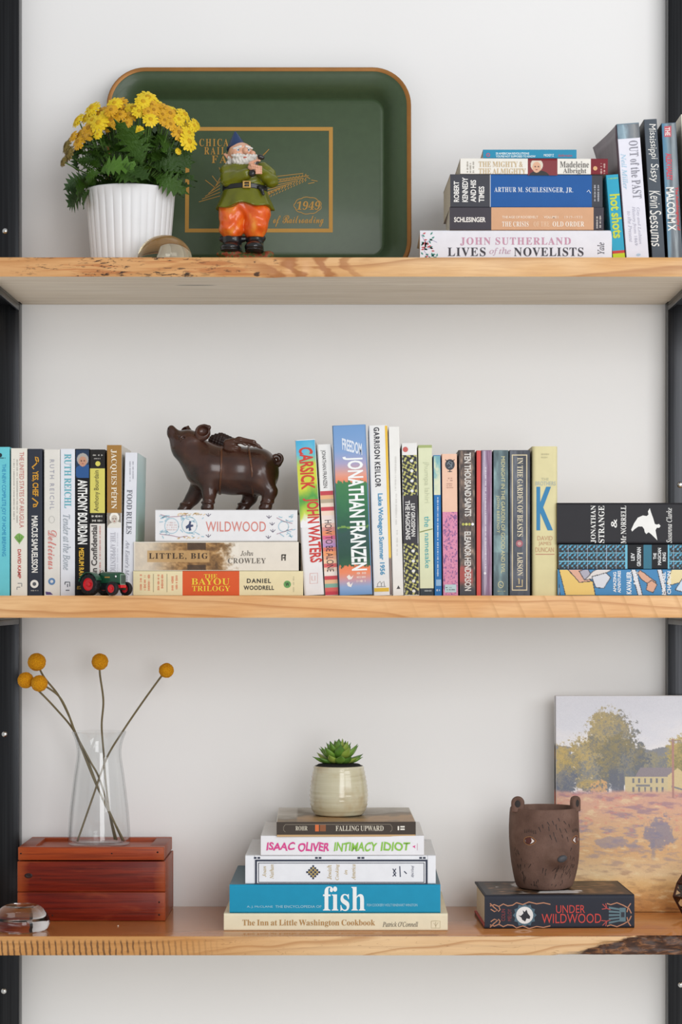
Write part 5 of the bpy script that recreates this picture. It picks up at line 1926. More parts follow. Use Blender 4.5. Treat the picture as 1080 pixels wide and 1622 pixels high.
# ---------------------------------------------------------------- garden gnome
def gnome():
    dy = 0.105
    s = s_of(dy)
    zb = CY - Z_TOP / s
    X0 = 388.0
    root = empty('garden_gnome', ((X0 - CX) * s, dy, Z_TOP))
    tag(root, 'painted garden gnome with blue pointed hat, green coat and orange trousers', 'figurine')

    def tr(v):
        v = np.asarray(v)
        return np.stack([(v[:, 0] - X0) * s, v[:, 1] * s, (v[:, 2] + zb) * s], 1)
    P = lambda x, y, d=0.0: (x, d, -y)

    def S(name, f, lo, hi, mat, h=1.0):
        return sdf_ob(name, f, lo, hi, h, mat, root, tr)
    gl = dict(coat=.35, spec=.5)

    # mossy ground
    def f_base(p):
        d = s_ell(p, P(389, 415, 0), (44, 34, 14))
        d = smin(d, s_ell(p, P(364, 405, -16), (20, 12, 6)), 4)
        d = smin(d, s_ell(p, P(425, 406, -10), (10, 9, 7)), 4)
        d = d + 1.6 * (fbm(p[0] / 4 + 90, p[2] / 4 + p[1] / 5 + 200, 3) - .5) * 2
        return np.maximum(d, -(zb - .3) - p[2])
    t = NT('mossy_ground_paint')
    nz = t.noise(t.coord(), 160, 4)
    base_m = t.done(t.ramp(nz, [(.36, '#3d4a22'), (.48, '#5a5a2c'), (.56, '#8a3f22'), (.7, '#6a2c1a')]), .6, t.bump(nz, .5, .001))
    S('mossy_base', f_base, (338, 392, -40), (440, zb + 3, 40), base_m, 1.3)

    # boots
    def f_boots(p):
        l = s_cap(p, P(368, 380, -2), P(369, 396, -2), 15, 15)
        l = smin(l, s_ell(p, P(366, 395, -16), (16, 19, 9)), 5)
        l = smin(l, s_cap(p, P(352, 379, -2), P(386, 379, -2), 5, 5), 3)
        r = s_cap(p, P(404, 380, -2), P(404, 396, -2), 13, 14)
        r = smin(r, s_ell(p, P(403, 394, -16), (15, 20, 10)), 5)
        r = smin(r, s_cap(p, P(392, 378, -2), P(416, 378, -2), 5, 5), 3)
        d = np.minimum(l, r)
        d = np.maximum(d, -403 - p[2])
        sole = np.maximum(d - 1.3, np.abs(p[2] + 401) - 2.4)
        return np.minimum(d, sole)
    S('boots', f_boots, (345, 366, -40), (424, 410, 22), M('#1a1a1c', .28, coat=.4, var=.2), 1.0)

    # trousers
    def f_tr(p):
        l = s_cap(p, P(367, 338, -2), P(368, 365, -3), 21, 18)
        l = smin(l, s_ell(p, P(364, 362, -7), (17, 17, 13)), 5)
        r = s_cap(p, P(408, 338, -2), P(404, 365, -3), 21, 18)
        r = smin(r, s_ell(p, P(407, 360, -8), (16, 17, 13)), 5)
        d = smin(smin(l, r, 3.5), s_ell(p, P(388, 328, 0), (38, 24, 18)), 6)
        # folds
        w = np.sin((p[2] + 340) * .30 + np.abs(p[0] - 388) * .18 + 1.4 * np.sin(p[0] * .16)) * .9 + .7 * np.sin((p[0] + p[2]) * .33)
        return np.maximum(d + w * .7, -377 - p[2])
    t = NT('orange_trouser_paint')
    nz = t.noise(t.coord((1, 1, .6), rot=(0, .5, 0)), 60, 3)
    tm = t.done(t.ramp(nz, [(.3, '#d84c13'), (.5, '#e4621a'), (.7, '#ee9433')]), .32, t.bump(nz, .1, .001), coat=.35)
    S('trousers', f_tr, (338, 318, -34), (438, 382, 30), tm, 1.0)

    # coat: flared skirt, chest, sleeves
    def f_coat(p):
        x, y, z = p
        yy = -z
        ys = [246, 256, 264, 272, 282, 296, 302, 312, 322, 331, 336]
        hw = [6, 16, 26, 31, 34, 33, 34.5, 38, 42.5, 46.5, 48]
        w = np.interp(yy, ys, hw)
        cx_ = np.interp(yy, ys, [385, 385, 386, 387, 388, 388, 388, 388, 388, 387.5, 387.5])
        a = np.arctan2(y, x - cx_)
        w = w + np.interp(yy, [302, 334], [0, 2.0]) * np.sin(a * 9)
        dpt = .80
        q = np.sqrt((x - cx_) ** 2 + (y / dpt) ** 2)
        hem = 331 + 2.2 * np.sin(a * 5 + 1) + 3 * np.exp(-((x - 392) / 16) ** 2) * (y < 0) * -1.5
        d = smax((q - w) * .72, yy - hem, 2)
        d = np.maximum(d, -(q - w + 6) * .72 * (yy > 318) - 50 * (yy <= 318)) if False else d
        d = smax(d, 250 - yy, 4)
        la = smin(s_cap(p, P(360, 271, -2), P(362, 287, -14), 11.5, 11.5), s_cap(p, P(362, 287, -14), P(391, 281, -31), 11.5, 8.5), 3)
        ra = smin(s_cap(p, P(417, 268, -2), P(430, 288, -10), 10.5, 11), s_cap(p, P(430, 288, -10), P(412, 276, -30), 10.5, 8), 3)
        ra = smin(ra, s_cap(p, P(428, 274, -4), P(433, 290, -8), 8, 7), 3)
        folds = .5 * np.sin(yy * .55 + x * .2) * (yy < 296)
        d = smin(d, smin(la, ra, 1), 2.5)
        return d + folds
    S('coat', f_coat, (334, 240, -48), (448, 342, 44), M('#6d7012', .32, coat=.3, var=.3, scale=45), 1.0)

    # belt, buckle, hanging strap end
    def f_belt(p):
        yy = -p[2]
        w = 34.2
        q = np.sqrt((p[0] - 388) ** 2 + (p[1] / .8) ** 2) * 1.0
        c = 299.5 + (p[0] - 388) * .02 - 2 * np.exp(-((p[0] - 392) / 14) ** 2)
        return np.maximum(np.maximum(np.abs(q - w) - 1.6, -p[1] * 0 + np.abs(yy - c) - 4.0), -200)
    S('belt', f_belt, (348, 288, -34), (428, 312, 34), M('#1b1b1a', .35, coat=.3), .9)

    def f_buck(p):
        d = np.maximum(s_box(p, P(392, 297.5, -30), (6.5, 2.2, 6), 1), -s_box(p, P(392, 297.5, -30), (3.6, 6, 3.2), .5))
        return np.minimum(d, s_box(p, P(393, 297.5, -30.5), (5, 1.4, .9), .5))
    S('buckle', f_buck, (382, 288, -36), (402, 308, -24), M('#b08d4e', .35, metal=.5), .6)

    def f_se(p):
        return smin(s_cap(p, P(412, 301, -24), P(416, 305, -24), 3, 2.8), s_cap(p, P(416, 305, -24), P(418, 312, -25), 2.8, 2.2), 1)
    S('belt_end', f_se, (404, 294, -32), (426, 320, -16), M('#1b1b1a', .35, coat=.3), .8)

    # head with ears, nose, cheeks
    skin = M('#e2a98a', .38, coat=.25, var=.15, scale=110)

    def f_head(p):
        d = s_ell(p, P(381, 243, -2), (19.5, 18, 17))
        d = smin(d, s_cap(p, P(384, 256, 0), P(385, 268, 0), 11, 12), 3)
        d = smin(d, s_ell(p, P(390, 242.5, -21), (4.6, 4.5, 5)), 2)          # nose
        d = smin(d, s_ell(p, P(376, 247, -17), (6, 3.5, 4.5)), 3)
        d = smin(d, s_ell(p, P(401, 246, -14), (4.5, 4.5, 4.5)), 3)
        d = smin(d, s_ell(p, P(386, 235, -15), (12, 3.5, 2.2)), 3)           # brow ridge
        for ex in (377.5, 394.5):
            d = smax(d, -s_ell(p, P(ex, 241, -20), (3.6, 3.4, 2.4)), 1.2)
        ear = smin(s_cap(p, P(364, 250, 0), P(357, 245, 1), 5.2, 2.2), s_cap(p, P(357, 245, 1), P(355, 244, 1), 2.2, 1.2), 1)
        ear = smax(ear, -s_ell(p, P(360, 249, -5), (3.6, 3.6, 3)), 1)
        ear2 = s_cap(p, P(402, 246, 2), P(408, 250, 2), 4.2, 2)
        return smin(smin(d, ear, 1.5), ear2, 1.5)
    S('head', f_head, (348, 220, -34), (416, 284, 22), skin, .8)
    # eyes
    for ex, ed in ((377.8, -17.6), (394.2, -17.2)):
        bm = bmesh.new()
        bmesh.ops.create_uvsphere(bm, u_segments=12, v_segments=8, radius=2.9 * s)
        e = bm_ob('eye', bm, M('#efe9e2', .2), root, smooth=True)
        e.location = tr([P(ex, 241.2, ed + .6)])[0]
        bm = bmesh.new()
        bmesh.ops.create_uvsphere(bm, u_segments=10, v_segments=6, radius=1.5 * s)
        i = bm_ob('iris', bm, M('#3c5a76', .2), e, smooth=True)
        i.location = (0.6 * s, -1.95 * s, 0)
    # brows, moustache and beard (one white hair part each)
    white_h = M('#e4ded6', .55, var=.22, scale=260, bump=.5)

    def f_beard(p):
        d = s_ell(p, P(388, 257, -11), (21, 12, 11.5))
        d = smin(d, s_ell(p, P(379, 250.5, -20), (12, 5, 3.6)), 3)
        d = smin(d, s_ell(p, P(400, 251, -17), (9, 5, 3.6)), 3)
        d = smin(d, s_cap(p, P(366, 251, -4), P(364, 262, 0), 5, 5), 3)
        d = smin(d, s_ell(p, P(362, 262, 6), (6, 6, 9)), 3)
        rip = np.sin(p[0] * 1.25 + 1.6 * np.sin(-p[2] * .5)) * .7 + np.sin(p[2] * .8 + p[0] * .5) * .5
        mouth = s_ell(p, P(389, 253.5, -25), (3, 3, 1.3))
        return smax(d + rip * .75, -mouth, .8)
    S('beard', f_beard, (352, 240, -36), (416, 276, 20), white_h, .8)
    S('mouth', lambda p: s_ell(p, P(389, 253.6, -21.3), (3.2, 2.4, 1.7)), (384, 249, -26), (394, 258, -17), M('#c46a5a', .4), .6)

    def f_brow(p):
        a = s_cap(p, P(371, 238.5, -16.5), P(382, 236, -19), 1.6, 2.4)
        b = s_cap(p, P(391, 236, -19), P(400, 238, -14.5), 2.3, 1.4)
        return np.minimum(a, b)
    S('eyebrows', f_brow, (366, 230, -26), (406, 244, -10), white_h, .7)

    # hat: soft cone leaning left
    def f_hat(p):
        yy = -p[2]
        k = np.clip((yy - 209) / 32, 0, 1)
        cx_ = 372.5 + 4.5 * k
        w = 1.6 + 19.0 * k ** .98
        tilt = (p[0] - 378) * -.10
        d = (np.sqrt((p[0] - cx_) ** 2 + ((p[1] - 1) / .95) ** 2) - w) * .85
        d = smax(d, yy - (237.5 - tilt * 1.0 + (p[1] + 2) * .30) , 1.5)
        return smax(d, 208 - yy, 1)
    S('pointed_hat', f_hat, (350, 203, -26), (408, 252, 26), M('#263c66', .42, coat=.15, var=.35, scale=40), .9)

    # hands clasped round a little black staff
    def f_hand(p):
        d = s_ell(p, P(403, 272, -37), (9, 6.5, 5.5))
        k = 0
        for k in range(4):                                              # fingers of the left hand over the right
            x0, y0 = 397 + k * 3.4, 266.5 + k * 1.1
            a = s_cap(p, P(x0, y0, -39), P(x0 + 3.4, y0 + 3.4 - k * .3, -43.5), 2.0, 1.9)
            b = s_cap(p, P(x0 + 3.4, y0 + 3.4 - k * .3, -43.5), P(x0 + 4.6, y0 + 7.2 - k * .8, -41.5), 1.9, 1.6)
            d = smin(d, smin(a, b, .6), .9)
        d = smin(d, smin(s_cap(p, P(399, 265, -37), P(409, 261.5, -40), 2.4, 2.1), s_cap(p, P(409, 261.5, -40), P(413, 262.5, -42), 2.1, 1.7), .6), 1.2)   # thumb
        d2 = s_ell(p, P(409, 276, -35), (6, 7, 5))
        for k in range(4):
            y0 = 271.5 + k * 3.2
            d2 = smin(d2, smin(s_cap(p, P(415, y0, -36), P(412, y0 + .6, -41.5), 1.9, 1.8), s_cap(p, P(412, y0 + .6, -41.5), P(407.5, y0 + 1.2, -42), 1.8, 1.5), .6), .9)
        return smin(d, d2, 1.2)
    S('hands', f_hand, (386, 254, -50), (424, 288, -26), skin, .7)

    def f_pipe(p):
        d = s_cap(p, P(414.5, 256, -40), P(401, 281, -39.5), 1.9, 1.9)
        d = smin(d, s_cap(p, P(413, 256, -41), P(417, 257.5, -40), 3.8, 3.6), 1)
        return smin(d, s_ell(p, P(401, 282, -39), (5.4, 4.4, 5.6)), 1)
    S('black_staff', f_pipe, (392, 248, -48), (424, 292, -30), M('#1c1a1a', .35, coat=.4), .7)


gnome()


# ---------------------------------------------------------------- winged pig
def pig():
    dy = 0.125
    s = s_of(dy)
    zb = CY - z_pig / s
    X0 = 360.0
    root = empty('winged_pig_figurine', ((X0 - CX) * s, dy, z_pig + .0004))
    tag(root, 'dark brown glossy pig figurine with small wings standing on the white book', 'figurine')
    k0 = (zb - 0) - 808.5

    def tr(v):
        v = np.asarray(v)
        return np.stack([(v[:, 0] - X0) * s, v[:, 1] * s, (v[:, 2] + 808.5) * s], 1)
    P = lambda x, y, d=0.0: (x, d, -y)
    t = NT('dark_brown_resin')
    nz = t.noise(t.coord(), 35, 4)
    mat = t.done(t.ramp(nz, [(.3, '#2f1a13'), (.6, '#45271b'), (.85, '#5d3722')]), .27, t.bump(t.noise(t.coord(), 200, 3), .05, .0006), spec=.55, coat=.25)

    def trunk(p):
        d = s_ell(p, P(372, 744, 0), (58, 43.5, 39))
        d = smin(d, s_ell(p, P(334, 742, 0), (36, 45, 37)), 10)
        d = smin(d, s_ell(p, P(409, 746, 0), (33, 42, 38)), 10)
        return d

    def f(p):
        d = trunk(p)
        # neck and head raised up to the left
        d = smin(d, s_cap(p, P(322, 732, 0), P(297, 706, 0), 34, 25), 12)
        d = smin(d, s_ell(p, P(298, 704, 0), (24, 22, 23)), 8)
        d = smin(d, s_cap(p, P(292, 708, 0), P(275, 687, 0), 19, 10), 7)
        d = smin(d, s_ell(p, P(271.5, 681, 0), (7.0, 9, 9)), 4)
        for sg in (-1, 1):
            d = smin(d, s_ell(p, P(306, 697, 15 * sg), (10, 7, 7)), 5)     # cheeks / brow
            d = smax(d, -s_ell(p, P(268, 678.5, 3.6 * sg), (2, 3, 1.7)), 1.2)  # nostrils
            d = smax(d, -s_ell(p, P(292, 694, 20 * sg), (3.4, 2.0, 3)), 1.5)
        # mouth line along the muzzle
        d = smax(d, -s_cap(p, P(283, 690, -16), P(291, 703, -22), 1.6, 1.4), 1)
        # near legs
        d = smin(d, s_cap(p, P(330, 752, -20), P(333, 782, -24), 19, 11), 7)
        d = smin(d, s_cap(p, P(333, 782, -24), P(331, 800, -24), 10.5, 8.5), 4)
        d = smin(d, s_ell(p, P(330, 804, -24), (10.5, 10, 7)), 2.5)
        d = smin(d, s_cap(p, P(412, 756, -19), P(428, 778, -24), 23, 12.5), 8)
        d = smin(d, s_cap(p, P(428, 778, -24), P(423, 799, -24), 11.5, 9), 4)
        d = smin(d, s_ell(p, P(421, 804, -24), (10.5, 10, 7)), 2.5)
        # far legs
        d = smin(d, s_cap(p, P(322, 758, 18), P(304, 786, 22), 19, 11.5), 7)
        d = smin(d, s_cap(p, P(304, 786, 22), P(291, 802, 22), 11, 9), 4)
        d = smin(d, s_ell(p, P(289, 805, 22), (10, 10, 6)), 2.5)
        d = smin(d, s_cap(p, P(398, 762, 18), P(395, 786, 22), 20, 11.5), 7)
        d = smin(d, s_cap(p, P(395, 786, 22), P(384, 802, 22), 10.5, 9), 4)
        d = smin(d, s_ell(p, P(382, 805, 22), (10, 10, 6)), 2.5)
        # pastern rings
        for (cx, dd) in ((331, -24), (424, -24), (294, 22), (386, 22)):
            ring = np.sqrt((p[0] - cx) ** 2 + (p[1] - dd) ** 2) - 10.2
            d = smin(d, np.maximum(np.abs(ring) - 1, np.abs(p[2] + 795.5) - 1.5), 2)
        return np.maximum(d, -808.5 - p[2])
    sdf_ob('body', f, (255, 662, -52), (452, 811, 52), 1.6, mat, root, tr)
    strap_m = M('#5b3620', .32, coat=.25)

    def f_strap(cx, slope):
        def g(p):
            b = trunk(p)
            pl = p[0] - (cx + slope * (-p[2] - 740) + 4 * np.sin((-p[2] - 700) / 30))
            return np.maximum(np.maximum(b - 1.6, -(b + 1.5)), np.abs(pl) - 1.7)
        return g
    for cx, sl in ((349, -.06), (396, .09)):
        sdf_ob('harness_strap', f_strap(cx, sl), (cx - 18, 694, -50), (cx + 18, 794, 50), 1.1, strap_m, root, tr)
    # ears: cupped shells
    for nm, c, d0 in (('near', (322, 685), -16), ('far', (294, 682), 15)):
        def f_ear(p, c=c, d0=d0):
            x, y = c
            if d0 < 0:
                d = s_ell(p, P(x, y, d0), (12.5, 8, 13))
                d = smin(d, s_cap(p, P(x - 6, y + 8, d0 + 2), P(x - 10, y + 14, d0 + 4), 7, 6), 4)
                d = smin(d, s_cap(p, P(x + 4, y - 8, d0), P(x + 10, y - 8, d0 - 3), 5, 3.6), 3)
                return smax(d, -s_ell(p, P(x + .5, y - 2.5, d0 - 7), (9.2, 9, 8)), 1.2)
            d = s_ell(p, P(x, y, d0), (9, 7, 9))
            d = smin(d, s_cap(p, P(x, y + 2, d0), P(x + 4, y + 12, d0 - 3), 7, 6), 3)
            d = smin(d, s_cap(p, P(x + 1, y - 5, d0), P(x + 3, y - 9, d0), 3.6, 1.6), 2)
            return smax(d, -s_ell(p, P(x - 3.5, y - 2, d0 - 5), (5, 7, 6.5)), 1)
        sdf_ob('ear', f_ear, (c[0] - 24, c[1] - 22, d0 - 20), (c[0] + 26, c[1] + 24, d0 + 20), .9, mat, root, tr)
    # near wing: root on the shoulder, long feather curving back
    def f_wing(p):
        d = smin(s_ell(p, P(369, 711, -22), (15, 11, 8)), s_cap(p, P(361, 702, -24), P(381, 697.5, -27), 6.0, 5.2), 4)
        d = smin(d, s_cap(p, P(381, 697.5, -27), P(402, 701.5, -29), 5.2, 4.0), 2)
        d = smin(d, s_cap(p, P(402, 701.5, -29), P(415.5, 710.5, -30.5), 4.0, 1.7), 2)
        for k in range(3):
            d = smin(d, s_cap(p, P(384 + 6 * k, 700.5, -28), P(390 + 7 * k, 706.5 + .5 * k, -29), 2.8, 1.4), 1.2)
        return d + .5 * np.sin(p[2] * 1.3 + p[0] * .3) * (p[0] > 372)
    sdf_ob('wing', f_wing, (348, 686, -44), (424, 726, -6), 1.0, M('#4a2a1b', .3, coat=.3, var=.25), root, tr)

    def f_wing2(p):
        d = smin(s_cap(p, P(348, 712, 14), P(350, 698, 16), 11, 11), s_ell(p, P(347, 696, 14), (19, 9, 12)), 4)
        d = smin(d, s_cap(p, P(350, 689, 16), P(366, 694, 17), 6, 4.5), 3)
        return d + .9 * np.sin(p[0] * .9 + p[2] * .5) * np.sin(p[2] * .9 - p[0] * .3)
    sdf_ob('wing', f_wing2, (322, 676, -2), (380, 726, 34), 1.0, M('#2c1a15', .5, var=.3), root, tr)
    # curled tail
    pts = []
    for k in range(40):
        t_ = k / 39
        a = t_ * 2 * math.pi * 1.55
        pts.append(tr([P(436 + 6 * t_ + 6.0 * math.sin(a), 736 - 4 * t_ - 6.5 + 6.5 * math.cos(a), -2 - 10 * t_)])[0])
    pts = [tr([P(428, 742, 2)])[0]] + pts
    v, fc = tube(spline(pts, 2), [(5.2 - 3.0 * i / 80) * s for i in range(len(spline(pts, 2)))], 10)
    mesh_ob('tail', v, fc, mat, root, True)


pig()

# ---------------------------------------------------------------- toy tractor
def tractor():
    dy = 0.022
    s = s_of(dy)
    root = empty('toy_tractor', ((170 - CX) * s, dy, Z_MID), (0, 0, R(-33)))
    tag(root, 'small green toy tractor with red wheel hubs in front of the books', 'toy')
    u = s
    tyre = M('#17171a', .55, var=.2)
    redm = M('#d3202a', .3, coat=.4)
    grn = M('#1c5238', .28, coat=.4, var=.15)
    dark = M('#22272a', .45)

    def wheel(x, y, r, w, side, lug):
        wr = empty_child = None
        prof = [(r * .60, -w * .5), (r * .9, -w * .5), (r * .98, -w * .38), (r, -w * .2), (r, w * .2), (r * .98, w * .38), (r * .9, w * .5), (r * .60, w * .5)]

        def rf(rad, z, a, j):
            if 2 <= j <= 5 and lug:
                return rad * (1 + .055 * (1 if math.sin(a * lug + z / w * 4) > 0 else -.2))
            return rad
        o = lathe_ob('tyre', prof, tyre, root, 64 if lug else 32, rfun=rf, closed=True)
        o.location = (x, y, r * 1.045 if lug else r)
        o.rotation_euler = (R(90), 0, 0)
        h = lathe_ob('wheel_hub', [(0, -w * .35), (r * .62, -w * .35), (r * .64, w * .44), (r * .56, w * .5), (r * .5, w * .3), (r * .22, w * .26), (r * .2, w * .44), (r * .12, w * .5), (0, w * .5)], redm, o, 28)
        if side > 0:
            h.rotation_euler = (R(180), 0, 0)
        return o
    # x forward, y left-right; near side is -y
    wr, wf = 17.0 * u, 11.0 * u
    tr_ = 19 * u
    for sd in (-1, 1):
        wheel(-19 * u, sd * tr_, wr, 12 * u, sd, 13)
        wheel(24 * u, sd * 17 * u, wf, 7.5 * u, sd, 0)
    # axles
    v, f_ = tube([(-19 * u, -tr_, wr * 1.04), (-19 * u, tr_, wr * 1.04)], 3.2 * u, 10)
    mesh_ob('rear_axle', v, f_, grn, root)
    v, f_ = tube([(24 * u, -15 * u, wf), (24 * u, 15 * u, wf)], 2.2 * u, 10)
    mesh_ob('front_axle', v, f_, grn, root)
    # engine block, hood with rounded top, grille
    box_ob('engine_block', -14 * u, -6.5 * u, 9 * u, 27 * u, 6.5 * u, 24 * u, dark, root, 1.2 * u)
    bm = bmesh.new()
    prof = [(-8.5, 20), (-8.5, 31), (-7.5, 34.5), (-4.5, 36.8), (0, 37.3), (4.5, 36.8), (7.5, 34.5), (8.5, 31), (8.5, 20)]
    rows = []
    for x, k in ((-8, 1.0), (-6, 1.03), (26, 1.0), (29.5, .97), (31, .9)):
        rows.append([bm.verts.new((x * u, y * u * k, (20 + (z - 20) * k) * u)) for y, z in prof])
    for a, b in zip(rows, rows[1:]):
        for j in range(len(prof)):
            j2 = (j + 1) % len(prof)
            bm.faces.new((a[j], a[j2], b[j2], b[j]))
    bm.faces.new(rows[0])
    bm.faces.new(rows[-1][::-1])
    bm_ob('hood', bm, grn, root, auto=35)
    g = box_ob('grille', 30.4 * u, -6.4 * u, 17 * u, 32 * u, 6.4 * u, 34 * u, M('#7f9a86', .35, coat=.3), root, .6 * u)
    for k in range(5):
        box_ob('grille_slat', 31.6 * u, (-5 + k * 2.3) * u, 18.5 * u, 32.5 * u, (-4 + k * 2.3) * u, 32.5 * u, dark, g)
    box_ob('front_bracket', 18 * u, -7 * u, 12 * u, 33 * u, 7 * u, 17 * u, redm, root, 1 * u)
    box_ob('side_badge', 2 * u, -9.2 * u, 28 * u, 12 * u, -8.4 * u, 30 * u, M('#b58a45', .4), root)
    # cabin deck, seat, fenders, steering wheel, headlamps
    box_ob('deck', -27 * u, -9 * u, 14 * u, -8 * u, 9 * u, 22 * u, grn, root, 1 * u)
    bm = bmesh.new()
    add_box(bm, -25 * u, -5 * u, 22 * u, -16 * u, 5 * u, 26 * u, 1 * u)
    add_box(bm, -27 * u, -5 * u, 24 * u, -24 * u, 5 * u, 33 * u, 1 * u)
    bm_ob('seat', bm, grn, root, auto=35)
    for sd in (-1, 1):
        vs, fs = [], []
        n = 14
        for k in range(n + 1):
            a = R(20 + 145 * k / n)
            for r_, yy in ((18.6, -6.5), (18.6, 6.0), (19.8, 6.0), (19.8, -6.5)):
                vs.append(((-19 + r_ * math.cos(a)) * u, sd * tr_ + yy * u * sd * -1, (17.5 + r_ * math.sin(a)) * u))
        for k in range(n):
            for j in range(4):
                j2 = (j + 1) % 4
                fs.append((k * 4 + j, k * 4 + j2, k * 4 + 4 + j2, k * 4 + 4 + j))
        fs += [(0, 1, 2, 3), (n * 4 + 3, n * 4 + 2, n * 4 + 1, n * 4)]
        o = mesh_ob('fender', vs, fs, grn, root)
        bm = bmesh.new()
        bm.from_mesh(o.data)
        bmesh.ops.recalc_face_normals(bm, faces=bm.faces)
        bm.to_mesh(o.data)
        bm.free()
        v, f_ = lathe([(0, 0), (2.6 * u, .3 * u), (2.2 * u, 1.8 * u), (0, 2.4 * u)], 14)
        o = mesh_ob('headlamp', v, f_, CHROME, root, True)
        o.location = (24 * u, sd * 9 * u, 30 * u)
        o.rotation_euler = (0, R(90), 0)
    ringp = [(-12 * u + 1.8 * u * math.sin(2 * math.pi * k / 20), 4.2 * u * math.cos(2 * math.pi * k / 20), 36 * u + 3.6 * u * math.sin(2 * math.pi * k / 20)) for k in range(21)]
    m1 = tube(ringp, .6 * u, 6, False)
    m2 = tube([(-12 * u, 0, 36 * u), (-8 * u, 0, 31 * u)], .6 * u, 6)
    v, f_ = merge([m1, m2])
    mesh_ob('steering_wheel', v, f_, dark, root, True)


tractor()


# ---------------------------------------------------------------- red box
def redwood(name, a, b, line, wear=.5):
    t = NT(name)
    v = t.coord((3, 30, 36))
    nz = t.noise(v, 2.2, 5, .6, .4)
    fine = t.noise(t.coord((6, 170, 170)), 1.6, 4)
    big = t.noise(t.coord((9, 20, 30)), 1.4, 3)
    c = t.mix(t.ramp(nz, [(.32, 0.0), (.68, 1.0)]), a, b)
    c = t.mix(t.math('MULTIPLY', t.ramp(fine, [(.34, 1.0), (.55, 0.0)]), .5), c, line)
    c = t.mix(t.math('MULTIPLY', t.ramp(big, [(.58, 0.0), (.75, 1.0)]), wear), c, '#a04a26')
    g = t.n('SeparateXYZ', {0: t.n('TexCoord').outputs['Generated']})
    ex = t.math('ABSOLUTE', t.math('SUBTRACT', g.outputs[0], .5))
    ez = t.math('ABSOLUTE', t.math('SUBTRACT', g.outputs[2], .5))
    e = t.math('ADD', t.math('MAXIMUM', t.math('ADD', t.math('MULTIPLY', ex, 1.0), 0.0), t.math('SUBTRACT', ez, .045)), t.math('MULTIPLY', t.math('SUBTRACT', big, .5), .12))
    c = t.mix(t.math('MULTIPLY', t.ramp(e, [(.425, 0.0), (.49, 1.0)]), .7), c, '#a24c22')
    return t.done(c, .42, t.bump(fine, .5, .0008), spec=.25, coat=.03)


def red_box():
    dyf, dyb = 0.151, 0.296
    s = s_of(dyf)
    x0, x1 = (27.5 - CX) * s, (262 - CX) * s
    D = dyb - dyf
    H_lid = Z_LOW * -1
    ztop = -(1342 - CY) * s - Z_LOW
    zl0 = -(1362.5 - CY) * s - Z_LOW
    zb1 = -(1364.5 - CY) * s - Z_LOW
    zm = -(1413 - CY) * s - Z_LOW
    root = empty('wooden_box', ((x0 + x1) / 2, (dyf + dyb) / 2, Z_LOW))
    tag(root, 'rustic red stained wooden box with framed lid, under the glass vase', 'box')
    w, d = (x1 - x0) / 2, D / 2
    front = redwood('red_stained_front', '#651408', '#7f260f', '#2e0a05', .45)
    side = redwood('red_stained_side', '#652614', '#7a3418', '#3c150d', .3)
    lid = redwood('red_stained_lid', '#913512', '#a8481b', '#5c1d0b', .5)
    th = .011
    box_ob('front_plank', -w, -d, .0003, w, -d + th, zm - .0003, front, root, .0012)
    box_ob('front_plank', -w, -d - .0004, zm + .0003, w, -d + th, zb1, front, root, .0012)
    box_ob('back_plank', -w, d - th, .0003, w, d, zb1, side, root, .0012)
    for sg in (-1, 1):
        xa, xb = (w - th, w - .0003) if sg > 0 else (-w + .0003, -w + th)
        box_ob('side_plank', xa, -d + th + .0002, .0003, xb, d - th - .0002, zb1, side, root, .0008)
    box_ob('bottom_board', -w + th + .0002, -d + th + .0002, .0004, w - th - .0002, d - th - .0002, .008, side, root)
    # the lid: four rails and a sunk panel
    l = empty_lid = box_ob('lid_panel', -w + .016, -d + .014, zl0, w - .016, d - .014, ztop - .005, lid, root)
    box_ob('lid_rail', -w + .001, -d + .0002, zl0, w - .002, -d + .0165, ztop, lid, l, .001)
    box_ob('lid_rail', -w + .001, d - .0165, zl0, w - .002, d - .0002, ztop, lid, l, .001)
    box_ob('lid_rail', -w + .001, -d + .0167, zl0, -w + .024, d - .0167, ztop, side, l, .001)
    box_ob('lid_rail', w - .025, -d + .0167, zl0, w - .002, d - .0167, ztop, side, l, .001)
    # knot and nail heads
    f = Face(root, s, (27.5 + 262) / 2, CY - Z_LOW / s, y=-d - .0004)
    nm = M('#2a130d', .6)
    for px, py, r in ((33, 1352, 1.2), (249.5, 1350, 1.3), (177, 1352, 1), (64, 1392, .9), (252, 1429, 1.2), (252, 1449, 1.3), (83, 1450, 1.1)):
        v, fc = lathe([(0, 0), (r * s * 1.2, 0), (r * s, .0006), (0, .0008)], 10)
        o = mesh_ob('nail', v, fc, nm, root, True)
        o.location = f.p(px, py, 0)
        o.location.y = -d + (.0003 if py < 1360 else 0)
        o.rotation_euler = (R(90), 0, 0)
    vs, fs = lathe([(0, .0002), (3.4 * s, .0003), (5.5 * s, .0009), (6.5 * s, .0001)], 20, sy=.62)
    o = mesh_ob('wood_knot', vs, fs, M('#2c100a', .5, var=.5, scale=500), root, True)
    o.location = f.p(45, 1387, 0)
    o.location.y = -d - .0003
    o.rotation_euler = (R(90), 0, 0)
    return Z_LOW + ztop - .005, (dyf + dyb) / 2, Z_LOW + ztop


z_panel, y_box, z_lid = red_box()


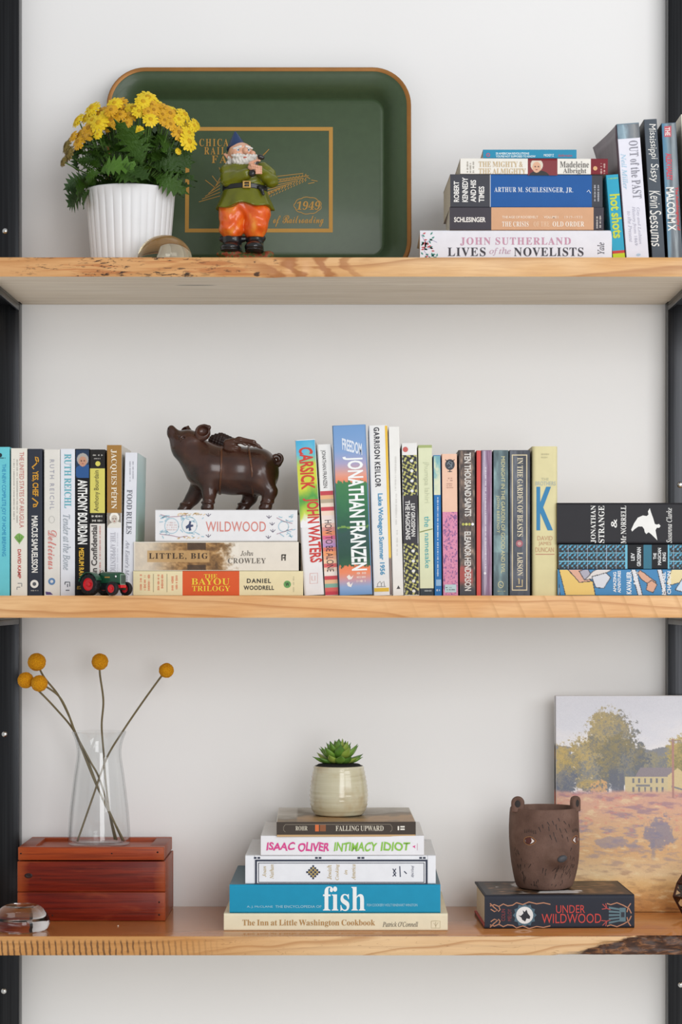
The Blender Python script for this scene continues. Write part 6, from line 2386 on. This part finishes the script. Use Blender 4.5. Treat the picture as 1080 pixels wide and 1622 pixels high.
# ---------------------------------------------------------------- glass vase and billy button flowers
def vase():
    dy = 0.222
    s = s_of(dy)
    Xc = 157.0
    root = empty('glass_vase', ((Xc - CX) * s, dy, z_panel))
    tag(root, 'clear glass flared vase holding dried stems, standing on the red box', 'vase')
    zb = CY - z_panel / s
    t = NT('thin_clear_glass')
    fac = t.n('LayerWeight', {'Blend': .5}).outputs['Facing']
    fres = t.math('ADD', t.math('MULTIPLY', t.math('POWER', fac, 4.0), .75), .03)
    tr_ = t.n('BsdfTransparent', {'Color': t.mix(t.math('POWER', fac, 6.0), (.985, .99, .99, 1), (.22, .24, .25, 1))}).outputs[0]
    gl = t.n('BsdfGlossy', {'Color': (1, 1, 1, 1), 'Roughness': .02}).outputs[0]
    m = t.n('MixShader', {0: fres, 1: tr_, 2: gl}).outputs[0]
    t.t.links.new(m, t.out.inputs[0])
    outer = [(0, 1336), (44, 1336), (48.5, 1333), (49.5, 1326), (48.5, 1308), (46.5, 1282), (43.5, 1256), (40, 1228), (36.5, 1205), (35.0, 1192), (35.6, 1180), (38.5, 1168), (43, 1157)]
    off = zb - 1336.3
    pr = [(r * s, (1336 - y) * s + .0003) for r, y in outer]
    pr2 = []
    P_ = [Vector((r, 0, z)) for r, z in pr[3:]]
    sm = spline(P_, 4)
    pr = pr[:3] + [(v.x, v.z) for v in sm]
    th = .0022
    inner = [(r - th, z) for r, z in pr[::-1] if z > .006] + [(40 * s, .0052), (0, .0046)]
    lip = [(pr[-1][0] - th * .5, pr[-1][1] + .0012)]
    lathe_ob('vase_glass', pr + lip + inner, t.m, root, 72)
    for k, (rr, zz) in enumerate(()):
        pass
    # flowers: each its own thing, foot inside the vase
    def V(px, py, d=0.0):
        return Vector(((px - CX) * s, dy + d, (CY - py) * s))
    foot = z_panel + .0062
    ball_m = NT('billy_button_yellow')
    n1 = ball_m.n('TexVoronoi', {'Vector': ball_m.coord(), 'Scale': 620}).outputs['Distance']
    bmz = ball_m.done(ball_m.ramp(n1, [(.1, '#efae18'), (.6, '#c98410')]), .75, ball_m.bump(ball_m.math('SUBTRACT', 1.0, n1), .8, .0012), spec=.2)
    stem_m = M('#77694a', .7, var=.35, scale=120)
    fl = [
        ('upper left dried yellow ball flower, highest of the cluster of three', (59, 1048.5, 14.2), [(70, 1072), (92, 1100), (110, 1135), (119, 1158), (140, 1205), (165, 1268), (198, 1328)], -.005, (-.012, .016)),
        ('dried yellow ball flower at the far left of the cluster, nearest the black upright', (42.5, 1077, 12.8), [(62, 1093), (90, 1122), (117, 1155), (132, 1190), (152, 1240), (176, 1290), (194, 1328)], -.012, (-.002, -.004)),
        ('dried yellow ball flower lowest of the left cluster, its stem arching', (66, 1081.5, 13.0), [(82, 1090), (98, 1104), (110, 1128), (121, 1160), (143, 1204), (160, 1240), (184, 1326)], -.026, (.006, -.014)),
        ('dried yellow ball flower on the upright middle stem above the vase', (158.5, 1048, 13.2), [(158, 1068), (163, 1110), (160, 1150), (163, 1195), (166, 1240), (172, 1290), (180, 1328)], -.002, (.014, .010)),
        ('dried yellow ball flower on the long stem leaning out to the right', (263.5, 1062, 11.8), [(252, 1076), (224, 1115), (195, 1158), (170, 1200), (148, 1262), (124, 1328)], .0, (-.012, .0)),
    ]
    for lab, (bx, by, br), pts, d0, dd in fl:
        rt = empty('billy_button_flower', (0, 0, 0))
        foot_p = V(pts[-1][0], pts[-1][1])
        rt.location = (foot_p.x, dy + dd[0], foot)
        tag(rt, lab, 'flower', 'dried ball flowers in the vase')
        n = len(pts)
        P3 = [V(bx, by, d0) - rt.location]
        for i, (x, y) in enumerate(pts):
            k = (i + 1) / n
            v = V(x, y, d0 * (1 - k) + dd[0] * k + dd[1] * math.sin(k * 3.14) * .4) - rt.location
            if i == n - 1:
                v.z = .0012
            P3.append(v)
        v, fc = tube(spline(P3, 8), 1.6 * s, 7)
        mesh_ob('stem', v, fc, stem_m, rt, True)
        bm = bmesh.new()
        bmesh.ops.create_icosphere(bm, subdivisions=4, radius=br * s)
        rr = random.Random(lab)
        for q in bm.verts:
            q.co *= 1 + rr.uniform(-.035, .03)
        o = bm_ob('flower_head', bm, bmz, rt, smooth=True)
        o.location = P3[0]


vase()


# ---------------------------------------------------------------- clear glass paperweight, lower left
def weight():
    dy = 0.062
    s = s_of(dy)
    root = empty('glass_paperweight', ((34 - CX) * s, dy, Z_LOW))
    tag(root, 'clear round glass paperweight with flat top in front of the red box', 'paperweight')
    r = 45 * s
    h = 40 * s
    prof = [(0, .0003), (r * .78, .0003), (r * .9, .002), (r * .985, h * .25), (r, h * .36), (r * .97, h * .5), (r * .86, h * .72), (r * .70, h * .9), (r * .60, h * .97), (r * .5, h), (r * .3, h * .985), (0, h * .975)]
    vs = spline([Vector((a, 0, b)) for a, b in prof[1:]], 4)
    lathe_ob('glass_disc', [(0, .0003)] + [(max(v.x, 0), v.z) for v in vs[:-1]] + [(0, vs[-1].z)], glass_material('#f3f3f3'), root, 72)


weight()


# ---------------------------------------------------------------- succulent in a stoneware pot
def succulent():
    dy = 0.158
    s = s_of(dy)
    root = empty('potted_succulent', ((536.5 - CX) * s, dy, z_pot + .0006))
    tag(root, 'small green rosette succulent in a glazed beige stoneware pot on the book stack', 'potted plant')
    t = NT('beige_glaze')
    v = t.coord((5, 5, 75))
    nz = t.noise(v, 1.6, 4, .6, .5)
    c = t.ramp(nz, [(.25, '#b5ab8c'), (.45, '#c3bb9d'), (.62, '#cac3a8'), (.8, '#d5d0b9')])
    c = t.mix(t.math('MULTIPLY', t.ramp(t.noise(t.coord(), 26, 3), [(.52, 0.0), (.7, 1.0)]), .45), c, '#a98a5c')
    gm = t.done(c, .16, t.bump(nz, .08, .0006), spec=.5, coat=.5)
    zb = 1293.0
    pr = [(0, 0), (34, 0), (38, -1.5), (41.5, -6), (44.5, -14), (46, -26), (46, -36), (44.6, -50), (42.2, -64), (40.5, -73), (39.8, -76.5), (38.6, -78), (37.4, -76), (37.5, -66), (0, -64)]
    prof = [(r * s, -z * s) for r, z in pr]
    sm = spline([Vector((a, 0, b)) for a, b in prof[1:11]], 4)

    def rf(r, z, a, j):
        return r * (1 + .004 * math.sin(a * 3 + z * 60)) + (.00035 * math.sin(z * 900) if r > .02 else 0)
    lathe_ob('pot', [(0, 0)] + [(q.x, q.z) for q in sm] + prof[11:], gm, root, 72, rfun=rf, auto=50)
    lathe_ob('soil', [(37.2 * s, 66.5 * s), (37.2 * s, 77.5 * s), (33 * s, 80.5 * s), (20 * s, 82 * s), (0, 83 * s)], M('#1f1d1e', .9, var=.4, scale=500, bump=.7), root, 28)

    def leaf_mesh(mat):
        vs, fs = [], []
        n, m = 9, 10
        for i in range(n + 1):
            t_ = i / n
            w = .27 * (math.sin(math.pi * min(1, .18 + t_ * .86)) ** .8) * (1 if t_ < .93 else .55)
            if i == n:
                w = .012
            th = w * .62
            z = .16 * t_ * t_
            for k in range(m):
                a = 2 * math.pi * k / m
                zz = th * math.sin(a)
                if math.sin(a) > 0:
                    zz *= .45
                vs.append((t_, w * math.cos(a), z + zz))
        for i in range(n):
            for k in range(m):
                k2 = (k + 1) % m
                fs.append((i * m + k, (i + 1) * m + k, (i + 1) * m + k2, i * m + k2))
        fs.append(tuple(range(m)))
        fs.append(tuple(n * m + k for k in range(m))[::-1])
        me = bpy.data.meshes.new('leaf')
        me.from_pydata(vs, [], fs)
        me.materials.append(mat)
        me.polygons.foreach_set('use_smooth', [True] * len(fs))
        return me

    def lmat(a, b):
        t = NT('succulent_leaf')
        x = t.n('SeparateXYZ', {0: t.coord()}).outputs[0]
        return t.done(t.ramp(x, [(.0, b), (.6, a), (1.0, b)]), .35, spec=.45, sss=.1)
    ms = [leaf_mesh(lmat('#6f9438', '#456b22')), leaf_mesh(lmat('#5c8530', '#3b5f20')), leaf_mesh(lmat('#93a646', '#6f8a34'))]
    rnd = random.Random(4)
    k = 0
    for ring, (n, el, ln, base, zz) in enumerate(((12, 10, 31, 10, 85), (10, 28, 31, 7, 90), (8, 48, 27, 4, 95), (6, 68, 22, 2, 98))):
        for i in range(n):
            a = 2 * math.pi * (i + .5 * (ring % 2)) / n + rnd.uniform(-.12, .12)
            e = R(el + rnd.uniform(-7, 7))
            d = Vector((math.cos(a) * math.cos(e), math.sin(a) * math.cos(e), math.sin(e)))
            o = bpy.data.objects.new('leaf', ms[k % 3 if rnd.random() > .35 else 0])
            k += 1
            link(o, root)
            q = d.to_track_quat('X', 'Z').to_matrix().to_4x4()
            l_ = ln * s * rnd.uniform(.9, 1.12)
            o.matrix_local = Matrix.Translation((base * s * math.cos(a), base * s * math.sin(a), zz * s)) @ q @ Matrix.Scale(l_, 4)


succulent()


# ---------------------------------------------------------------- bear planter
def bear():
    dy = 0.158
    s = s_of(dy)
    Xc = 862.0
    F = R(16)           # the face looks a little to the right
    root = empty('bear_planter', ((Xc - CX) * s, dy, z_bear + .0008))
    tag(root, 'brown ceramic planter shaped like a bear face standing on the dark book', 'planter')
    t = NT('brown_stoneware')
    nz = t.noise(t.coord(), 30, 4)
    sp = t.noise(t.coord(), 520, 2)
    c = t.ramp(nz, [(.3, '#5a4238'), (.55, '#6c5247'), (.75, '#7c6155')])
    c = t.mix(t.math('MULTIPLY', t.ramp(sp, [(.62, 0.0), (.72, 1.0)]), .35), c, '#3c2c26')
    clay = t.done(c, .72, t.bump(sp, .25, .0006), spec=.3)
    tip = Vector((math.sin(F), -math.cos(F), 0))
    zM = (1411 - 1359) * s

    prof_px = [(0, 1411), (38, 1411), (43, 1409), (46.5, 1402), (50, 1388), (53.5, 1368), (55.2, 1345), (55.6, 1322), (55.0, 1302), (54.2, 1288), (53.6, 1284.5), (52.2, 1283.5), (50.8, 1285), (50.6, 1300), (50, 1340), (46, 1380), (0, 1388)]

    def rad(z):
        ys = [1411 - p[1] for p in prof_px[2:11]]
        rs = [p[0] for p in prof_px[2:11]]
        return float(np.interp(z / s, ys, rs)) * s

    def rf(r, z, a, j):
        n_out = 1 + 14 * 4
        if r < 1e-6:
            return r
        rel = math.atan2(math.sin(a - (F - math.pi / 2)), math.cos(a - (F - math.pi / 2)))
        if j >= J_IN:
            return r
        arc = rel * 55 * s
        g = math.exp(-((arc / (13 * s)) ** 2 + ((z - zM) / (12.5 * s)) ** 2))
        g2 = math.exp(-((arc / (24 * s)) ** 2 + ((z - zM) / (24 * s)) ** 2))
        wob = .0006 * math.sin(a * 3 + z * 50)
        return r + 23 * s * g + 3.5 * s * g2 + wob
    out = spline([Vector((r * s, 0, (1411 - y) * s)) for r, y in prof_px[1:11]], 7)
    prof = [(0, 0)] + [(q.x, q.z) for q in out]
    J_IN = len(prof)
    prof += [(r * s, (1411 - y) * s) for r, y in prof_px[11:]]
    lathe_ob('body', prof, clay, root, 128, rfun=rf, auto=60)

    def on(ang, py, lift=.0004):
        """point on the outside at angle ang (degrees from the viewer axis, right positive)"""
        z = (1411 - py) * s
        a = R(ang) - math.pi / 2
        rel = math.atan2(math.sin(a - (F - math.pi / 2)), math.cos(a - (F - math.pi / 2)))
        arc = rel * 55 * s
        g = math.exp(-((arc / (13 * s)) ** 2 + ((z - zM) / (12.5 * s)) ** 2))
        g2 = math.exp(-((arc / (24 * s)) ** 2 + ((z - zM) / (24 * s)) ** 2))
        r = rad(z) + 23 * s * g + 3.5 * s * g2 + .0006 * math.sin(a * 3 + z * 50) + lift
        return Vector((r * math.cos(a), r * math.sin(a), z))

    def decal(name, pts, mat, lift):
        vs = [on(a, y, lift) for a, y in pts]
        c_ = on(sum(p[0] for p in pts) / len(pts), sum(p[1] for p in pts) / len(pts), lift + .0003)
        n = len(vs)
        vs.append(c_)
        fs = [(i, (i + 1) % n, n) for i in range(n)]
        A, B, C = vs[0], vs[1], vs[n]
        if (B - A).cross(C - A).dot(Vector((c_.x, c_.y, 0))) < 0:
            fs = [f_[::-1] for f_ in fs]
        return mesh_ob(name, vs, fs, mat, root)

    def stroke_set(name, segs, mat, w=.9):
        vs, fs = [], []
        for (a0, y0), (a1, y1) in segs:
            P0, P1 = on(a0, y0, .0004), on(a1, y1, .0004)
            d = (P1 - P0).normalized()
            nn = Vector((P0.x, P0.y, 0)).normalized()
            sd = d.cross(nn) * w * s / 2
            o = len(vs)
            vs += [P0 - sd, P0 + sd, P1 + sd * .5, P1 - sd * .5]
            fs.append((o, o + 1, o + 2, o + 3))
        return mesh_ob(name, vs, fs, mat, root)
    dk = M('#2b2422', .6)
    # eyes
    for ec, flip in ((-29, 1), (56, -1)):
        R_ = 11.5 if flip > 0 else 13
        base = []
        for k in range(22):
            a = 2 * math.pi * k / 22
            xx = math.cos(a)
            yy = math.sin(a) * (1 - .55 * max(0, xx * flip) ** 2)
            base.append((ec + R_ * xx * .98, 1332 + 6.9 * yy))
        decal('eye_rim', base, M('#9a6a42', .6), .0002)
        decal('eye_outline', [(ec + (a - ec) * .86, 1332 + (y - 1332) * .84) for a, y in base], M('#40130c', .4), .0005)
        decal('eye_white', [(ec + (a - ec) * .72, 1332 + (y - 1332) * .66) for a, y in base], M('#e6d9d2', .3), .0008)
        decal('iris', [(ec - 1.8 * flip + 5.6 * math.cos(2 * math.pi * k / 16), 1331.6 + 5.2 * math.sin(2 * math.pi * k / 16)) for k in range(16)], M('#4f1a10', .25, coat=.5), .0011)
        stroke_set('eyelashes', [((ec - 9 + 3.2 * k, 1320 - 1.2 * (k > 1) * (k < 5) + (1 if k > 4 else 0)), (ec - 9.6 + 3.2 * k, 1315 - 1.2 * (k > 1) * (k < 5))) for k in range(7)], dk, 1.1)
    # nose: grey pad on the muzzle tip
    bm = bmesh.new()
    bmesh.ops.create_uvsphere(bm, u_segments=18, v_segments=12, radius=1)
    for v in bm.verts:
        v.co = Vector((v.co.x * 8.2 * s, v.co.y * 3.4 * s, v.co.z * 5.4 * s))
    o = bm_ob('nose', bm, M('#46464a', .5, var=.2), root, smooth=True)
    o.location = on(16, 1357, -.0012)
    o.rotation_euler = (0, R(-18), F)
    # ears with dark inner pads
    for ang, face in ((-61, -8), (72, 50)):
        a = R(ang) - math.pi / 2
        b = Vector((50 * s * math.cos(a), 50 * s * math.sin(a), (1411 - 1287) * s))
        fa = R(face)

        def f_e(p):
            d = s_cap(p, (0, 0, -6), (0, 0, 12), 10.5, 10.5)
            d = np.maximum(d, np.abs(p[1]) - 5.5 + .02 * p[0] ** 2)
            d = smax(d, -s_ell(p, (0, -6.2, 11), (6.2, 3.0, 8)), 1.5)
            return smax(d, -p[2] - 2.5, 2)
        v, q = nets(f_e, (-16, -10, -8), (16, 10, 28), .9)
        e = mesh_ob('ear', v * s, q.tolist(), clay, root, True)
        e.location = b
        e.rotation_euler = (0, 0, fa)
        v, fc = lathe([(0, 1.2), (3.2, 1.0), (5.2, .3), (5.8, -.8)], 18)
        p_ = mesh_ob('inner_ear', [(x * s, y * 1.25 * s, z * s) for x, y, z in v], fc, M('#35302f', .75, var=.3), e, True)
        p_.location = (0, -3.6 * s, 10.5 * s)
        p_.rotation_euler = (R(90), 0, 0)
    rb = random.Random(9)
    segs = []
    for ax, ay in ((8, 1300), (14, 1306), (2, 1309), (28, 1301), (20, 1312), (10, 1318), (30, 1313), (0, 1302), (24, 1322), (12, 1325), (4, 1322), (34, 1326), (-8, 1306), (-14, 1310), (18, 1296), (38, 1306)):
        segs.append(((ax, ay), (ax + rb.uniform(1, 5), ay + rb.uniform(5, 9))))
    for k in range(40):
        ax, ay = rb.uniform(-50, 62), rb.uniform(1368, 1402)
        segs.append(((ax, ay), (ax + rb.uniform(-6, 3), ay + rb.uniform(4, 9))))
    for k in range(14):
        ax, ay = rb.choice((rb.uniform(-60, -44), rb.uniform(40, 60))), rb.uniform(1342, 1372)
        segs.append(((ax, ay), (ax + rb.uniform(-3, 3), ay + rb.uniform(4, 7))))
    stroke_set('incised_fur_marks', segs, dk, 1.25)


bear()


# ---------------------------------------------------------------- canvas picture
def painting():
    dyf = 0.246
    s = s_of(dyf)
    x0, x1, yt = 880.5, 1186.0, 1102.0
    zb = CY - Z_LOW / s
    Hh = (zb - yt) * s
    root = empty('canvas_picture', (((x0 + x1) / 2 - CX) * s, dyf, Z_LOW), (R(-1.6), 0, 0))
    tag(root, 'canvas picture of a tree and autumn field leaning against the wall', 'picture')
    hw = (x1 - x0) / 2 * s
    th = .020

    def scene(X, Y):
        n1 = fbm(X / 9, Y / 9, 1, 5)
        n2 = fbm(X / 3, Y / 3, 2, 3)
        n3 = fbm(X / 1.1, Y / 1.1, 4, 2)
        # sky with soft clouds
        cl = fbm(X / 60 + 3, Y / 26, 5, 4)
        c = grad(np.clip((Y - 1102) / 130, 0, 1) * .5 + cl * .6, [(.1, '#d3d5df'), (.45, '#dcdde5'), (.7, '#ebe7e6'), (1, '#e4dfe0')])
        # distant hills
        hill = 1178 + 9 * np.sin(X / 31) + 10 * (n1 - .5)
        c = lerp(c, rgb('#777a80'), ((Y > hill) & (X > 1005)).astype(float) + ((Y > 1182 + 8 * (n1 - .5)) & (X < 905)))

        def foliage(cx_, cy_, rx, ry, a, b, amt=.9):
            nonlocal c
            dd = ((X - cx_) / rx) ** 2 + ((Y - cy_) / ry) ** 2 + 1.3 * (n1 - .5) + 1.1 * (n2 - .5) + .7 * (n3 - .5)
            tt = .42 * n3 + .3 * n2 + .35 * fbm(X / 7, Y / 8, 8, 3) + .16 * (cy_ - Y) / ry - .12 * (X - cx_) / rx
            col = lerp(np.broadcast_to(rgb(a), X.shape + (3,)), rgb(b), sstep(.32, .78, tt))
            c = lerp(c, col, sstep(1.15, .85, dd) * amt)
        foliage(1052, 1222, 34, 26, '#5f6670', '#b4a05a')
        foliage(1082, 1196, 26, 30, '#7b7448', '#b99f55')
        foliage(1030, 1212, 30, 22, '#6a6f78', '#8d8668')
        foliage(895, 1218, 26, 36, '#6d6f6c', '#c4a251')
        foliage(938, 1210, 46, 44, '#656b70', '#b2964f')
        foliage(968, 1165, 40, 40, '#62676b', '#aa9254')
        foliage(985, 1208, 40, 42, '#565e68', '#86794f')
        foliage(893, 1238, 22, 18, '#545d70', '#7d7a72')
        foliage(940, 1246, 26, 10, '#636a74', '#b89a55')
        # trunk
        tr_ = sstep(9, 5, np.abs(X - 974 + .12 * (1240 - Y)) + 5 * (n2 - .5)) * (Y > 1208) * (Y < 1256)
        c = lerp(c, rgb('#565c6a'), tr_ * sstep(1205, 1235, Y) * (.6 + .5 * n2))
        tr2 = (np.abs(X - 985) < 4).astype(float) * (Y > 1225) * (Y < 1257)
        c = lerp(c, rgb('#5b606c'), tr2)
        c = lerp(c, rgb('#e0a668'), ((X > 936) & (X < 962) & (Y > 1234) & (Y < 1256) & (n2 > .42) & (Y > 1234 + .5 * np.abs(X - 952))).astype(float) * .8)
        # farmhouse
        roof = ((X > 1006) & (X < 1066) & (Y > 1216 - .0 * X) & (Y < 1231)).astype(float) * ((X - 1006) > (1231 - Y) * .6)
        c = lerp(c, rgb('#837a80'), roof)
        wall_ = ((X > 990) & (X < 1062) & (Y > 1231) & (Y < 1258)).astype(float)
        c = lerp(c, rgb('#cbb98a'), wall_)
        gable = ((X > 1058) & (Y < 1258) & (Y > 1217 + np.abs(X - 1074) * .75)).astype(float)
        c = lerp(c, rgb('#d3bb84'), gable)
        wx = np.mod(X - 1002, 9.3)
        win = ((wx < 3.2) & (X > 998) & (X < 1056) & (((Y > 1233) & (Y < 1241)) | ((Y > 1247) & (Y < 1255)))).astype(float)
        c = lerp(c, rgb('#6b6c72'), win)
        c = lerp(c, rgb('#77777a'), ((X > 1008) & (X < 1030) & (Y > 1243) & (Y < 1246)).astype(float))
        c = lerp(c, rgb('#77777a'), ((X > 1064) & (np.abs(Y - 1246 - .3 * (X - 1064)) < 1.4)).astype(float))
        # field
        fld = sstep(1250, 1258, Y + 8 * (n1 - .5))
        fw = fbm(X / 20 + Y / 40, Y / 5.5 - X / 60, 15, 5)
        fcol = grad(np.clip((Y - 1255) / 190, 0, 1), [(0, '#cf9a84'), (.1, '#d8a084'), (.3, '#d9a878'), (.5, '#d9a56b'), (.68, '#e3be88'), (.76, '#e0b06a'), (.88, '#c98a44'), (1, '#b06a24')])
        dk_ = grad(np.clip((Y - 1255) / 190, 0, 1), [(0, '#a5747c'), (.35, '#8f7f8c'), (.6, '#b18f78'), (.8, '#b98648'), (1, '#7c4317')])
        fcol = lerp(fcol, dk_, sstep(.5, .74, fw) * .85)
        fcol = lerp(fcol, rgb('#f0d6a0'), sstep(.42, .22, fw) * .6)
        fcol = lerp(fcol, rgb('#d9796a'), sstep(.62, .8, fbm(X / 8, Y / 4, 23, 3)) * sstep(1370, 1300, Y) * .5)
        bush = sstep(1.25, .5, ((X - 1045) / 24) ** 2 + ((Y - 1322) / 26) ** 2 + 2.4 * (n1 - .5) + 1.6 * (n2 - .5))
        fcol = lerp(fcol, rgb('#77738a'), bush * .75)
        fcol = lerp(fcol, rgb('#77738a'), sstep(5, 1, np.abs(X - 1035) + 4 * (n2 - .5)) * (Y > 1330) * sstep(1368, 1350, Y) * .55)
        b2 = sstep(1.1, .7, ((X - 975) / 34) ** 2 + ((Y - 1335) / 10) ** 2 + 2.4 * (n1 - .5))
        fcol = lerp(fcol, rgb('#8a7f8e'), b2 * .6)
        c = lerp(c, fcol, fld)
        # telegraph pole
        c = lerp(c, rgb('#a8746c'), ((np.abs(X - 1066.5) < 1.5) & (Y > 1171) & (Y < 1264)).astype(float))
        c = lerp(c, rgb('#8d7a78'), ((np.abs(Y - 1174) < .9) & (X > 1059) & (X < 1080)).astype(float))
        c = lerp(c, rgb('#77777c'), ((np.abs(Y - 1177 + (X - 1066) * .02) < .35) & (X > 1066)).astype(float))
        c = c + .05 * (n3[..., None] - .5)
        return np.clip(lerp(c, rgb('#dcd6d6'), np.full(X.shape, .22)), 0, 1)
    w, h = hw, Hh
    box_ob('canvas_block', -w, 0, .0004, w, th, h, M('#e3e1e2', .8, var=.05), root, .0016)
    f = Face(root, s, (x0 + x1) / 2, zb)
    o = f.art(x0 + .8, yt + .8, 1130, zb - .6, scene, 300, 420, 'printed_picture', 2, ART_MATT)
    f.art(1130, yt + .8, x1 - .8, zb - .6, scene, 40, 60, 'printed_picture', 2, ART_MATT)
    # the picture wraps round the left side
    n = 60
    ys = np.linspace(yt + 1.5, zb - 1.5, n + 1)
    cc = to_lin(grad(ys + 6 * (fbm(ys / 4, ys * 0, 3) - .5), [(1102, '#dcdce2'), (1180, '#d8d6d8'), (1183, '#4a4438'), (1196, '#8a6420'), (1212, '#2d2d30'), (1250, '#232530'), (1256, '#b5441c'), (1290, '#c96a22'), (1400, '#c8872f'), (1445, '#8a4a14')]))
    vs, cols, fs = [], [], []
    for i, y in enumerate(ys):
        for yy in (.0012, th - .001):
            vs.append((-w - .0003, yy, (zb - y) * s))
            cols.append((*cc[i], 1))
    for i in range(n):
        fs.append((2 * i, 2 * i + 1, 2 * i + 3, 2 * i + 2))
    mesh_ob('printed_side', vs, [q[::-1] for q in fs], ART_MATT, root, cols=cols)


painting()


# ---------------------------------------------------------------- faceted ornament cut by the right edge
def ornament():
    dy = 0.17
    s = s_of(dy)
    root = empty('faceted_glass_ornament', ((1104 - CX) * s, dy, Z_LOW))
    tag(root, 'faceted glass ornament with dark copper edges cut off by the right edge', 'ornament')
    zb = CY - Z_LOW / s

    def ringp(r, py, n=6, a0=0.0):
        return [Vector((r * s * math.cos(a0 + 2 * math.pi * k / n), r * s * math.sin(a0 + 2 * math.pi * k / n), (zb - py) * s)) for k in range(n)]
    b_ = zb - 1452
    A = ringp(19, zb - 2.2, 6, math.pi)
    B = ringp(37, 1420, 6, math.pi)
    C_ = ringp(31, 1399, 6, math.pi)
    D_ = ringp(14, 1372, 6, math.pi)
    edges = []
    faces = []
    allv = A + B + C_ + D_
    for k in range(6):
        k2 = (k + 1) % 6
        for r0 in (0, 6, 12, 18):
            edges.append((r0 + k, r0 + k2))
        for r0 in (0, 6, 12):
            edges.append((r0 + k, r0 + 6 + k))
            faces.append((r0 + k, r0 + k2, r0 + 6 + k2, r0 + 6 + k))
    faces.append(tuple(range(6))[::-1])
    t = NT('thin_amber_glass')
    fres = t.n('Fresnel', {'IOR': 1.5}).outputs[0]
    tr_ = t.n('BsdfTransparent', {'Color': (.86, .70, .52, 1)}).outputs[0]
    gl = t.n('BsdfGlossy', {'Color': (1, .95, .9, 1), 'Roughness': .03}).outputs[0]
    t.t.links.new(t.n('MixShader', {0: fres, 1: tr_, 2: gl}).outputs[0], t.out.inputs[0])
    for q in faces:
        c_ = sum((allv[i] for i in q), Vector()) / len(q)
        mesh_ob('pane', [allv[i] + (c_ - allv[i]) * .03 for i in q], [tuple(range(len(q)))], t.m, root)
    v, f_ = merge([tube([allv[a], allv[b]], 1.9 * s, 6) for a, b in edges])
    mesh_ob('metal_frame', v, f_, M('#3a1a10', .35, metal=.6, var=.3), root)


ornament()

# a crumb of dust on the varnished shelf, as in the photograph
_s = s_of(.045)
bm = bmesh.new()
bmesh.ops.create_icosphere(bm, subdivisions=2, radius=1.3 * _s)
for _v in bm.verts:
    _v.co.z *= .6
o = bm_ob('lint_speck', bm, M('#efe9dc', .8), None, smooth=True)
o.location = ((187 - CX) * s_of(.1), .10, Z_LOW + .8 * _s)
tag(o, 'tiny white speck of lint on the varnished shelf in front of the red box', 'speck')
bpy.context.view_layer.update()
